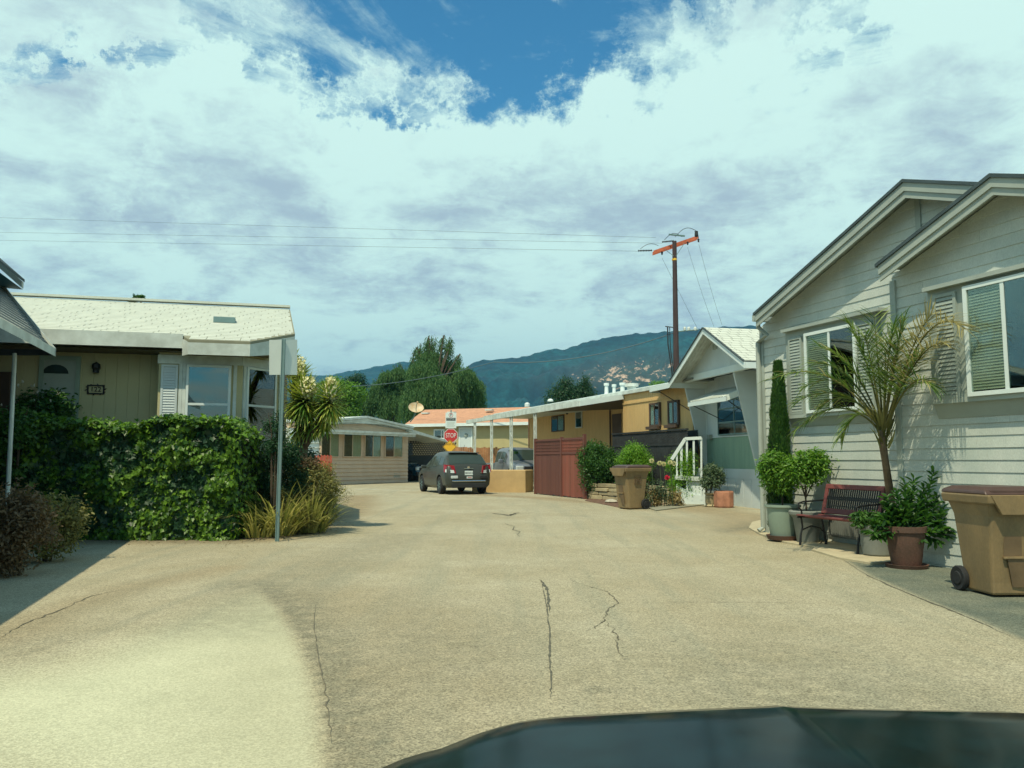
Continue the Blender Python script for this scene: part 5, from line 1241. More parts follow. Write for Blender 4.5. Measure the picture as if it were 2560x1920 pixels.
# stop sign and the notices on its post
YT = 40.0; sc = at(1127, 1089, YT); nS = Vector((sc.x * -1, -sc.y, 0)).normalized()
sg = thing('stop_sign', 'red octagonal stop sign with a parking notice above and a yellow diamond below', 'road sign', (sc.x, sc.y + .06, 0))
MB().box((sc.x, sc.y + .06, 1.9), (.06, .05, 3.8)).build('post', K['grey_metal'], sg)
psn = Plane((sc.x, sc.y), d=Vector((-nS.y, nS.x, 0)))
if psn.d.x < 0: psn.d = -psn.d
def octp(r, cz): return [(r * math.cos(R(22.5 + 45 * i)), cz + r * math.sin(R(22.5 + 45 * i))) for i in range(8)]
MB().slab(psn, octp(.375, sc.z), 0, .006).build('stop_panel', K['stop_red'], sg)
MB().ring(psn, octp(.368, sc.z), octp(.345, sc.z), .006, .009).build('border', K['sign_white'], sg)
text_mesh('lettering', 'STOP', .30, K['sign_white'], sg, faceM(psn.W(0, sc.z, .010), psn.n) @ Matrix.Diagonal((.72, 1.05, 1, 1)), .003)
nz = at(1129, 1051, YT).z; pnl = MB().rect(psn, -.27, nz - .39, .27, nz + .39, 0, .006).build('parking_notice', K['sign_white'], sg)
text_mesh('lettering', 'P', .20, K['sign_black'], pnl, faceM(psn.W(0, nz + .26, .008), psn.n))
MB().ring(psn, [(.11 * math.cos(R(a)), nz + .26 + .11 * math.sin(R(a))) for a in range(0, 360, 24)], [(.09 * math.cos(R(a)), nz + .26 + .09 * math.sin(R(a))) for a in range(0, 360, 24)], .006, .01).build('ring_mark', K['stop_red'], pnl)
MB().rect(psn, -.23, nz - .02, .23, nz + .13, .006, .009).build('black_band', K['sign_black'], pnl)
text_mesh('lettering', 'NO PARKING', .066, K['sign_white'], pnl, faceM(psn.W(0, nz + .09, .012), psn.n)); text_mesh('lettering', 'AT ANY TIME', .06, K['sign_white'], pnl, faceM(psn.W(0, nz + .02, .012), psn.n))
m = MB()
for i in range(5): m.rect(psn, -.21 + .02 * (i % 2), nz - .10 - i * .055, .21 - .03 * (i % 3), nz - .085 - i * .055, .006, .008)
m.build('small_print', K['trim'], pnl)
dz_ = at(1122, 1099, YT).z - .36; dm = MB().slab(psn, [(-.05, dz_ - .36), (.31, dz_), (-.05, dz_ + .36), (-.41, dz_)], .012, .018).build('diamond_panel', K['sign_yellow'], sg)
MB().ring(psn, [(-.05, dz_ - .34), (.29, dz_), (-.05, dz_ + .34), (-.39, dz_)], [(-.05, dz_ - .31), (.26, dz_), (-.05, dz_ + .31), (-.36, dz_)], .018, .021).build('border', K['sign_black'], dm)
text_mesh('lettering', 'NOT A', .12, K['sign_black'], dm, faceM(psn.W(-.05, dz_ + .12, .021), psn.n))

# satellite dish on its mast
dp = at(1040, 1019, 44); db = at(1026, 1054, 44.5)
sd = thing('satellite_dish', 'rust stained satellite dish on a bent mast over the beige roof', 'satellite dish', tuple(db))
nd_ = Vector((.25, -.8, .55)).normalized(); q = nd_.to_track_quat('Z', 'Y').to_matrix()
MB().lathe(dp - nd_ * .05, [(0.0, -.06), (.2, -.035), (.36, .02), (.42, .06), (.425, .075), (.36, .035), (.2, -.02), (0, -.045)], 28, q @ Matrix.Diagonal((1, .82, 1))).build('dish', K['dish'], sd, smooth=60)
MB().tube([db, at(1034, 1044, 44.2), at(1038, 1035, 44.1), dp - nd_ * .1], .035, 8).build('mast', K['grey_metal'], sd)
MB().tube([dp + Vector((0, 0, -.3)), dp + nd_ * .45 + Vector((-.05, 0, -.12)), dp + nd_ * .5], .018, 6).build('feed_arm', K['grey_metal'], sd)
MB().lathe(dp + nd_ * .42, [(.03, 0), (.045, .02), (.045, .1), (.02, .12)], 10, q).build('receiver', K['dish'], sd)
# ================================================================ vehicles
def loft_body(st, cut=None):
    """closed body lofted through stations (x, zb, zs, zt, wb, wt); returns (MB, rings)"""
    xs_ = [s[0] for s in st]; fine = []
    X = []
    for a, b in zip(xs_[:-1], xs_[1:]):
        k = max(1, int(math.ceil((b - a) / .12))); X += [a + (b - a) * i / k for i in range(k)]
    X.append(xs_[-1]); A = np.array(st, float)
    def S(x): return [float(np.interp(x, A[:, 0], A[:, i])) for i in range(1, 6)]
    m = MB(); rings = []
    for x in X:
        zb, zs, zt, wb, wt = S(x); h = zs - zb
        half = [(0, zb), (wb * .86, zb), (wb * .97, zb + h * .14), (wb * 1.0, zb + h * .45), (wb * 1.0, zb + h * .75), (wb * .965, zs), (wt + (wb * .965 - wt) * .16, zs + (zt - zs) * .80), (wt * .88, zt - (zt - zs) * .05), (wt * .5, zt), (0, zt + .006)]
        ring = half + [(-y, z) for y, z in half[-2:0:-1]]; rings.append((x, half)); m.v += [(x, y, z) for y, z in ring]
    k = 18
    for i in range(len(X) - 1):
        for j in range(k): m.f.append((i * k + j, (i + 1) * k + j, (i + 1) * k + (j + 1) % k, i * k + (j + 1) % k))
    m.f.append(tuple(range(k))); m.f.append(tuple((len(X) - 1) * k + j for j in range(k - 1, -1, -1)))
    return m, S
def bool_cut(o, cyls):
    c = MB()
    for (x, z, r) in cyls:
        for s in (-1, 1): c.tube([(x, s * .50, z), (x, s * 1.2, z)], r, 28)
    me = bpy.data.meshes.new('cut'); me.from_pydata(c.v, [], c.f); me.update(); co = bpy.data.objects.new('cut', me); col.objects.link(co)
    md = o.modifiers.new('b', 'BOOLEAN'); md.operation = 'DIFFERENCE'; md.object = co; md.solver = 'EXACT'
    dg = bpy.context.evaluated_depsgraph_get(); dg.update(); nm = bpy.data.meshes.new_from_object(o.evaluated_get(dg)); o.modifiers.clear()
    if len(nm.polygons) > 20: o.data = nm
    bpy.data.objects.remove(co)
def side_glass(S, x0, x1, s, t0=.08, t1=.84, e=.006, cut0=0, cut1=0):
    """glass patch on the side between belt and roof, following the body"""
    V = []; n = 10
    for i in range(n + 1):
        x = x0 + (x1 - x0) * i / n; zb, zs, zt, wb, wt = S(x)
        lo = (wb * .965, zs); hi = (wt + (wb * .965 - wt) * .16, zs + (zt - zs) * .80)
        for t in (t0, t1): V.append((x, s * (lo[0] + (hi[0] - lo[0]) * t + e), lo[1] + (hi[1] - lo[1]) * t))
    return V, [(2 * i, 2 * i + 1, 2 * i + 3, 2 * i + 2) for i in range(n)]
def top_glass(S, x0, x1, f=.86, e=.012, n=10):
    V = []; F = []; m_ = 6
    for i in range(n + 1):
        x = x0 + (x1 - x0) * i / n; zb, zs, zt, wb, wt = S(x); a = S(x - .01); b = S(x + .01); g = (b[2] - a[2]) / .02; q = math.hypot(g, 1)
        for j in range(m_ + 1):
            y = (-1 + 2 * j / m_) * wt * f; V.append((x - g / q * e, y, zt + e / q - .0 - .03 * (zt - zs) * abs(y / wt) ** 2))
    for i in range(n):
        for j in range(m_): k = i * (m_ + 1) + j; F.append((k, k + 1, k + m_ + 2, k + m_ + 1))
    return V, F
def wheel(root, x, s, y, r, w=.2, hub='hub'):
    prof = [(r * .62, -w / 2), (r * .93, -w / 2), (r, -w * .36), (r, w * .36), (r * .93, w / 2), (r * .62, w / 2)]
    Mx = Matrix.Rotation(R(90), 3, 'X'); o = MB().lathe((x, y * s, r), prof, 28, Mx).build('wheel', K['rubber'], root, smooth=40)
    h = MB().lathe((x, y * s, r), [(0, -w * .42), (r * .5, -w * .40), (r * .63, -w * .46), (r * .63, w * .46), (r * .5, w * .40), (0, w * .42)], 20, Mx)
    h.build('rim', K[hub], o, smooth=40)
    sp = MB()
    for i in range(7):
        a = 2 * math.pi * i / 7; c, s2 = math.cos(a), math.sin(a)
        sp.obox(Vector((x, y * s + s * w * .41, r)) + Vector((c * r * .12 - s2 * .015, 0, s2 * r * .12 + c * .015)), Vector((c * r * .46, 0, s2 * r * .46)), Vector((s2 * .03, 0, -c * .03)), Vector((0, s * .02, 0)))
    sp.build('spokes', K['grey_metal'], o)
# ---- dark grey hatchback, tail towards us (x forward)
def hatchback():
    root = thing('hatchback_car', 'dark grey compact hatchback standing in the road before the stop sign', 'car')
    st = [(-2.16, .40, .58, .64, .70, .58), (-2.12, .30, .70, .78, .80, .68), (-2.06, .27, .86, 1.04, .85, .74), (-2.0, .25, .93, 1.10, .87, .76), (-1.60, .24, 1.0, 1.46, .885, .68), (-1.42, .24, 1.0, 1.53, .885, .66), (-.9, .22, .99, 1.58, .89, .65),
          (-.3, .2, .96, 1.60, .89, .65), (.15, .2, .95, 1.56, .89, .64), (.55, .2, .94, 1.36, .89, .66), (1.15, .2, .92, 1.06, .885, .74), (1.5, .22, .87, 1.0, .88, .76), (1.95, .24, .74, .87, .84, .70), (2.12, .3, .62, .72, .76, .6), (2.17, .4, .55, .6, .68, .5)]
    m, S = loft_body(st); b = m.build('body', K['car_grey'], root)
    bool_cut(b, [(-1.28, .34, .39), (1.30, .34, .39)]); b.data.polygons.foreach_set('use_smooth', [True] * len(b.data.polygons)); b.data.set_sharp_from_angle(angle=R(35))
    for s in (-1, 1):
        for x0, x1, t0, t1 in ((-1.55, -1.02, .18, .86), (-.96, -.12, .08, .90), (-.06, .86, .08, .90)):
            V, F = side_glass(S, x0, x1, s, t0, t1); MB().add(V, F).build('side_window', K['car_glass'], root)
        MB().box((.62, s * .98, 1.0), (.12, .2, .13)).build('mirror', K['car_grey'], root, bevel=.03)
    V, F = top_glass(S, -1.985, -1.56, .93); MB().add(V, F).build('rear_window', K['car_glass'], root)
    V, F = top_glass(S, .32, 1.12, .9); MB().add(V, F).build('windshield', K['car_glass'], root)
    MB().box((-1.50, 0, 1.53), (.26, 1.16, .035)).build('spoiler', K['car_grey'], root, bevel=.015)
    for s in (-1, 1):
        c = Vector((-2.05, s * .70, .93)); l = MB(); l.add([(-2.10, s * .58, .82), (-2.07, s * .58, 1.06), (-1.92, s * .86, 1.10), (-1.96, s * .895, .84), (-2.13, s * .60, .80), (-2.01, s * .875, .80)], [(0, 1, 2, 3)] if s > 0 else [(3, 2, 1, 0)])
        q = MB(); P = [Vector((-2.175, s * .50, .78)), Vector((-2.13, s * .56, 1.06)), Vector((-1.93, s * .90, 1.10)), Vector((-2.02, s * .92, .82))]; q.add(P + [p + Vector((.1, -s * .02, 0)) for p in P], [(0, 1, 2, 3), (7, 6, 5, 4), (0, 4, 5, 1), (1, 5, 6, 2), (2, 6, 7, 3), (3, 7, 4, 0)])
        t = q.build('tail_lamp', K['tail_red'], root)
        P2 = [p + Vector((-.008, s * .004, 0)) for p in (P[0].lerp(P[3], .12), P[0].lerp(P[3], .12).lerp(P[1].lerp(P[2], .12), .38), P[0].lerp(P[3], .88).lerp(P[1].lerp(P[2], .88), .38), P[0].lerp(P[3], .88))]
        MB().poly(P2).build('reverse_lamp', K['lamp_clear'], t)
        MB().box((-2.17, s * .56, .64), (.06, .26, .10)).build('reflector', K['lamp_clear'] if s > 0 else K['plastic_black'], root, bevel=.015)
    MB().box((-2.175, 0, .50), (.04, 1.30, .05)).build('bumper_strip', K['chrome'], root, bevel=.02)
    MB().box((-2.13, 0, .33), (.08, 1.30, .16)).build('bumper_skirt', K['plastic_black'], root, bevel=.02)
    pl = MB().box((-2.135, 0, .79), (.02, .31, .16)).build('number_plate', K['sign_white'], root); text_mesh('lettering', '5BKR412', .085, K['sign_black'], pl, faceM(Vector((-2.146, 0, .785)), Vector((-1, 0, 0))), .002)
    st_ = MB().box((-2.165, -.02, .625), (.012, .22, .07)).build('sticker', K['sign_white'], root); MB().box((-2.173, -.02, .628), (.004, .16, .02)).build('print', K['stop_red'], st_)
    MB().box((-2.10, 0, .945), (.05, .34, .02)).build('handle_trim', K['chrome'], root); MB().lathe((-2.10, 0, .99), [(.0, -.01), (.045, -.01), (.045, .01), (0, .01)], 14, Matrix.Rotation(R(80), 3, 'Y')).build('badge', K['chrome'], root)
    MB().box((-2.15, -.50, .80), (.01, .12, .03)).build('lettering', K['chrome'], root)
    MB().tube([(-1.4, .0, 1.6), (-1.62, 0, 1.82)], .006, 5).build('antenna', K['black'], root)
    MB().box((0, 0, .34), (3.2, 1.1, .2)).build('underbody', K['rubber'], root)
    for x in (-1.28, 1.30):
        for s in (-1, 1): wheel(root, x, s, .79, .325)
    return root
hc = hatchback()
rl, hd = Vector((-2.70, 31.0, 0)), R(90 + 21)
cs_, sn_ = math.cos(hd), math.sin(hd); off = Vector((cs_ * -1.28 - sn_ * .79, sn_ * -1.28 + cs_ * .79, 0))
hc.location = rl - off; hc.rotation_euler = (0, 0, hd); hc.scale = (1.03, 1.03, 1.03)

def pickup(paint, label, name='pickup_truck'):
    root = thing(name, label, 'pickup truck')
    st = [(-.5, .40, 1.05, 1.78, .93, .70), (-.42, .38, 1.14, 1.86, .94, .72), (0, .36, 1.16, 1.90, .94, .72), (.7, .36, 1.16, 1.88, .94, .71), (.95, .36, 1.16, 1.80, .94, .72), (1.55, .36, 1.14, 1.26, .93, .80), (1.9, .38, 1.08, 1.20, .93, .80), (2.45, .40, 1.0, 1.12, .91, .78), (2.62, .42, .9, .98, .86, .74), (2.68, .48, .8, .85, .82, .7)]
    m, S = loft_body(st); b = m.build('cab', paint, root); bool_cut(b, [(1.85, .42, .50)]); b.data.polygons.foreach_set('use_smooth', [True] * len(b.data.polygons)); b.data.set_sharp_from_angle(angle=R(35))
    bd = MB().box((-1.65, 0, .82), (2.2, 1.84, .66)).build('cargo_bed', paint, root, bevel=.04); bool_cut(bd, [(-1.5, .42, .50)])
    for s in (-1, 1):
        for x0, x1 in ((-.36, .28), (.36, 1.2)):
            V, F = side_glass(S, x0, x1, s, .1, .92, .008); MB().add(V, F).build('side_window', K['car_glass'], root)
        MB().box((1.0, s * 1.06, 1.24), (.12, .22, .2)).build('mirror', paint, root, bevel=.04)
        MB().box((2.62, s * .70, .93), (.12, .34, .22)).build('headlight', K['lamp_clear'], root, bevel=.03)
        wheel(root, 1.85, s, .80, .40, .24); wheel(root, -1.5, s, .80, .40, .24)
    V, F = top_glass(S, .98, 1.52, .93); MB().add(V, F).build('windshield', K['car_glass'], root)
    MB().box((1.2, -.38, 1.60), (.01, .2, .2)).build('sun_visor', K['leaf_mid'], root)
    MB().box((2.68, 0, .90), (.06, 1.02, .24)).build('grille', K['plastic_black'], root, bevel=.02)
    MB().box((2.70, 0, .58), (.16, 1.78, .26)).build('bumper', K['plastic_black'], root, bevel=.05)
    MB().box((0, 0, .42), (4.2, 1.2, .2)).build('underbody', K['rubber'], root)
    return root
tk = pickup(K['silver'], 'silver crew cab pickup parked nose out behind the tan planter wall')
ps_ = pBm.W(0, 0, -1.02); fr = pBm.W(pBm.uz(1330, 1150, -1.02)[0], 0, -1.02); hd = math.atan2(pBm.d.y, pBm.d.x)
if pBm.d.y > 0: hd = math.atan2(-pBm.d.y, -pBm.d.x)
fd = Vector((math.cos(hd), math.sin(hd), 0)); tk.location = fr - fd * 2.3; tk.rotation_euler = (0, 0, hd)
K['blue_paint'] = mat('dark_blue_car_paint', (.008, .045, .075), .25, .05, 2, coat=.4)
bt = pickup(K['blue_paint'], 'dark blue vehicle half hidden in the shaded carport of the beige home', 'parked_car'); bt['category'] = 'car'
p = pH.W(pH.uz(1052, 1190, -.6)[0], 0, -.6); bt.location = p - pH.n * 2.2 + pH.d * .3; bt.rotation_euler = (0, 0, math.atan2(pH.n.y, pH.n.x)); bt.scale = (.82, .82, .82)

# ---- the car we look out of: bonnet and wings
oc = thing('own_car', 'glossy dark car bonnet reflecting the houses at the bottom of the view', 'car', (.5, 1.0, 0))
px_h = [(860, 2010), (905, 1955), (953, 1920), (1010, 1896), (1050, 1884), (1103, 1871), (1150, 1852), (1193, 1835), (1240, 1821), (1290, 1809), (1350, 1800), (1425, 1794), (1560, 1787), (1700, 1780), (1850, 1773), (1930, 1770), (1962, 1767), (1990, 1770), (2120, 1775), (2300, 1779), (2560, 1783)]
sil = [at(a, b, 1.45) for a, b in px_h]
fx = [-.32, -.315, -.30, -.27, -.237, -.19, -.16, -.128, -.095, -.063, -.03, .007, .05, .105, .2, .30, .40, .46, .486, .51, .60, .75, .93, 1.05, 1.12, 1.18, 1.22, 1.25]
fz = [.50, .60, .67, .715, .742, .758, .767, .778, .790, .803, .813, .822, .828, .833, .838, .842, .8445, .846, .850, .846, .8435, .8425, .841, .83, .81, .77, .70, .60]
fy = [(0.55, .055), (.7, .048), (.85, .040), (1.0, .032), (1.1, .026), (1.2, .018), (1.3, .010), (1.38, .004), (1.45, 0), (1.50, -.012), (1.55, -.04), (1.58, -.09), (1.60, -.20), (1.60, -.40)]
fx = [sil[0].x - .03, sil[0].x - .02] + [q.x for q in sil] + [1.0, 1.08, 1.15, 1.2, 1.24, 1.26]
fz = [.45, .60] + [q.z for q in sil] + [.84, .82, .79, .74, .66, .50]
V = []; F = []
for y, dz_ in fy:
    for x, z in zip(fx, fz):
        cx_ = .48; k = max(0, (abs(x - cx_) - .35)) ** 2 * .35
        V.append((cx_ + (x - cx_) * (1 if y < 1.46 else 1 - (y - 1.46) * .3), y - k * (1 if y > 1.46 else 0) * .35, max(z + dz_, .25)))
nx = len(fx); F = [(i * nx + j, i * nx + j + 1, (i + 1) * nx + j + 1, (i + 1) * nx + j) for i in range(len(fy) - 1) for j in range(nx - 1)]
MB().add(V, F).build('bonnet', K['hood'], oc, smooth=60)
MB().box((.48, 1.56, .42), (1.45, .10, .28)).build('bumper', K['plastic_black'], oc, bevel=.04)
for x in (-.26, 1.22): MB().box((x, 1.0, .42), (.06, 1.0, .34)).build('wing', K['hood'], oc, bevel=.02)

# ================================================================ bins
def make_bin(label):
    root = thing('wheeled_bin', label, 'rubbish bin', group='tan wheeled bins with brown lids')
    def fr(w, d, z, y0=0): return [(-w / 2, y0 - d / 2, z), (w / 2, y0 - d / 2, z), (w / 2, y0 + d / 2, z), (-w / 2, y0 + d / 2, z)]
    lv = [(.46, .44, .02), (.47, .45, .14), (.51, .53, .5), (.54, .60, .78), (.60, .68, .90), (.61, .70, .98)]
    m = MB(); 
    for w, d, z in lv: m.v += fr(w, d, z)
    for i in range(len(lv) - 1):
        for j in range(4): a = i * 4; m.f.append((a + j, a + (j + 1) % 4, a + 4 + (j + 1) % 4, a + 4 + j))
    m.f += [(3, 2, 1, 0)]; b = m.build('body', K['bin'], root, bevel=.025)
    # pressed panels on the front
    pn = MB().box((0, -.275, .56), (.02, .02, .02))
    MB().add([(-.13, -.278, .62), (.05, -.278, .62), (.05, -.266, .40), (-.13, -.262, .40)], [(0, 1, 2, 3)]).build('recess', K['bin_mark'], b)
    gb_ = MB().box((-.04, -.272, .385), (.20, .03, .025)).build('catch_bar', K['bin'], root, bevel=.006)
    MB().add([(-.10, -.272, .37), (.07, -.272, .37), (.08, -.245, .10), (-.04, -.236, .10)], [(0, 1, 2, 3)]).build('recess', K['bin_mark'], b)
    rm = MB(); rm.add(fr(.66, .76, .90) + fr(.68, .78, .99), [(0, 1, 5, 4), (1, 2, 6, 5), (2, 3, 7, 6), (3, 0, 4, 7), (3, 2, 1, 0), (4, 5, 6, 7)]); rm.build('rim', K['bin'], root, bevel=.015)
    MB().add([(-.31, -.395, .985), (.31, -.395, .985), (.20, -.385, .80), (-.20, -.385, .80), (-.31, -.36, .985), (.31, -.36, .985), (.20, -.355, .80), (-.20, -.355, .80)], [(0, 3, 2, 1), (4, 5, 6, 7), (0, 4, 7, 3), (1, 2, 6, 5), (3, 7, 6, 2)]).build('lift_flange', K['bin'], root, bevel=.006)
    l = MB().add(fr(.66, .74, .992, .03) + fr(.64, .70, 1.03, .04) + fr(.50, .54, 1.065, .06), [(0, 1, 5, 4), (1, 2, 6, 5), (2, 3, 7, 6), (3, 0, 4, 7), (4, 5, 9, 8), (5, 6, 10, 9), (6, 7, 11, 10), (7, 4, 8, 11), (8, 9, 10, 11), (3, 2, 1, 0)]).build('lid', K['bin_lid'], root, bevel=.012)
    MB().box((-.02, -.30, 1.02), (.5, .05, .035)).build('lid_grip', K['bin_lid'], l, bevel=.01)
    MB().tube([(-.24, .40, .93), (.24, .40, .93)], .018, 8).build('handle', K['bin'], root)
    MB().tube([(-.28, .24, .12), (.28, .24, .12)], .015, 6).build('axle', K['black'], root)
    for s in (-1, 1): MB().lathe((s * .268, .24, .125), [(0, -.035), (.06, -.035), (.07, -.025), (.115, -.03), (.125, -.02), (.125, .02), (.115, .03), (.07, .025), (.06, .035), (0, .035)], 22, Matrix.Rotation(R(90), 3, 'Y')).build('wheel', K['rubber'], root, smooth=40)
    return root
b1 = make_bin('large tan bin with a brown lid beside the leafy terracotta pot')
d1 = bpy.data.objects.new('tmp', None)
sk_ = MB().add([(-.06, -.29, .72), (.10, -.29, .72), (.10, -.285, .67), (-.06, -.283, .67)], [(0, 1, 2, 3)]).build('recycling_mark', K['leaf_teal'], b1)
c = G(2500, 1496); b1.location = (c.x + .17, c.y + .26, 0); b1.rotation_euler = (0, 0, R(3)); b1.scale = (.98, .98, .98)
b2 = copy_tree(b1); b2['label'] = 'tan bin with a dark round emblem standing before the low stone wall'
for ch in list(b2.children):
    if ch.name.startswith('recycling_mark'): bpy.data.objects.remove(ch)
WL[b2.name] = Vector((0, 0, 0))
em = MB()
def sq(w, h0, h1): return [(.300, -w, h0), (.300, w, h0), (.315, w, h1), (.315, -w, h1)]
for a0 in ((-.09, .60, -.075, .80), (.075, .60, .09, .80), (-.09, .60, .09, .615), (-.09, .785, .09, .80), (-.04, .65, -.02, .75), (.02, .65, .04, .75), (-.04, .69, .04, .71)):
    ya, za_, yb, zb_ = a0; em.obox(Vector((.262 + .06 * (za_ - .5), ya, za_)), Vector((.02, 0, 0)), Vector((0, yb - ya, 0)), Vector((-.0, 0, zb_ - za_)))
em.build('emblem', K['bin_mark'], b2)
c = G(1582, 1274); b2.location = (c.x, c.y + .3, 0); b2.rotation_euler = (0, 0, R(-62)); b2.scale = (1.1, 1.1, 1.1)

# ================================================================ bench
def bench():
    root = thing('garden_bench', 'dull red wooden bench with black slatted back and iron legs', 'bench'); L_ = 1.16
    for s in (-1, 1):
        x = s * L_ / 2; m = MB()
        m.tube([(x, -.25, 0), (x, -.235, .14), (x, -.20, .26), (x, -.215, .38), (x, -.25, .41)], [.02, .014, .013, .014, .012], 7)
        m.tube([(x, .20, 0), (x, .17, .18), (x, .14, .38), (x, .20, .62), (x, .26, .84)], [.02, .015, .016, .014, .012], 7)
        m.tube([(x, -.28, .40), (x, -.15, .405), (x, .02, .385), (x, .15, .40)], .014, 7)
        m.tube([(x, -.20, .22), (x, -.05, .27), (x, .10, .24), (x, .17, .17)], .010, 6)
        m.tube([(x, .21, .64), (x, .0, .63), (x, -.18, .62), (x, -.25, .60), (x, -.26, .54), (x, -.21, .50), (x, -.20, .41)], .013, 7)
        m.build('leg', K['black'], root)
    for i in range(7):
        y = -.26 + i * .062; z = .415 + .018 * math.cos(i * .9); MB().box((0, y, z), (L_ + .04, .052, .022)).build('seat_slat', K['bench_red'], root, bevel=.005)
    def bk(t): return Vector((0, .15 + .11 * t, .44 + .42 * t))
    up = (bk(1) - bk(0)).normalized(); nrm = Vector((0, -up.z, up.y))
    for t0, t1, nme in ((.02, .20, 'lower_rail'), (.86, 1.02, 'upper_rail')):
        a = bk(t0); b = bk(t1); MB().obox(a + Vector((-L_ / 2, 0, 0)), Vector((L_, 0, 0)), b - a, nrm * .028).build(nme, K['bench_red'], root, bevel=.006)
    for s in (-1, 1): a = bk(.2); b = bk(.86); MB().obox(a + Vector((s * (L_ / 2 - .03) - .03, 0, 0)), Vector((.06, 0, 0)), b - a, nrm * .026).build('side_rail', K['bench_red'], root, bevel=.004)
    m = MB(); x = -L_ / 2 + .09
    while x < L_ / 2 - .08:
        a = bk(.2); b = bk(.86); m.obox(a + Vector((x, 0, 0)) + nrm * .006, Vector((.026, 0, 0)), b - a, nrm * .010); x += .042
    for t in (.5, .56): a = bk(t); m.obox(a + Vector((-L_ / 2 + .06, 0, 0)), Vector((L_ - .12, 0, 0)), up * .02, nrm * .018)
    m.build('back_panel', K['black'], root)
    return root
bn = bench(); pL_, pR_ = G(2002, 1368), G(2146, 1391); dv = (pR_ - pL_).normalized(); th_ = math.atan2(dv.y, dv.x); mid = (pL_ + pR_) / 2
bn.rotation_euler = (0, 0, th_); nf = Vector((math.sin(th_), -math.cos(th_), 0)); bn.location = Vector((mid.x, mid.y, .03)) - nf * .25; bn.scale = ((pR_ - pL_).length / 1.16,) * 3

# ================================================================ pots with their plants
def potted(name, label, cat, c, prof, mt, soilr, soilz, n=28, group=None):
    root = thing(name, label, cat, (c.x, c.y, 0), group)
    MB().lathe((c.x, c.y, 0), prof, n).build('pot', K[mt], root, smooth=35)
    MB().lathe((c.x, c.y, 0), [(0, soilz), (soilr, soilz)], n).build('soil', K['soil'], root)
    return root
c = G(1950, 1347); c1 = Vector((4.37, 13.05, .03))
pt1 = potted('potted_shrub', 'clipped lime leaved shrub in the large pale green pot nearest the downspout', 'potted plant', c1, [(.19, .03), (.20, .05), (.25, .53), (.285, .55), (.285, .585), (.255, .585), (.24, .52)], 'pot_green', .245, .53)
MB().lathe((c1.x, c1.y, 0), [(.17, .03), (.24, .03), (.27, .10), (.25, .10), (.2, .05)], 24).build('saucer', K['terracotta'], pt1, smooth=35)
q = at(1941, 1225, c1.y + .02); cc_, rr2 = clumps((q.x, q.y, 1.0 + .05), (.23, .22, .42), 26, .13)
crown('foliage', K['leaf_bright'], pt1, cc_, rr2, 6500, .055, .024, 'lens', rag=.34)
MB().tube([(c1.x, c1.y, .5), (c1.x, c1.y, .9)], .015, 6).build('stem', K['bark'], pt1)
c = G(2008, 1352); c2 = Vector((4.60, 12.62, 0))
pt2 = potted('potted_citrus', 'small round headed citrus tree in a bowl rimmed pot behind the bench end', 'potted plant', c2, [(.15, .03), (.16, .05), (.21, .40), (.24, .44), (.27, .46), (.275, .50), (.25, .52), (.21, .50), (.20, .44)], 'pot_grey', .205, .47)
q = at(2020, 1178, c2.y); cc_, rr2 = clumps((q.x, q.y, q.z - .02), (.32, .30, .30), 20, .13); crown('foliage', K['leaf_bright'], pt2, cc_, rr2, 4600, .065, .028, 'lens', shell=.2, rag=.38)
m = MB(); m.tube([(c2.x, c2.y, .45), (c2.x - .01, c2.y, .72), (q.x - .05, q.y, .9)], .013, 6)
for a in range(6): w = a * 1.05; m.tube([(c2.x - .01, c2.y, .70), (q.x + .2 * math.cos(w), q.y + .2 * math.sin(w), q.z + .05)], [.009, .003], 5)
m.build('stem', K['bark'], pt2)
c = G(2212, 1398); c3 = Vector((c.x, c.y + .2, 0))
pt3 = potted('potted_plant', 'squat grey concrete pot with low leaves between the bench and the terracotta pot', 'potted plant', c3, [(.17, .03), (.19, .05), (.205, .16), (.21, .30), (.225, .31), (.225, .36), (.235, .38), (.235, .43), (.21, .43), (.2, .38)], 'pot_grey', .205, .40)
cc_, rr2 = clumps((c3.x - .08, c3.y - .02, .50), (.24, .22, .12), 8, .08); crown('foliage', K['leaf_mid'], pt3, cc_, rr2, 700, .07, .035, 'lens')
c = G(2287, 1424); c4 = Vector((c.x, c.y + .2, 0))
pt4 = potted('potted_shrub', 'dark terracotta pot filled with tall glossy leaved shoots beside the near bin', 'potted plant', c4, [(.16, .03), (.17, .05), (.225, .42), (.245, .43), (.25, .50), (.225, .50), (.2, .44)], 'terracotta', .215, .46)
MB().lathe((c4.x, c4.y, 0), [(.14, .0), (.23, .0), (.25, .045), (.23, .045), (.2, .02)], 24).build('saucer', K['terracotta'], pt4, smooth=35)
P_, A_ = [], []; stems = MB()
tips = [(2215, 1240), (2240, 1225), (2262, 1205), (2284, 1192), (2300, 1250), (2335, 1175), (2342, 1240), (2362, 1262), (2205, 1290), (2190, 1320), (2380, 1330), (2270, 1262), (2320, 1290), (2250, 1300), (2350, 1300), (2225, 1330), (2372, 1292), (2300, 1315), (2180, 1300), (2392, 1345), (2240, 1270), (2330, 1330), (2212, 1262), (2255, 1345), (2300, 1350), (2345, 1355), (2275, 1230), (2310, 1215), (2230, 1285), (2250, 1250), (2320, 1262), (2170, 1330), (2195, 1345), (2365, 1320)]
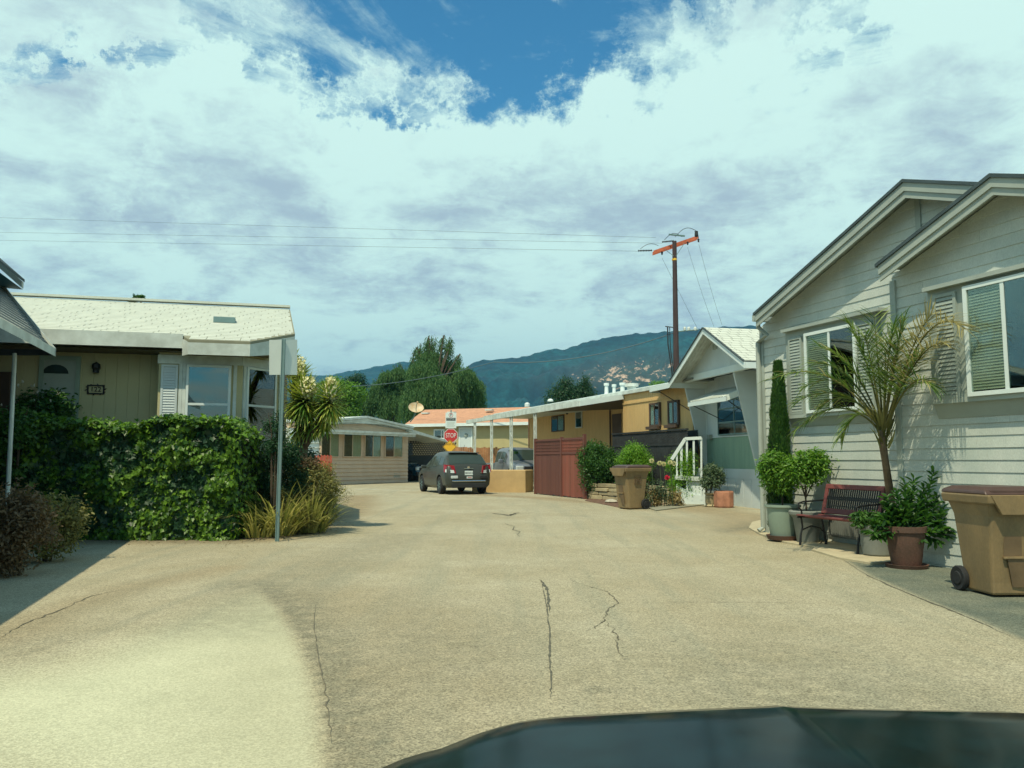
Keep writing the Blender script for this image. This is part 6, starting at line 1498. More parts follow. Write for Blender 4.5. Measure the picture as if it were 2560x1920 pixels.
for tx, ty in tips:
    T = at(tx, ty, c4.y + random.uniform(-.15, .15)); B0 = Vector((c4.x + random.uniform(-.12, .12), c4.y + random.uniform(-.12, .12), .45)); Mx_ = (B0 + T) / 2 + Vector(((T.x - B0.x) * .25, 0, -.03))
    pts = [B0.lerp(Mx_, k / 4) for k in range(4)] + [Mx_.lerp(T, k / 5) for k in range(6)]; stems.tube(pts, .005, 5)
    n = 34
    for k in range(n):
        f = .18 + .82 * k / n; i = f * (len(pts) - 1); a = int(min(i, len(pts) - 2)); p = pts[a].lerp(pts[a + 1], i - a); t = (pts[a + 1] - pts[a]).normalized(); w = k * 2.4
        o_ = Vector((math.cos(w), math.sin(w), 0)); P_.append(p); A_.append((o_ * 1.0 + t * .9 + Vector((0, 0, random.uniform(-.3, .3)))).normalized())
stems.build('stem', K['leaf_dark'], pt4); P_ = np.array(P_); A_ = np.array(A_); leaf_mesh('foliage', K['leaf_mid'], pt4, P_, A_, sides(A_, unit(rdir(len(P_)) * .5 + [0, 0, 1])), rng.uniform(.08, .145, len(P_)), rng.uniform(.036, .055, len(P_)), 'lens')
# pots before the green home
c = G(1780, 1268); c5 = Vector((c.x, c.y + .15, 0))
pt5 = potted('potted_shrub', 'dark leaved shrub in a cream patterned pot in front of the green home', 'potted plant', c5, [(.13, 0), (.16, .03), (.13, .07), (.145, .12), (.145, .30), (.12, .33), (.17, .36), (.165, .39), (.13, .38)], 'stone', .14, .36)
q = at(1783, 1198, c5.y); cc_, rr2 = clumps((q.x, q.y, q.z), (.42, .35, .38), 22, .14); crown('foliage', K['leaf_teal'], pt5, cc_, rr2, 2600, .075, .042, 'lens', shell=.2, rag=.35); MB().tube([(c5.x, c5.y, .35), (q.x, q.y, .8)], .02, 6).build('stem', K['bark'], pt5)
c = G(1816, 1270); c6 = Vector((c.x, c.y + .25, 0)); root = thing('planter_pot', 'empty rough orange terracotta tub to the right of the cream pot', 'pot', (c6.x, c6.y, 0))
MB().lathe((c6.x, c6.y, 0), [(.25, 0), (.27, .04), (.275, .42), (.26, .45), (.235, .45), (.23, .38), (0, .36)], 10).build('tub', K['terracotta_sun'], root)
c = G(1667, 1252); c7 = Vector((c.x, c.y + .1, 0)); root = potted('potted_plant', 'small black nursery pot with a low plant in the mulch bed', 'potted plant', c7, [(.11, 0), (.14, .28), (.15, .29), (.15, .31), (.13, .31)], 'rubber', .13, .28, 16)
crown('foliage', K['leaf_dark'], root, [(c7.x, c7.y, .36)], [(.14, .14, .09)], 200, .06, .03)
# ================================================================ vegetation
# ivy hedge
hx0, hx1, hy0, hy1 = -8.6, -4.55, 13.15, 14.4
def htop(x): return 1.93 + .07 * math.sin(x * 2.1) + .05 * math.sin(x * 5.3 + 1) - max(0, (x + 4.9)) * .5
hg = thing('ivy_hedge', 'tall dense ivy hedge in front of the yellow home', 'hedge', ((hx0 + hx1) / 2, hy0, 0))
V = []; F = []; nx_, nz_ = 50, 24
core = MB()
def corept(u, v, s): 
    x = hx0 + (hx1 - hx0) * u; z = v * (htop(x) - .12); y = (hy0 + .18 if s < 0 else hy1 - .1) + .10 * noise.noise(Vector((x * 2.2, z * 2.2, s)))
    return (x, y, z)
for s in (-1, 1):
    k = len(core.v)
    for i in range(nx_ + 1):
        for j in range(nz_ + 1): core.v.append(corept(i / nx_, j / nz_, s))
    core.f += [(k + i * (nz_ + 1) + j, k + (i + 1) * (nz_ + 1) + j, k + (i + 1) * (nz_ + 1) + j + 1, k + i * (nz_ + 1) + j + 1) for i in range(nx_) for j in range(nz_)]
n0 = (nx_ + 1) * (nz_ + 1)
core.f += [(i * (nz_ + 1) + nz_, (i + 1) * (nz_ + 1) + nz_, n0 + (i + 1) * (nz_ + 1) + nz_, n0 + i * (nz_ + 1) + nz_) for i in range(nx_)]
core.f += [(nx_ * (nz_ + 1) + j, nx_ * (nz_ + 1) + j + 1, n0 + nx_ * (nz_ + 1) + j + 1, n0 + nx_ * (nz_ + 1) + j) for j in range(nz_)]
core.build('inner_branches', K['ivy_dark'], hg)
N = 25000; f = rng.random(N)
x = rng.uniform(hx0, hx1, N); top = np.array([htop(a) for a in x]); z = top * (1 - rng.random(N) ** 1.1 * .99)
# bulging mats: depth of the leaf layer varies in lumps
lump = np.array([noise.fractal(Vector((a * 1.5, b * 1.7, 2.0)), 1.0, 2.0, 4) for a, b in zip(x, z)])
y = hy0 + .10 - lump * .26 + rng.random(N) * .22
y -= .10 * np.exp(-z / .25)
P1 = np.stack([x, y, z], 1); O1 = np.tile([0, -1.0, .25], (N, 1))
M_ = 8500; x2 = rng.uniform(hx0, hx1 + .1, M_); t2 = np.array([htop(a) for a in x2]); P2 = np.stack([x2, rng.uniform(hy0 + .0, hy1, M_), t2 + rng.normal(size=M_) * .045 - .02], 1); O2 = np.tile([0, -.3, 1.0], (M_, 1))
M3 = 1500; y3 = rng.uniform(hy0, hy1, M3); P3 = np.stack([np.full(M3, hx1) + rng.normal(size=M3) * .06, y3, rng.random(M3) * 1.85], 1); O3 = np.tile([1., 0, .2], (M3, 1))
C_ = np.concatenate([P1, P2, P3]); O_ = np.concatenate([O1, O2, O3]); keep = (np.array([noise.noise(Vector((a * 2.6, c * 2.6, 7))) for a, b, c in C_]) > -.31) | (rng.random(len(C_)) < .30)
C_ = C_[keep]; O_ = O_[keep]; n = len(C_); Nr = unit(O_ + rdir(n) * .75); A_ = unit(np.cross(np.cross(Nr, [0, 0, -1.0]) + 1e-4, Nr) + rdir(n) * .5); A_ = unit(A_ - Nr * (A_ * Nr).sum(1, keepdims=True)); s = rng.uniform(.035, .075, n) * (1 + .7 * (rng.random(n) ** 3))
n9 = 9000; x9 = rng.uniform(hx0, hx1, n9); z9 = np.array([htop(a) for a in x9]) * (1 - rng.random(n9)); P9 = np.stack([x9, hy0 + .17 + rng.random(n9) * .08 + np.array([.10 * noise.noise(Vector((a * 2.2, b * 2.2, -1))) for a, b in zip(x9, z9)]) - .05, z9], 1); N9 = unit(np.array([[0, -1.0, .2]]) + rdir(n9) * .8); A9 = unit(np.cross(N9, rdir(n9)) + [0, 0, -.5])
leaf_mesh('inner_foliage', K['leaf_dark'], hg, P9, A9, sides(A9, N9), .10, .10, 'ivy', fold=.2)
leaf_mesh('foliage', K['ivy'], hg, C_, A_, sides(A_, Nr), s, s * .95, 'ivy', fold=.2)

# shade plants near the post (left of the hedge)
def shrub(name, label, cat, base, center, rad, nclump, csize, n, L_, W_, mt, kind='kite', stem=True, group=None, extra=None, shell=.4, flat=1, droop=0, stems=5, up=.5):
    root = thing(name, label, cat, (base[0], base[1], 0), group)
    c_, r_ = clumps(center, rad, nclump, csize, flat, -.97); crown('foliage', K[mt], root, c_, r_, n, L_, W_, kind, shell=shell, zmin=.01, droop=droop, up=up, rag=.3)
    if stem:
        m = MB()
        for i in range(stems):
            w = i * 6.28 / stems; m.tube([(base[0] + .04 * math.cos(w), base[1] + .04 * math.sin(w), 0), (center[0] + rad[0] * .3 * math.cos(w), center[1] + rad[1] * .3 * math.sin(w), center[2]), (center[0] + rad[0] * .6 * math.cos(w), center[1] + rad[1] * .6 * math.sin(w), center[2] + rad[2] * .6)], [.014, .010, .005], 5)
        m.build('stem', K['bark'], root)
    return root
q = at(95, 1010, 14.7); r = shrub('flowering_shrub', 'loose dark shrub dotted with cream blossoms by the shaded front door', 'shrub', (q.x, 14.6), (q.x, 14.6, 1.85), (.72, .35, .95), 34, .22, 8500, .09, .045, 'leaf_mid', 'lens', shell=.1)
P, O = blob_leaves(70, [(q.x, 14.4, 2.0)], [(.75, .35, .75)], .8); A = unit(O + rdir(70) * .5); leaf_mesh('blossom', K['petal_white'], r, P, A, sides(A, rdir(70)), .07, .05, 'lens')
q = at(40, 1010, 13.0); shrub('vine', 'thin leafy vine climbing around the pipe post', 'climbing plant', (q.x, 13.0), (q.x, 13.0, 1.7), (.35, .3, .8), 12, .16, 1300, .08, .05, 'leaf_mid', 'lens', shell=.1)
q = at(45, 1330, 9.2); r = shrub('shrub', 'red brown leaved shrub in the shade at the left edge', 'shrub', (q.x, 9.2), (q.x - .08, 9.2, .46), (.52, .45, .50), 40, .17, 9000, .05, .026, 'leaf_red', 'lens', shell=.1)
q = at(125, 1270, 10.5); shrub('shrub', 'dull olive shrub behind the red brown one', 'shrub', (q.x, 10.5), (q.x, 10.5, .48), (.48, .4, .50), 26, .16, 5000, .05, .026, 'leaf_olive', 'lens', shell=.1)

# mixed planting at the hedge's right end
q = at(655, 1130, 13.6); shrub('shrub', 'dark mixed shrub between the hedge and the sign post', 'shrub', (q.x, 14.5), (q.x - .02, 14.6, .95), (.62, .42, .95), 54, .19, 15000, .045, .022, 'leaf_dark', 'lens', shell=.1)
q = at(682, 1030, 13.7); shrub('shrub', 'tall narrow sprig of small leaves rising in front of the bay window', 'shrub', (q.x, 13.9), (q.x, 13.9, 1.75), (.24, .2, .60), 16, .12, 2200, .045, .022, 'leaf_dark', 'lens', shell=.1)
q = at(742, 1180, 13.7); shrub('shrub', 'olive small leaved shrub to the right of the sign post', 'shrub', (q.x, 14.8), (q.x, 14.8, .68), (.62, .45, .70), 48, .17, 14000, .04, .02, 'leaf_olive', 'lens', shell=.1)
q = at(745, 1150, 14.2); shrub('shrub', 'purplish brown seed headed shrub above the olive one', 'shrub', (q.x + .1, 14.6), (q.x + .1, 14.7, 1.2), (.20, .18, .18), 8, .08, 900, .04, .022, 'leaf_red', 'lens', shell=.1)
def strapclump(name, label, cx, cy, n, L0, L1, rad, mt, lean=.55, w=.022, group=None, droop=1.25):
    root = thing(name, label, 'grass plant', (cx, cy, 0), group); B = []; D = []; LL = []
    for i in range(n):
        a = random.uniform(0, 6.283); r = rad * math.sqrt(random.random()); B.append((cx + r * math.cos(a), cy + r * math.sin(a), 0.02)); ln = random.uniform(.1, lean + .45)
        D.append((math.cos(a) * ln, math.sin(a) * ln, 1)); LL.append(random.uniform(L0, L1))
    blades('leaves', K[mt], root, B, D, LL, [w * random.uniform(.7, 1.2) for _ in range(n)], droop); return root
for i, (px, py, n, L0, L1, lb) in enumerate(((640, 1344, 90, .35, .85, 'arching strap leaved clump at the hedge corner'), (695, 1340, 210, .5, 1.25, 'big strap leaved clump round the foot of the sign post'), (775, 1332, 210, .45, 1.15, 'yellowish strap leaved clump spilling to the kerb'), (738, 1316, 170, .7, 1.4, 'taller strap leaved clump behind the sign post'))):
    g = G(px, py); strapclump('strap_leaf_plant', lb, g.x, g.y, n, L0, L1, .30, 'leaf_strap', w=.03, group='strap leaved clumps under the sign')
g = G(700, 1338); shrub('shrub', 'sparse olive undergrowth woven through the strap leaved clumps', 'shrub', (g.x, g.y + .15), (g.x + .05, g.y + .2, .38), (.75, .2, .40), 26, .13, 5200, .04, .016, 'leaf_olive', 'lens', shell=.1)
g = G(800, 1300); shrub('shrub', 'fine grey green ground shrub at the edge of the road', 'shrub', (g.x, g.y + .3), (g.x - .05, g.y + .4, .28), (.42, .4, .30), 20, .12, 4500, .035, .016, 'leaf_olive', 'lens', shell=.1)
g = G(655, 1335); shrub('shrub', 'low grey green ground shrub at the hedge foot', 'shrub', (g.x, g.y + .1), (g.x, g.y + .15, .18), (.45, .2, .20), 14, .10, 2600, .03, .015, 'leaf_teal', 'lens', shell=.1)
g = G(822, 1292); r = thing('dry_grass', 'airy straw coloured dry weeds leaning over the road edge', 'dry weeds', (g.x, g.y, 0)); B = []; D = []; LL = []
for i in range(170):
    B.append((g.x - .35 + random.gauss(0, .22), g.y - .9 + random.gauss(0, .5), .02)); D.append((random.gauss(.45, .4), random.gauss(0, .4), 1)); LL.append(random.uniform(.5, 1.25))
blades('stalks', K['leaf_dry'], r, B, D, LL, [.006] * 170, .5)
P, O = blob_leaves(5200, [(g.x - .1, g.y - .6, .62), (g.x + .15, g.y - .3, .48), (g.x - .4, g.y - .7, .7)], [(.45, .5, .35), (.5, .5, .32), (.4, .4, .35)], .05); A = rdir(len(P)); leaf_mesh('seed_heads', K['leaf_dry'], r, P, A, sides(A, rdir(len(P))), .026, .012, 'kite')

# yucca
yq = at(752, 1100, 15.4); yu = thing('yucca_tree', 'branching yucca with sword leaf rosettes and cream flower spikes by the sign', 'yucca', (yq.x, 15.5, 0))
def pt_(px, py, Y=15.3): return at(px, py, Y)
heads = [(780, 1052, 15.4, .42, 60), (748, 1062, 15.5, .42, 60), (812, 1048, 15.3, .36, 50), (762, 1005, 15.3, .52, 150), (824, 1008, 15.1, .44, 130), (752, 950, 15.6, .36, 80), (735, 1000, 15.7, .42, 60), (735, 912, 15.9, .28, 40)]
tr_ = MB(); base = Vector((yq.x - .02, 15.5, 0)); fk = Vector((pt_(752, 1090).x, 15.45, pt_(752, 1100).z)); tr_.tube([base, base + Vector((.02, 0, .8)), fk], [.14, .11, .10], 9)
for px, py, Y, L_, n in heads: h = at(px, py + 6, Y); tr_.tube([fk - Vector((0, 0, .15)), fk.lerp(h, .5) + Vector((0, 0, -.05)), h], [.085, .06, .05], 8)
tr_.build('trunk', K['bark'], yu); P_ = []; A_ = []; LL = []
for px, py, Y, L_, n in heads:
    h = at(px, py, Y)
    n = int(n * 1.9)
    for i in range(n):
        ph = i * 2.399; el = 1.35 - 2.5 * (i / n) ** .75; d = Vector((math.cos(ph) * math.cos(el), math.sin(ph) * math.cos(el), math.sin(el))); P_.append(h + Vector((0, 0, .12 * (1 - 2 * i / n)))); A_.append(d); LL.append(L_ * random.uniform(.8, 1.12))
P_, A_, LL = np.array([tuple(p) for p in P_]), np.array([tuple(a) for a in A_]), np.array(LL)
Nr = unit(np.array([0, 0, 1.0]) - A_ * A_[:, 2:3] + 1e-3); leaf_mesh('rosette_leaves', K['leaf_yucca'], yu, P_, A_, sides(A_, Nr), LL, .055, 'blade', fold=.06)
for px, py, rx, rz, n, Y in ((770, 966, .15, .21, 460, 15.2), (826, 968, .09, .24, 280, 15.0), (752, 915, .08, .22, 200, 15.5)):
    f_ = at(px, py, Y); P, O = blob_leaves(n, [tuple(f_)], [(rx, rx, rz)], .3); A = unit(O * .3 + rdir(n) * .6 + [0, 0, -.7]); leaf_mesh('flower_spike', K['petal'], yu, P, A, sides(A, rdir(n)), .075, .055, 'lens')

# shaded foliage mass behind the yucca
q = at(735, 1120, 20.5); shrub('shrub', 'deep green bush in the shade under the yucca', 'shrub', (q.x, 20.5), (q.x, 20.5, .95), (.75, .5, 1.0), 26, .25, 5200, .08, .04, 'leaf_dark', 'lens', shell=.1)

# slim cypress against the grey home
def needles_col(root, base, h, r, n, mt, L_, W_, lean=(0, 0), taper=.8, z0=.1):
    t = rng.random(n) ** .9; a = rng.uniform(0, 6.283, n); rr = r * (1 - taper * np.clip((t - .25) / .75, 0, 1) ** 1.5) * np.clip(t / .1 + .6, 0, 1) * (.75 + .25 * rng.random(n)) * (1 + .10 * np.sin(a * 3 + t * 25))
    P = np.stack([base[0] + lean[0] * t + rr * np.cos(a), base[1] + lean[1] * t + rr * np.sin(a), z0 + t * h], 1); O = np.stack([np.cos(a), np.sin(a), np.zeros(n)], 1)
    A = unit(O * .45 + rdir(n) * .35 + [0, 0, 1.0]); return leaf_mesh('foliage', K[mt], root, P, A, sides(A, unit(O + rdir(n) * .5)), L_, W_, 'kite')
q = at(1950, 1200, 13.5); cy = thing('cypress', 'slim upright conifer between the downspout and the farther window', 'conifer', (q.x, 13.5, 0))
zt_ = at(1948, 908, 13.5).z; needles_col(cy, (q.x - .02, 13.5), zt_ - .1, .185, 15000, 'leaf_mid', .075, .02, lean=(.05, 0), taper=.78); MB().tube([(q.x, 13.5, 0), (q.x, 13.5, zt_ * .9)], [.05, .02], 6).build('trunk', K['bark'], cy)
m = MB()
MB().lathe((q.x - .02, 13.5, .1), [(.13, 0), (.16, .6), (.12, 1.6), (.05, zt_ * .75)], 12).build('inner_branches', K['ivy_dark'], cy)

# palm behind the bench
pb0 = G(2226, 1345); pb_ = Vector((pb0.x, 11.05, 0)); Yp = 10.95
palm = thing('palm_tree', 'feathery young palm arching over the red bench', 'palm tree', (pb_.x, 11.05, 0))
f1p = at(2207, 1110, 10.55); f2p = at(2205, 1060, Yp)
MB().tube([at(2227, 1330, 11.0), at(2226, 1240, 11.0), at(2213, 1150, 10.65), f1p, at(2205, 1075, 10.5)], [.065, .055, .045, .05, .04], 9).build('trunk', K['palm_bark'], palm)
def Yf(px): return min(Yp, 8.6 / ((px - 1280) / 2000 + .345) - .38)
cr = at(2208, 1085, 10.5)
fronds = [  # tip px, sag control px, dry?
 ((1985, 1000), (2120, 935), 0), ((1930, 940), (2090, 880), 0), ((1985, 1075), (2100, 960), 0), ((2030, 900), (2130, 900), 0), ((2050, 860), (2150, 900), 0), ((2185, 780), (2195, 900), 0), ((2160, 830), (2180, 900), 0),
 ((2235, 800), (2215, 900), 0), ((2410, 815), (2310, 730), 1), ((2330, 775), (2275, 850), 1), ((2360, 850), (2290, 850), 1), ((2300, 880), (2260, 930), 0), ((2120, 800), (2170, 880), 0), ((2245, 860), (2230, 960), 0), ((2100, 1090), (2150, 980), 0), ((2050, 1010), (2130, 950), 0), ((2330, 960), (2280, 900), 0), ((2215, 840), (2212, 950), 0), ((2260, 790), (2225, 930), 0), ((2010, 960), (2120, 905), 0)]
PL, AL, LLs, DR = [], [], [], []; rach = MB()
for k, (tip, ctl, dry) in enumerate(fronds):
    dy = random.uniform(-.5, .15); T = at(*tip, Yf(tip[0]) + (dy if tip[0] < 2200 else -abs(dy) * .3)); Cn = at(*ctl, Yf(ctl[0]) + dy * .5 - (.15 if tip[0] > 2200 else 0)); pts = []
    for i in range(17):
        t = i / 16; p = cr * (1 - t) ** 2 + Cn * 2 * t * (1 - t) + T * t * t; p.z -= .04 * t ** 3; pts.append(p)
    rach.tube(pts, [.016 * (1 - .8 * i / 16) for i in range(17)], 5)
    nl = 38
    for j in range(nl):
        t = .32 + .68 * j / nl; i = t * 16; a = int(min(i, 15)); p = pts[a].lerp(pts[a + 1], i - a); tg = (pts[a + 1] - pts[a]).normalized(); sd_ = tg.cross(Vector((0, 0, 1))); sd_ = sd_.normalized() if sd_.length > .1 else Vector((1, 0, 0))
        for s in (-1, 1):
            d = (tg * .75 + sd_ * s * .9 + Vector((0, 0, random.uniform(-.45, .25))) + Vector((random.gauss(0, .12),) * 3)).normalized(); PL.append(p); AL.append(d); LLs.append((.44 - .22 * abs(t - .5)) * random.uniform(.7, 1.1)); DR.append(dry or random.random() < .08)
rach.build('rachis', K['leaf_olive'], palm)
PL, AL, LLs, DR = np.array([tuple(p) for p in PL]), np.array([tuple(a) for a in AL]), np.array(LLs), np.array(DR, bool)
for nme, msk, mt in (('fronds', ~DR, 'palm_leaf'), ('dry_fronds', DR, 'palm_dry')):
    A = AL[msk]; leaf_mesh(nme, K[mt], palm, PL[msk], A, sides(A, unit(rdir(len(A)) * .6 + [0, 0, 1.])), LLs[msk], .013, 'blade', fold=.12)
# hanging old fibres on the trunk
n = 40; z = rng.uniform(1.45, 1.75, n); a = rng.uniform(0, 6.28, n); P = np.stack([np.interp(z, [1.2, 1.9], [f1p.x, cr.x]) + .05 * np.cos(a), 10.5 + .05 * np.sin(a), z], 1); A = unit(np.stack([np.cos(a) * .4, np.sin(a) * .4, np.ones(n)], 1)); leaf_mesh('leaf_bases', K['leaf_olive'], palm, P, A, sides(A, rdir(n)), .30, .03, 'blade')

# shrubs before the tan home
q = at(1497, 1150, 27.0); r = shrub('conifer_shrub', 'dark green rounded conifer bush over the stone wall', 'shrub', (q.x, 27.0), (q.x, 27.0, 1.12), (.60, .5, 1.0), 60, .26, 22000, .085, .035, 'leaf_mid', 'kite', shell=.3, up=.2)
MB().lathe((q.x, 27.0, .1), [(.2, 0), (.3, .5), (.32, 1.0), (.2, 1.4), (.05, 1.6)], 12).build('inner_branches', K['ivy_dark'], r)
q = at(1587, 1145, 25.8); r = shrub('conifer_shrub', 'bright lime green conifer bush beside the dark one', 'shrub', (q.x, 25.8), (q.x, 25.8, 1.10), (.54, .42, .74), 44, .21, 18000, .07, .02, 'leaf_lime', 'kite', shell=.3, up=.2)
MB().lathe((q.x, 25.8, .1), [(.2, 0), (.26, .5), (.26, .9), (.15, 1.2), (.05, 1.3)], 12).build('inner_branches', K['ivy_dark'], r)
q = at(1707, 1145, 23.5); r = shrub('conifer_shrub', 'lime green conifer bush seen through the porch balusters', 'shrub', (q.x, 23.6), (q.x, 23.6, .95), (.42, .25, .85), 40, .18, 14000, .07, .02, 'leaf_lime', 'kite', shell=.3, up=.2)
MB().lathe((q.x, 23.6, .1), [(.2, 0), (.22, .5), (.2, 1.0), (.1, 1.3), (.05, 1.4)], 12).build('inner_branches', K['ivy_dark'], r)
# seed heads, rose and bed plants
for i, (px, py, lb) in enumerate(((1629, 1152, 'seed head stalk nearest the lime bush'), (1649, 1158, 'tall pale seed head, left one of the middle pair'), (1659, 1160, 'tall pale seed head, right one of the middle pair'), (1675, 1156, 'double seed head stalk beside the handrail'))):
    h = at(px, py, 22.4); g0 = Vector((h.x + random.uniform(-.05, .12), 22.4, 0)); r = thing('seed_head_plant', lb, 'flower', tuple(g0), 'tall stalks with round pale seed heads')
    MB().tube([g0, (g0 + h) / 2 + Vector((.02, 0, 0)), h], .010, 5).build('stalk', K['leaf_teal'], r)
    P, O = blob_leaves(240, [tuple(h)] + ([tuple(h + Vector((.11, 0, -.03)))] if i == 3 else []), [.048] * (2 if i == 3 else 1), .7); leaf_mesh('seed_head', K['petal'], r, P, O, sides(O, rdir(240)), .03, .02, 'kite')
h = at(1668, 1194, 22.4); r = thing('rose_bush', 'thin rose bush with one pink bloom in front of the porch', 'rose bush', (h.x, 22.4, 0)); P, O = blob_leaves(90, [tuple(h)], [(.032, .032, .024)], .3); leaf_mesh('bloom', K['petal_pink'], r, P, O, sides(O, rdir(90)), .06, .05, 'lens')
MB().tube([(h.x - .1, 22.4, 0), (h.x - .05, 22.4, .5), h], .010, 5).build('stem', K['leaf_dark'], r); crown('foliage', K['leaf_teal'], r, [(h.x - .25, 22.4, .55), (h.x - .1, 22.4, .35)], [.25, .22], 420, .06, .035, 'lens', shell=.1)
for px, py, L_, mt, lb in ((1608, 1225, .8, 'leaf_teal', 'grey green bed plant just right of the emblem bin'), (1640, 1240, .5, 'leaf_dry', 'withered straw plant in the mulch bed'), (1618, 1195, .9, 'leaf_olive', 'taller olive bed plant against the stone wall'), (1685, 1240, .45, 'leaf_dry', 'bleached plant at the foot of the porch')):
    q = at(px, py, 22.6); shrub('bed_plant', lb, 'plant', (q.x, 22.6), (q.x, 22.6, L_ * .5), (.28, .22, L_ * .5), 10, .12, 750, .07, .03, mt, 'lens', shell=.1, group='plants in the mulch bed')
for px, lb in ((1528, 'round pale stone at the left end of the mulch bed'),):
    g = G(px, 1258); o = MB().lathe((g.x, g.y, 0), [(0.16, -.01), (.2, .05), (.15, .10), (.05, .125), (0, .13)], 9).build('garden_stone', K['rock'], None, loc=(g.x, g.y, 0), smooth=60); setp(o, lb, 'stone')
g = G(719, 1336); o = MB().lathe((g.x, g.y, 0), [(0.10, -.01), (.13, .03), (.1, .07), (.04, .085), (0, .09)], 8).build('garden_stone', K['rock'], None, loc=(g.x, g.y, 0), smooth=60); setp(o, 'pale rock at the foot of the strap leaved plants', 'stone')

# trees behind
def tree(name, label, cat, base, h, centers, radii, n, L_, W_, mt, kind='kite', droop=0., tr=.3, limbs=6, shell=.25, up=.4, group=None, rag=.12):
    root = thing(name, label, cat, (base[0], base[1], 0), group); c = np.array(centers); r = np.array(radii)
    crown('crown', K[mt], root, c, r, n, L_, W_, kind, shell=shell, droop=droop, up=up, rag=rag); m = MB(); b = Vector((base[0], base[1], 0)); f = b + Vector((0, 0, h * .35)); m.tube([b, f], [tr, tr * .75], 9)
    for i in rng.choice(len(c), min(limbs, len(c)), replace=False):
        t = Vector(c[i]); m.tube([f - Vector((0, 0, .2)), f.lerp(t, .5) + Vector((0, 0, .3)), t], [tr * .55, tr * .3, tr * .08], 6)
    m.build('trunk', K['bark'], root); return root
# willowy pepper trees: lobes read from the skyline, foliage hanging in strands
Yw = 78.
def willow(label, lobes, n_str, Yc, seedx, thin=()):
    xs2 = [at(a, b, Yc).x for a, b, _ in lobes]; bx = sum(xs2) / len(xs2); root = thing('pepper_tree', label, 'tree', (bx, Yc, 0), 'willowy trees behind the orange roof'); P_ = []; A_ = []; LL = []
    cen = []
    for a, b, r in lobes:
        c = at(a, b, Yc + random.uniform(-2, 2)); rr = r / FPX * Yc; cen.append((c, rr)); k = int(n_str * (r / 40.) ** 2)
        for i in range(k):
            d = Vector(rdir(1)[0]); 
            if d.z < -.3: d.z = -d.z
            s = c + Vector((d.x * rr, d.y * rr * 1.1, d.z * rr * .95)) * random.uniform(.45, 1.02); L_ = random.uniform(.6, 2.2) * (rr / 2.2) ** .5; m_ = 15
            w = Vector((d.x, d.y, 0)) * .25
            for j in range(m_):
                t = j / m_; P_.append(s + w * t * 1.2 + Vector((random.gauss(0, .07), random.gauss(0, .07), -L_ * t))); A_.append(Vector((random.gauss(0, .45), random.gauss(0, .45), -1)).normalized())
    for (x0, y0), (x1, y1) in thin:          # open sprays at the top
        a = at(x0, y0, Yc); b = at(x1, y1, Yc)
        for i in range(30):
            t = i / 29; s = a.lerp(b, t) + Vector((random.gauss(0, .16), random.gauss(0, .3), random.gauss(0, .12)))
            for j in range(9): P_.append(s + Vector((random.gauss(0, .1), random.gauss(0, .1), -.12 * j))); A_.append(Vector((random.gauss(0, .45), random.gauss(0, .45), -1)).normalized())
    P_ = np.array([tuple(p) for p in P_]); A_ = np.array([tuple(a) for a in A_]); leaf_mesh('crown', K['leaf_willow'], root, P_, A_, sides(A_, rdir(len(P_))), .30, .065, 'kite')
    m = MB(); b = Vector((bx, Yc, 0)); f = b + Vector((0, 0, 2.2)); m.tube([b, f], [.5, .4], 9)
    for c, rr in cen: m.tube([f, f.lerp(c, .6) + Vector((0, 0, .4)), c + Vector((0, 0, rr * .5))], [.25, .14, .04], 6)
    for (x0, y0), (x1, y1) in thin: m.tube([cen[0][0], at(x0, y0, Yc), at(x1, y1, Yc)], [.12, .06, .02], 5)
    m.build('trunk', K['bark'], root); return root
willow('largest willowy tree with open wispy sprays at its top', [(1085, 985, 62), (1150, 975, 52), (1110, 930, 45), (1060, 935, 42), (1180, 1000, 35), (1075, 900, 30), (1050, 1010, 50), (1130, 1015, 50), (1160, 940, 30), (1185, 965, 26)], 560, 78., 0,
       [((1065, 900), (1068, 850)), ((1075, 900), (1090, 842)), ((1085, 905), (1110, 838)), ((1060, 900), (1042, 868)), ((1042, 868), (1032, 890)), ((1100, 905), (1125, 850)), ((1120, 910), (1150, 885)), ((1150, 885), (1140, 910)), ((1068, 850), (1078, 870)), ((1110, 838), (1098, 870)), ((1130, 850), (1118, 880)), ((1072, 840), (1066, 870)), ((1030, 900), (1020, 930)), ((1150, 925), (1172, 940)), ((1080, 870), (1078, 838)), ((1118, 870), (1124, 842)), ((1050, 880), (1052, 858))])
willow('lower spreading willowy tree left of the largest one', [(985, 975, 42), (1015, 955, 38), (950, 985, 38), (990, 1015, 45), (935, 1010, 34), (1020, 1000, 45), (968, 940, 20), (995, 930, 16), (910, 1010, 28)], 560, 84., 0, [((968, 945), (955, 925)), ((995, 935), (990, 910)), ((1010, 930), (998, 905)), ((950, 960), (938, 945))])
cs1 = [at(a, b, 66) for a, b in ((815, 985), (850, 985), (835, 970), (870, 1000), (795, 1005), (880, 985), (830, 1020), (870, 1030), (800, 1030))]
tree('round_tree', 'bright green round topped tree between the yucca and the willowy trees', 'tree', (cs1[0].x + .5, 66), 3.5, [tuple(c) for c in cs1], [(1.15, 1.1, .95)] * 9, 15000, .20, .11, 'leaf_bright', 'lens', shell=.5)
cs1 = [at(a, b, 90) for a, b in ((880, 955), (895, 948), (868, 962), (885, 970), (902, 965))]
tree('dark_tree', 'small dark tree standing behind the bright round one', 'tree', (cs1[0].x, 90), 6, [tuple(c) for c in cs1], [(.95, .9, .7)] * 5, 3800, .22, .10, 'leaf_dark', shell=.3)
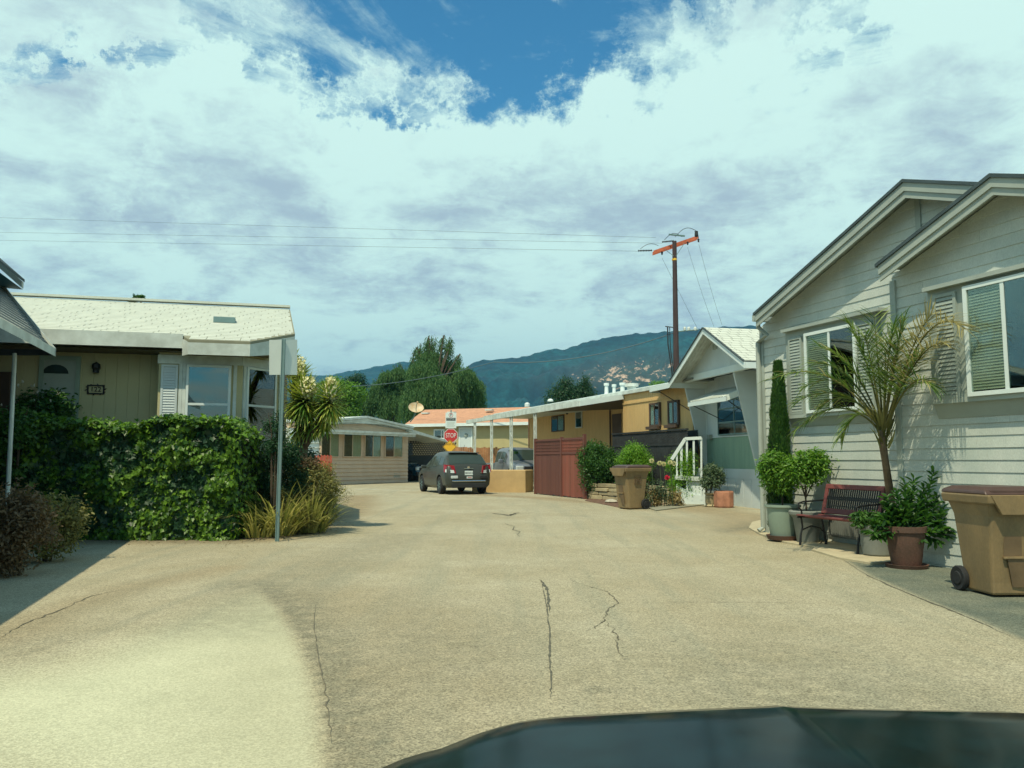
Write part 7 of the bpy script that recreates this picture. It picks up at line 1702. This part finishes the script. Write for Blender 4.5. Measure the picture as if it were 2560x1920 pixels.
for i, (lobes, lb) in enumerate(((((1410, 970, .62), (1418, 985, .7), (1395, 985, .6), (1385, 1000, .7), (1425, 965, .4), (1420, 1000, .8), (1412, 955, .28)), 'left one of two dark conifers above the white roof'), (((1450, 985, .55), (1458, 970, .4), (1464, 958, .28), (1468, 985, .5), (1445, 1000, .7), (1475, 1000, .6), (1462, 948, .18)), 'right one of two dark conifers above the white roof'))):
    cs1 = [tuple(at(a, b, 50)) for a, b, _ in lobes]; tree('dark_conifer', lb, 'conifer', (cs1[0][0], 50), 4, cs1, [(r, r, r * 1.1) for _, _, r in lobes], 5200, .17, .05, 'leaf_dark', shell=.3, group='dark conifers above the white roof', rag=.2)
q = at(1645, 962, 70); tree('tree', 'tip of a green tree peeking above the tan roof', 'tree', (q.x, 70), 6, [tuple(q), tuple(q + Vector((.7, 0, -.2)))], [(.8, .6, .35)] * 2, 900, .25, .06, 'leaf_bright')
q = at(340, 745, 24); tree('tree', 'tip of a tree showing above the cream roof', 'tree', (q.x, 24), 4, [tuple(q), tuple(q + Vector((.16, 0, .02))), tuple(q + Vector((-.1, 0, -.08)))], [(.10, .1, .09), (.09, .1, .06), (.1, .1, .06)], 420, .08, .04, 'leaf_mid')
q = at(740, 1080, 58); tree('dark_tree', 'dark green tree low behind the yucca', 'tree', (q.x, 58), 4, [tuple(at(a, b, 58)) for a, b in ((735, 1040), (760, 1060), (720, 1080), (775, 1030), (750, 1100))], [(1.2, 1, 1)] * 5, 6000, .2, .1, 'leaf_dark', 'lens', shell=.4)
# litter along the hedge foot
K['litter'] = mat('dead_leaf', (.34, .27, .14), .9, .3, 5, island=.4)
n = 420; px_ = rng.uniform(240, 900, n); g_ = np.array([tuple(G(a, 1352 - max(0, a - 600) * .16 + rng.normal() * 7)) for a in px_]); g_[:, 2] = .006; A = unit(rng.normal(size=(n, 3)) * [1, 1, .1]); o = leaf_mesh('leaf_litter', K['litter'], None, g_, A, sides(A, np.tile([0., 0, 1], (n, 1))), rng.uniform(.015, .05, n), rng.uniform(.008, .02, n), 'kite', loc=(-5, 13, 0)); setp(o, 'dry leaves scattered along the foot of the hedge', None, None, 'stuff')

# ================================================================ haze
def haze():
    m = bpy.data.materials.new('haze'); m.use_nodes = True; N = m.node_tree.nodes; L = m.node_tree.links; N.remove(N['Principled BSDF']); v = N.new('ShaderNodeVolumePrincipled')
    v.inputs['Color'].default_value = (.13, .54, .90, 1); v.inputs['Density'].default_value = HAZE; v.inputs['Anisotropy'].default_value = .2
    L.new(v.outputs[0], N['Material Output'].inputs['Volume'])
    o = MB().obox((-3800, -210, -4), (7600, 0, 0), (0, 4500, 0), (0, 0, 460)).build('haze', m, None, loc=(0, 0, 0)); setp(o, 'thin blue haze filling the valley air', None, None, 'stuff')
HAZE = .00016
haze()
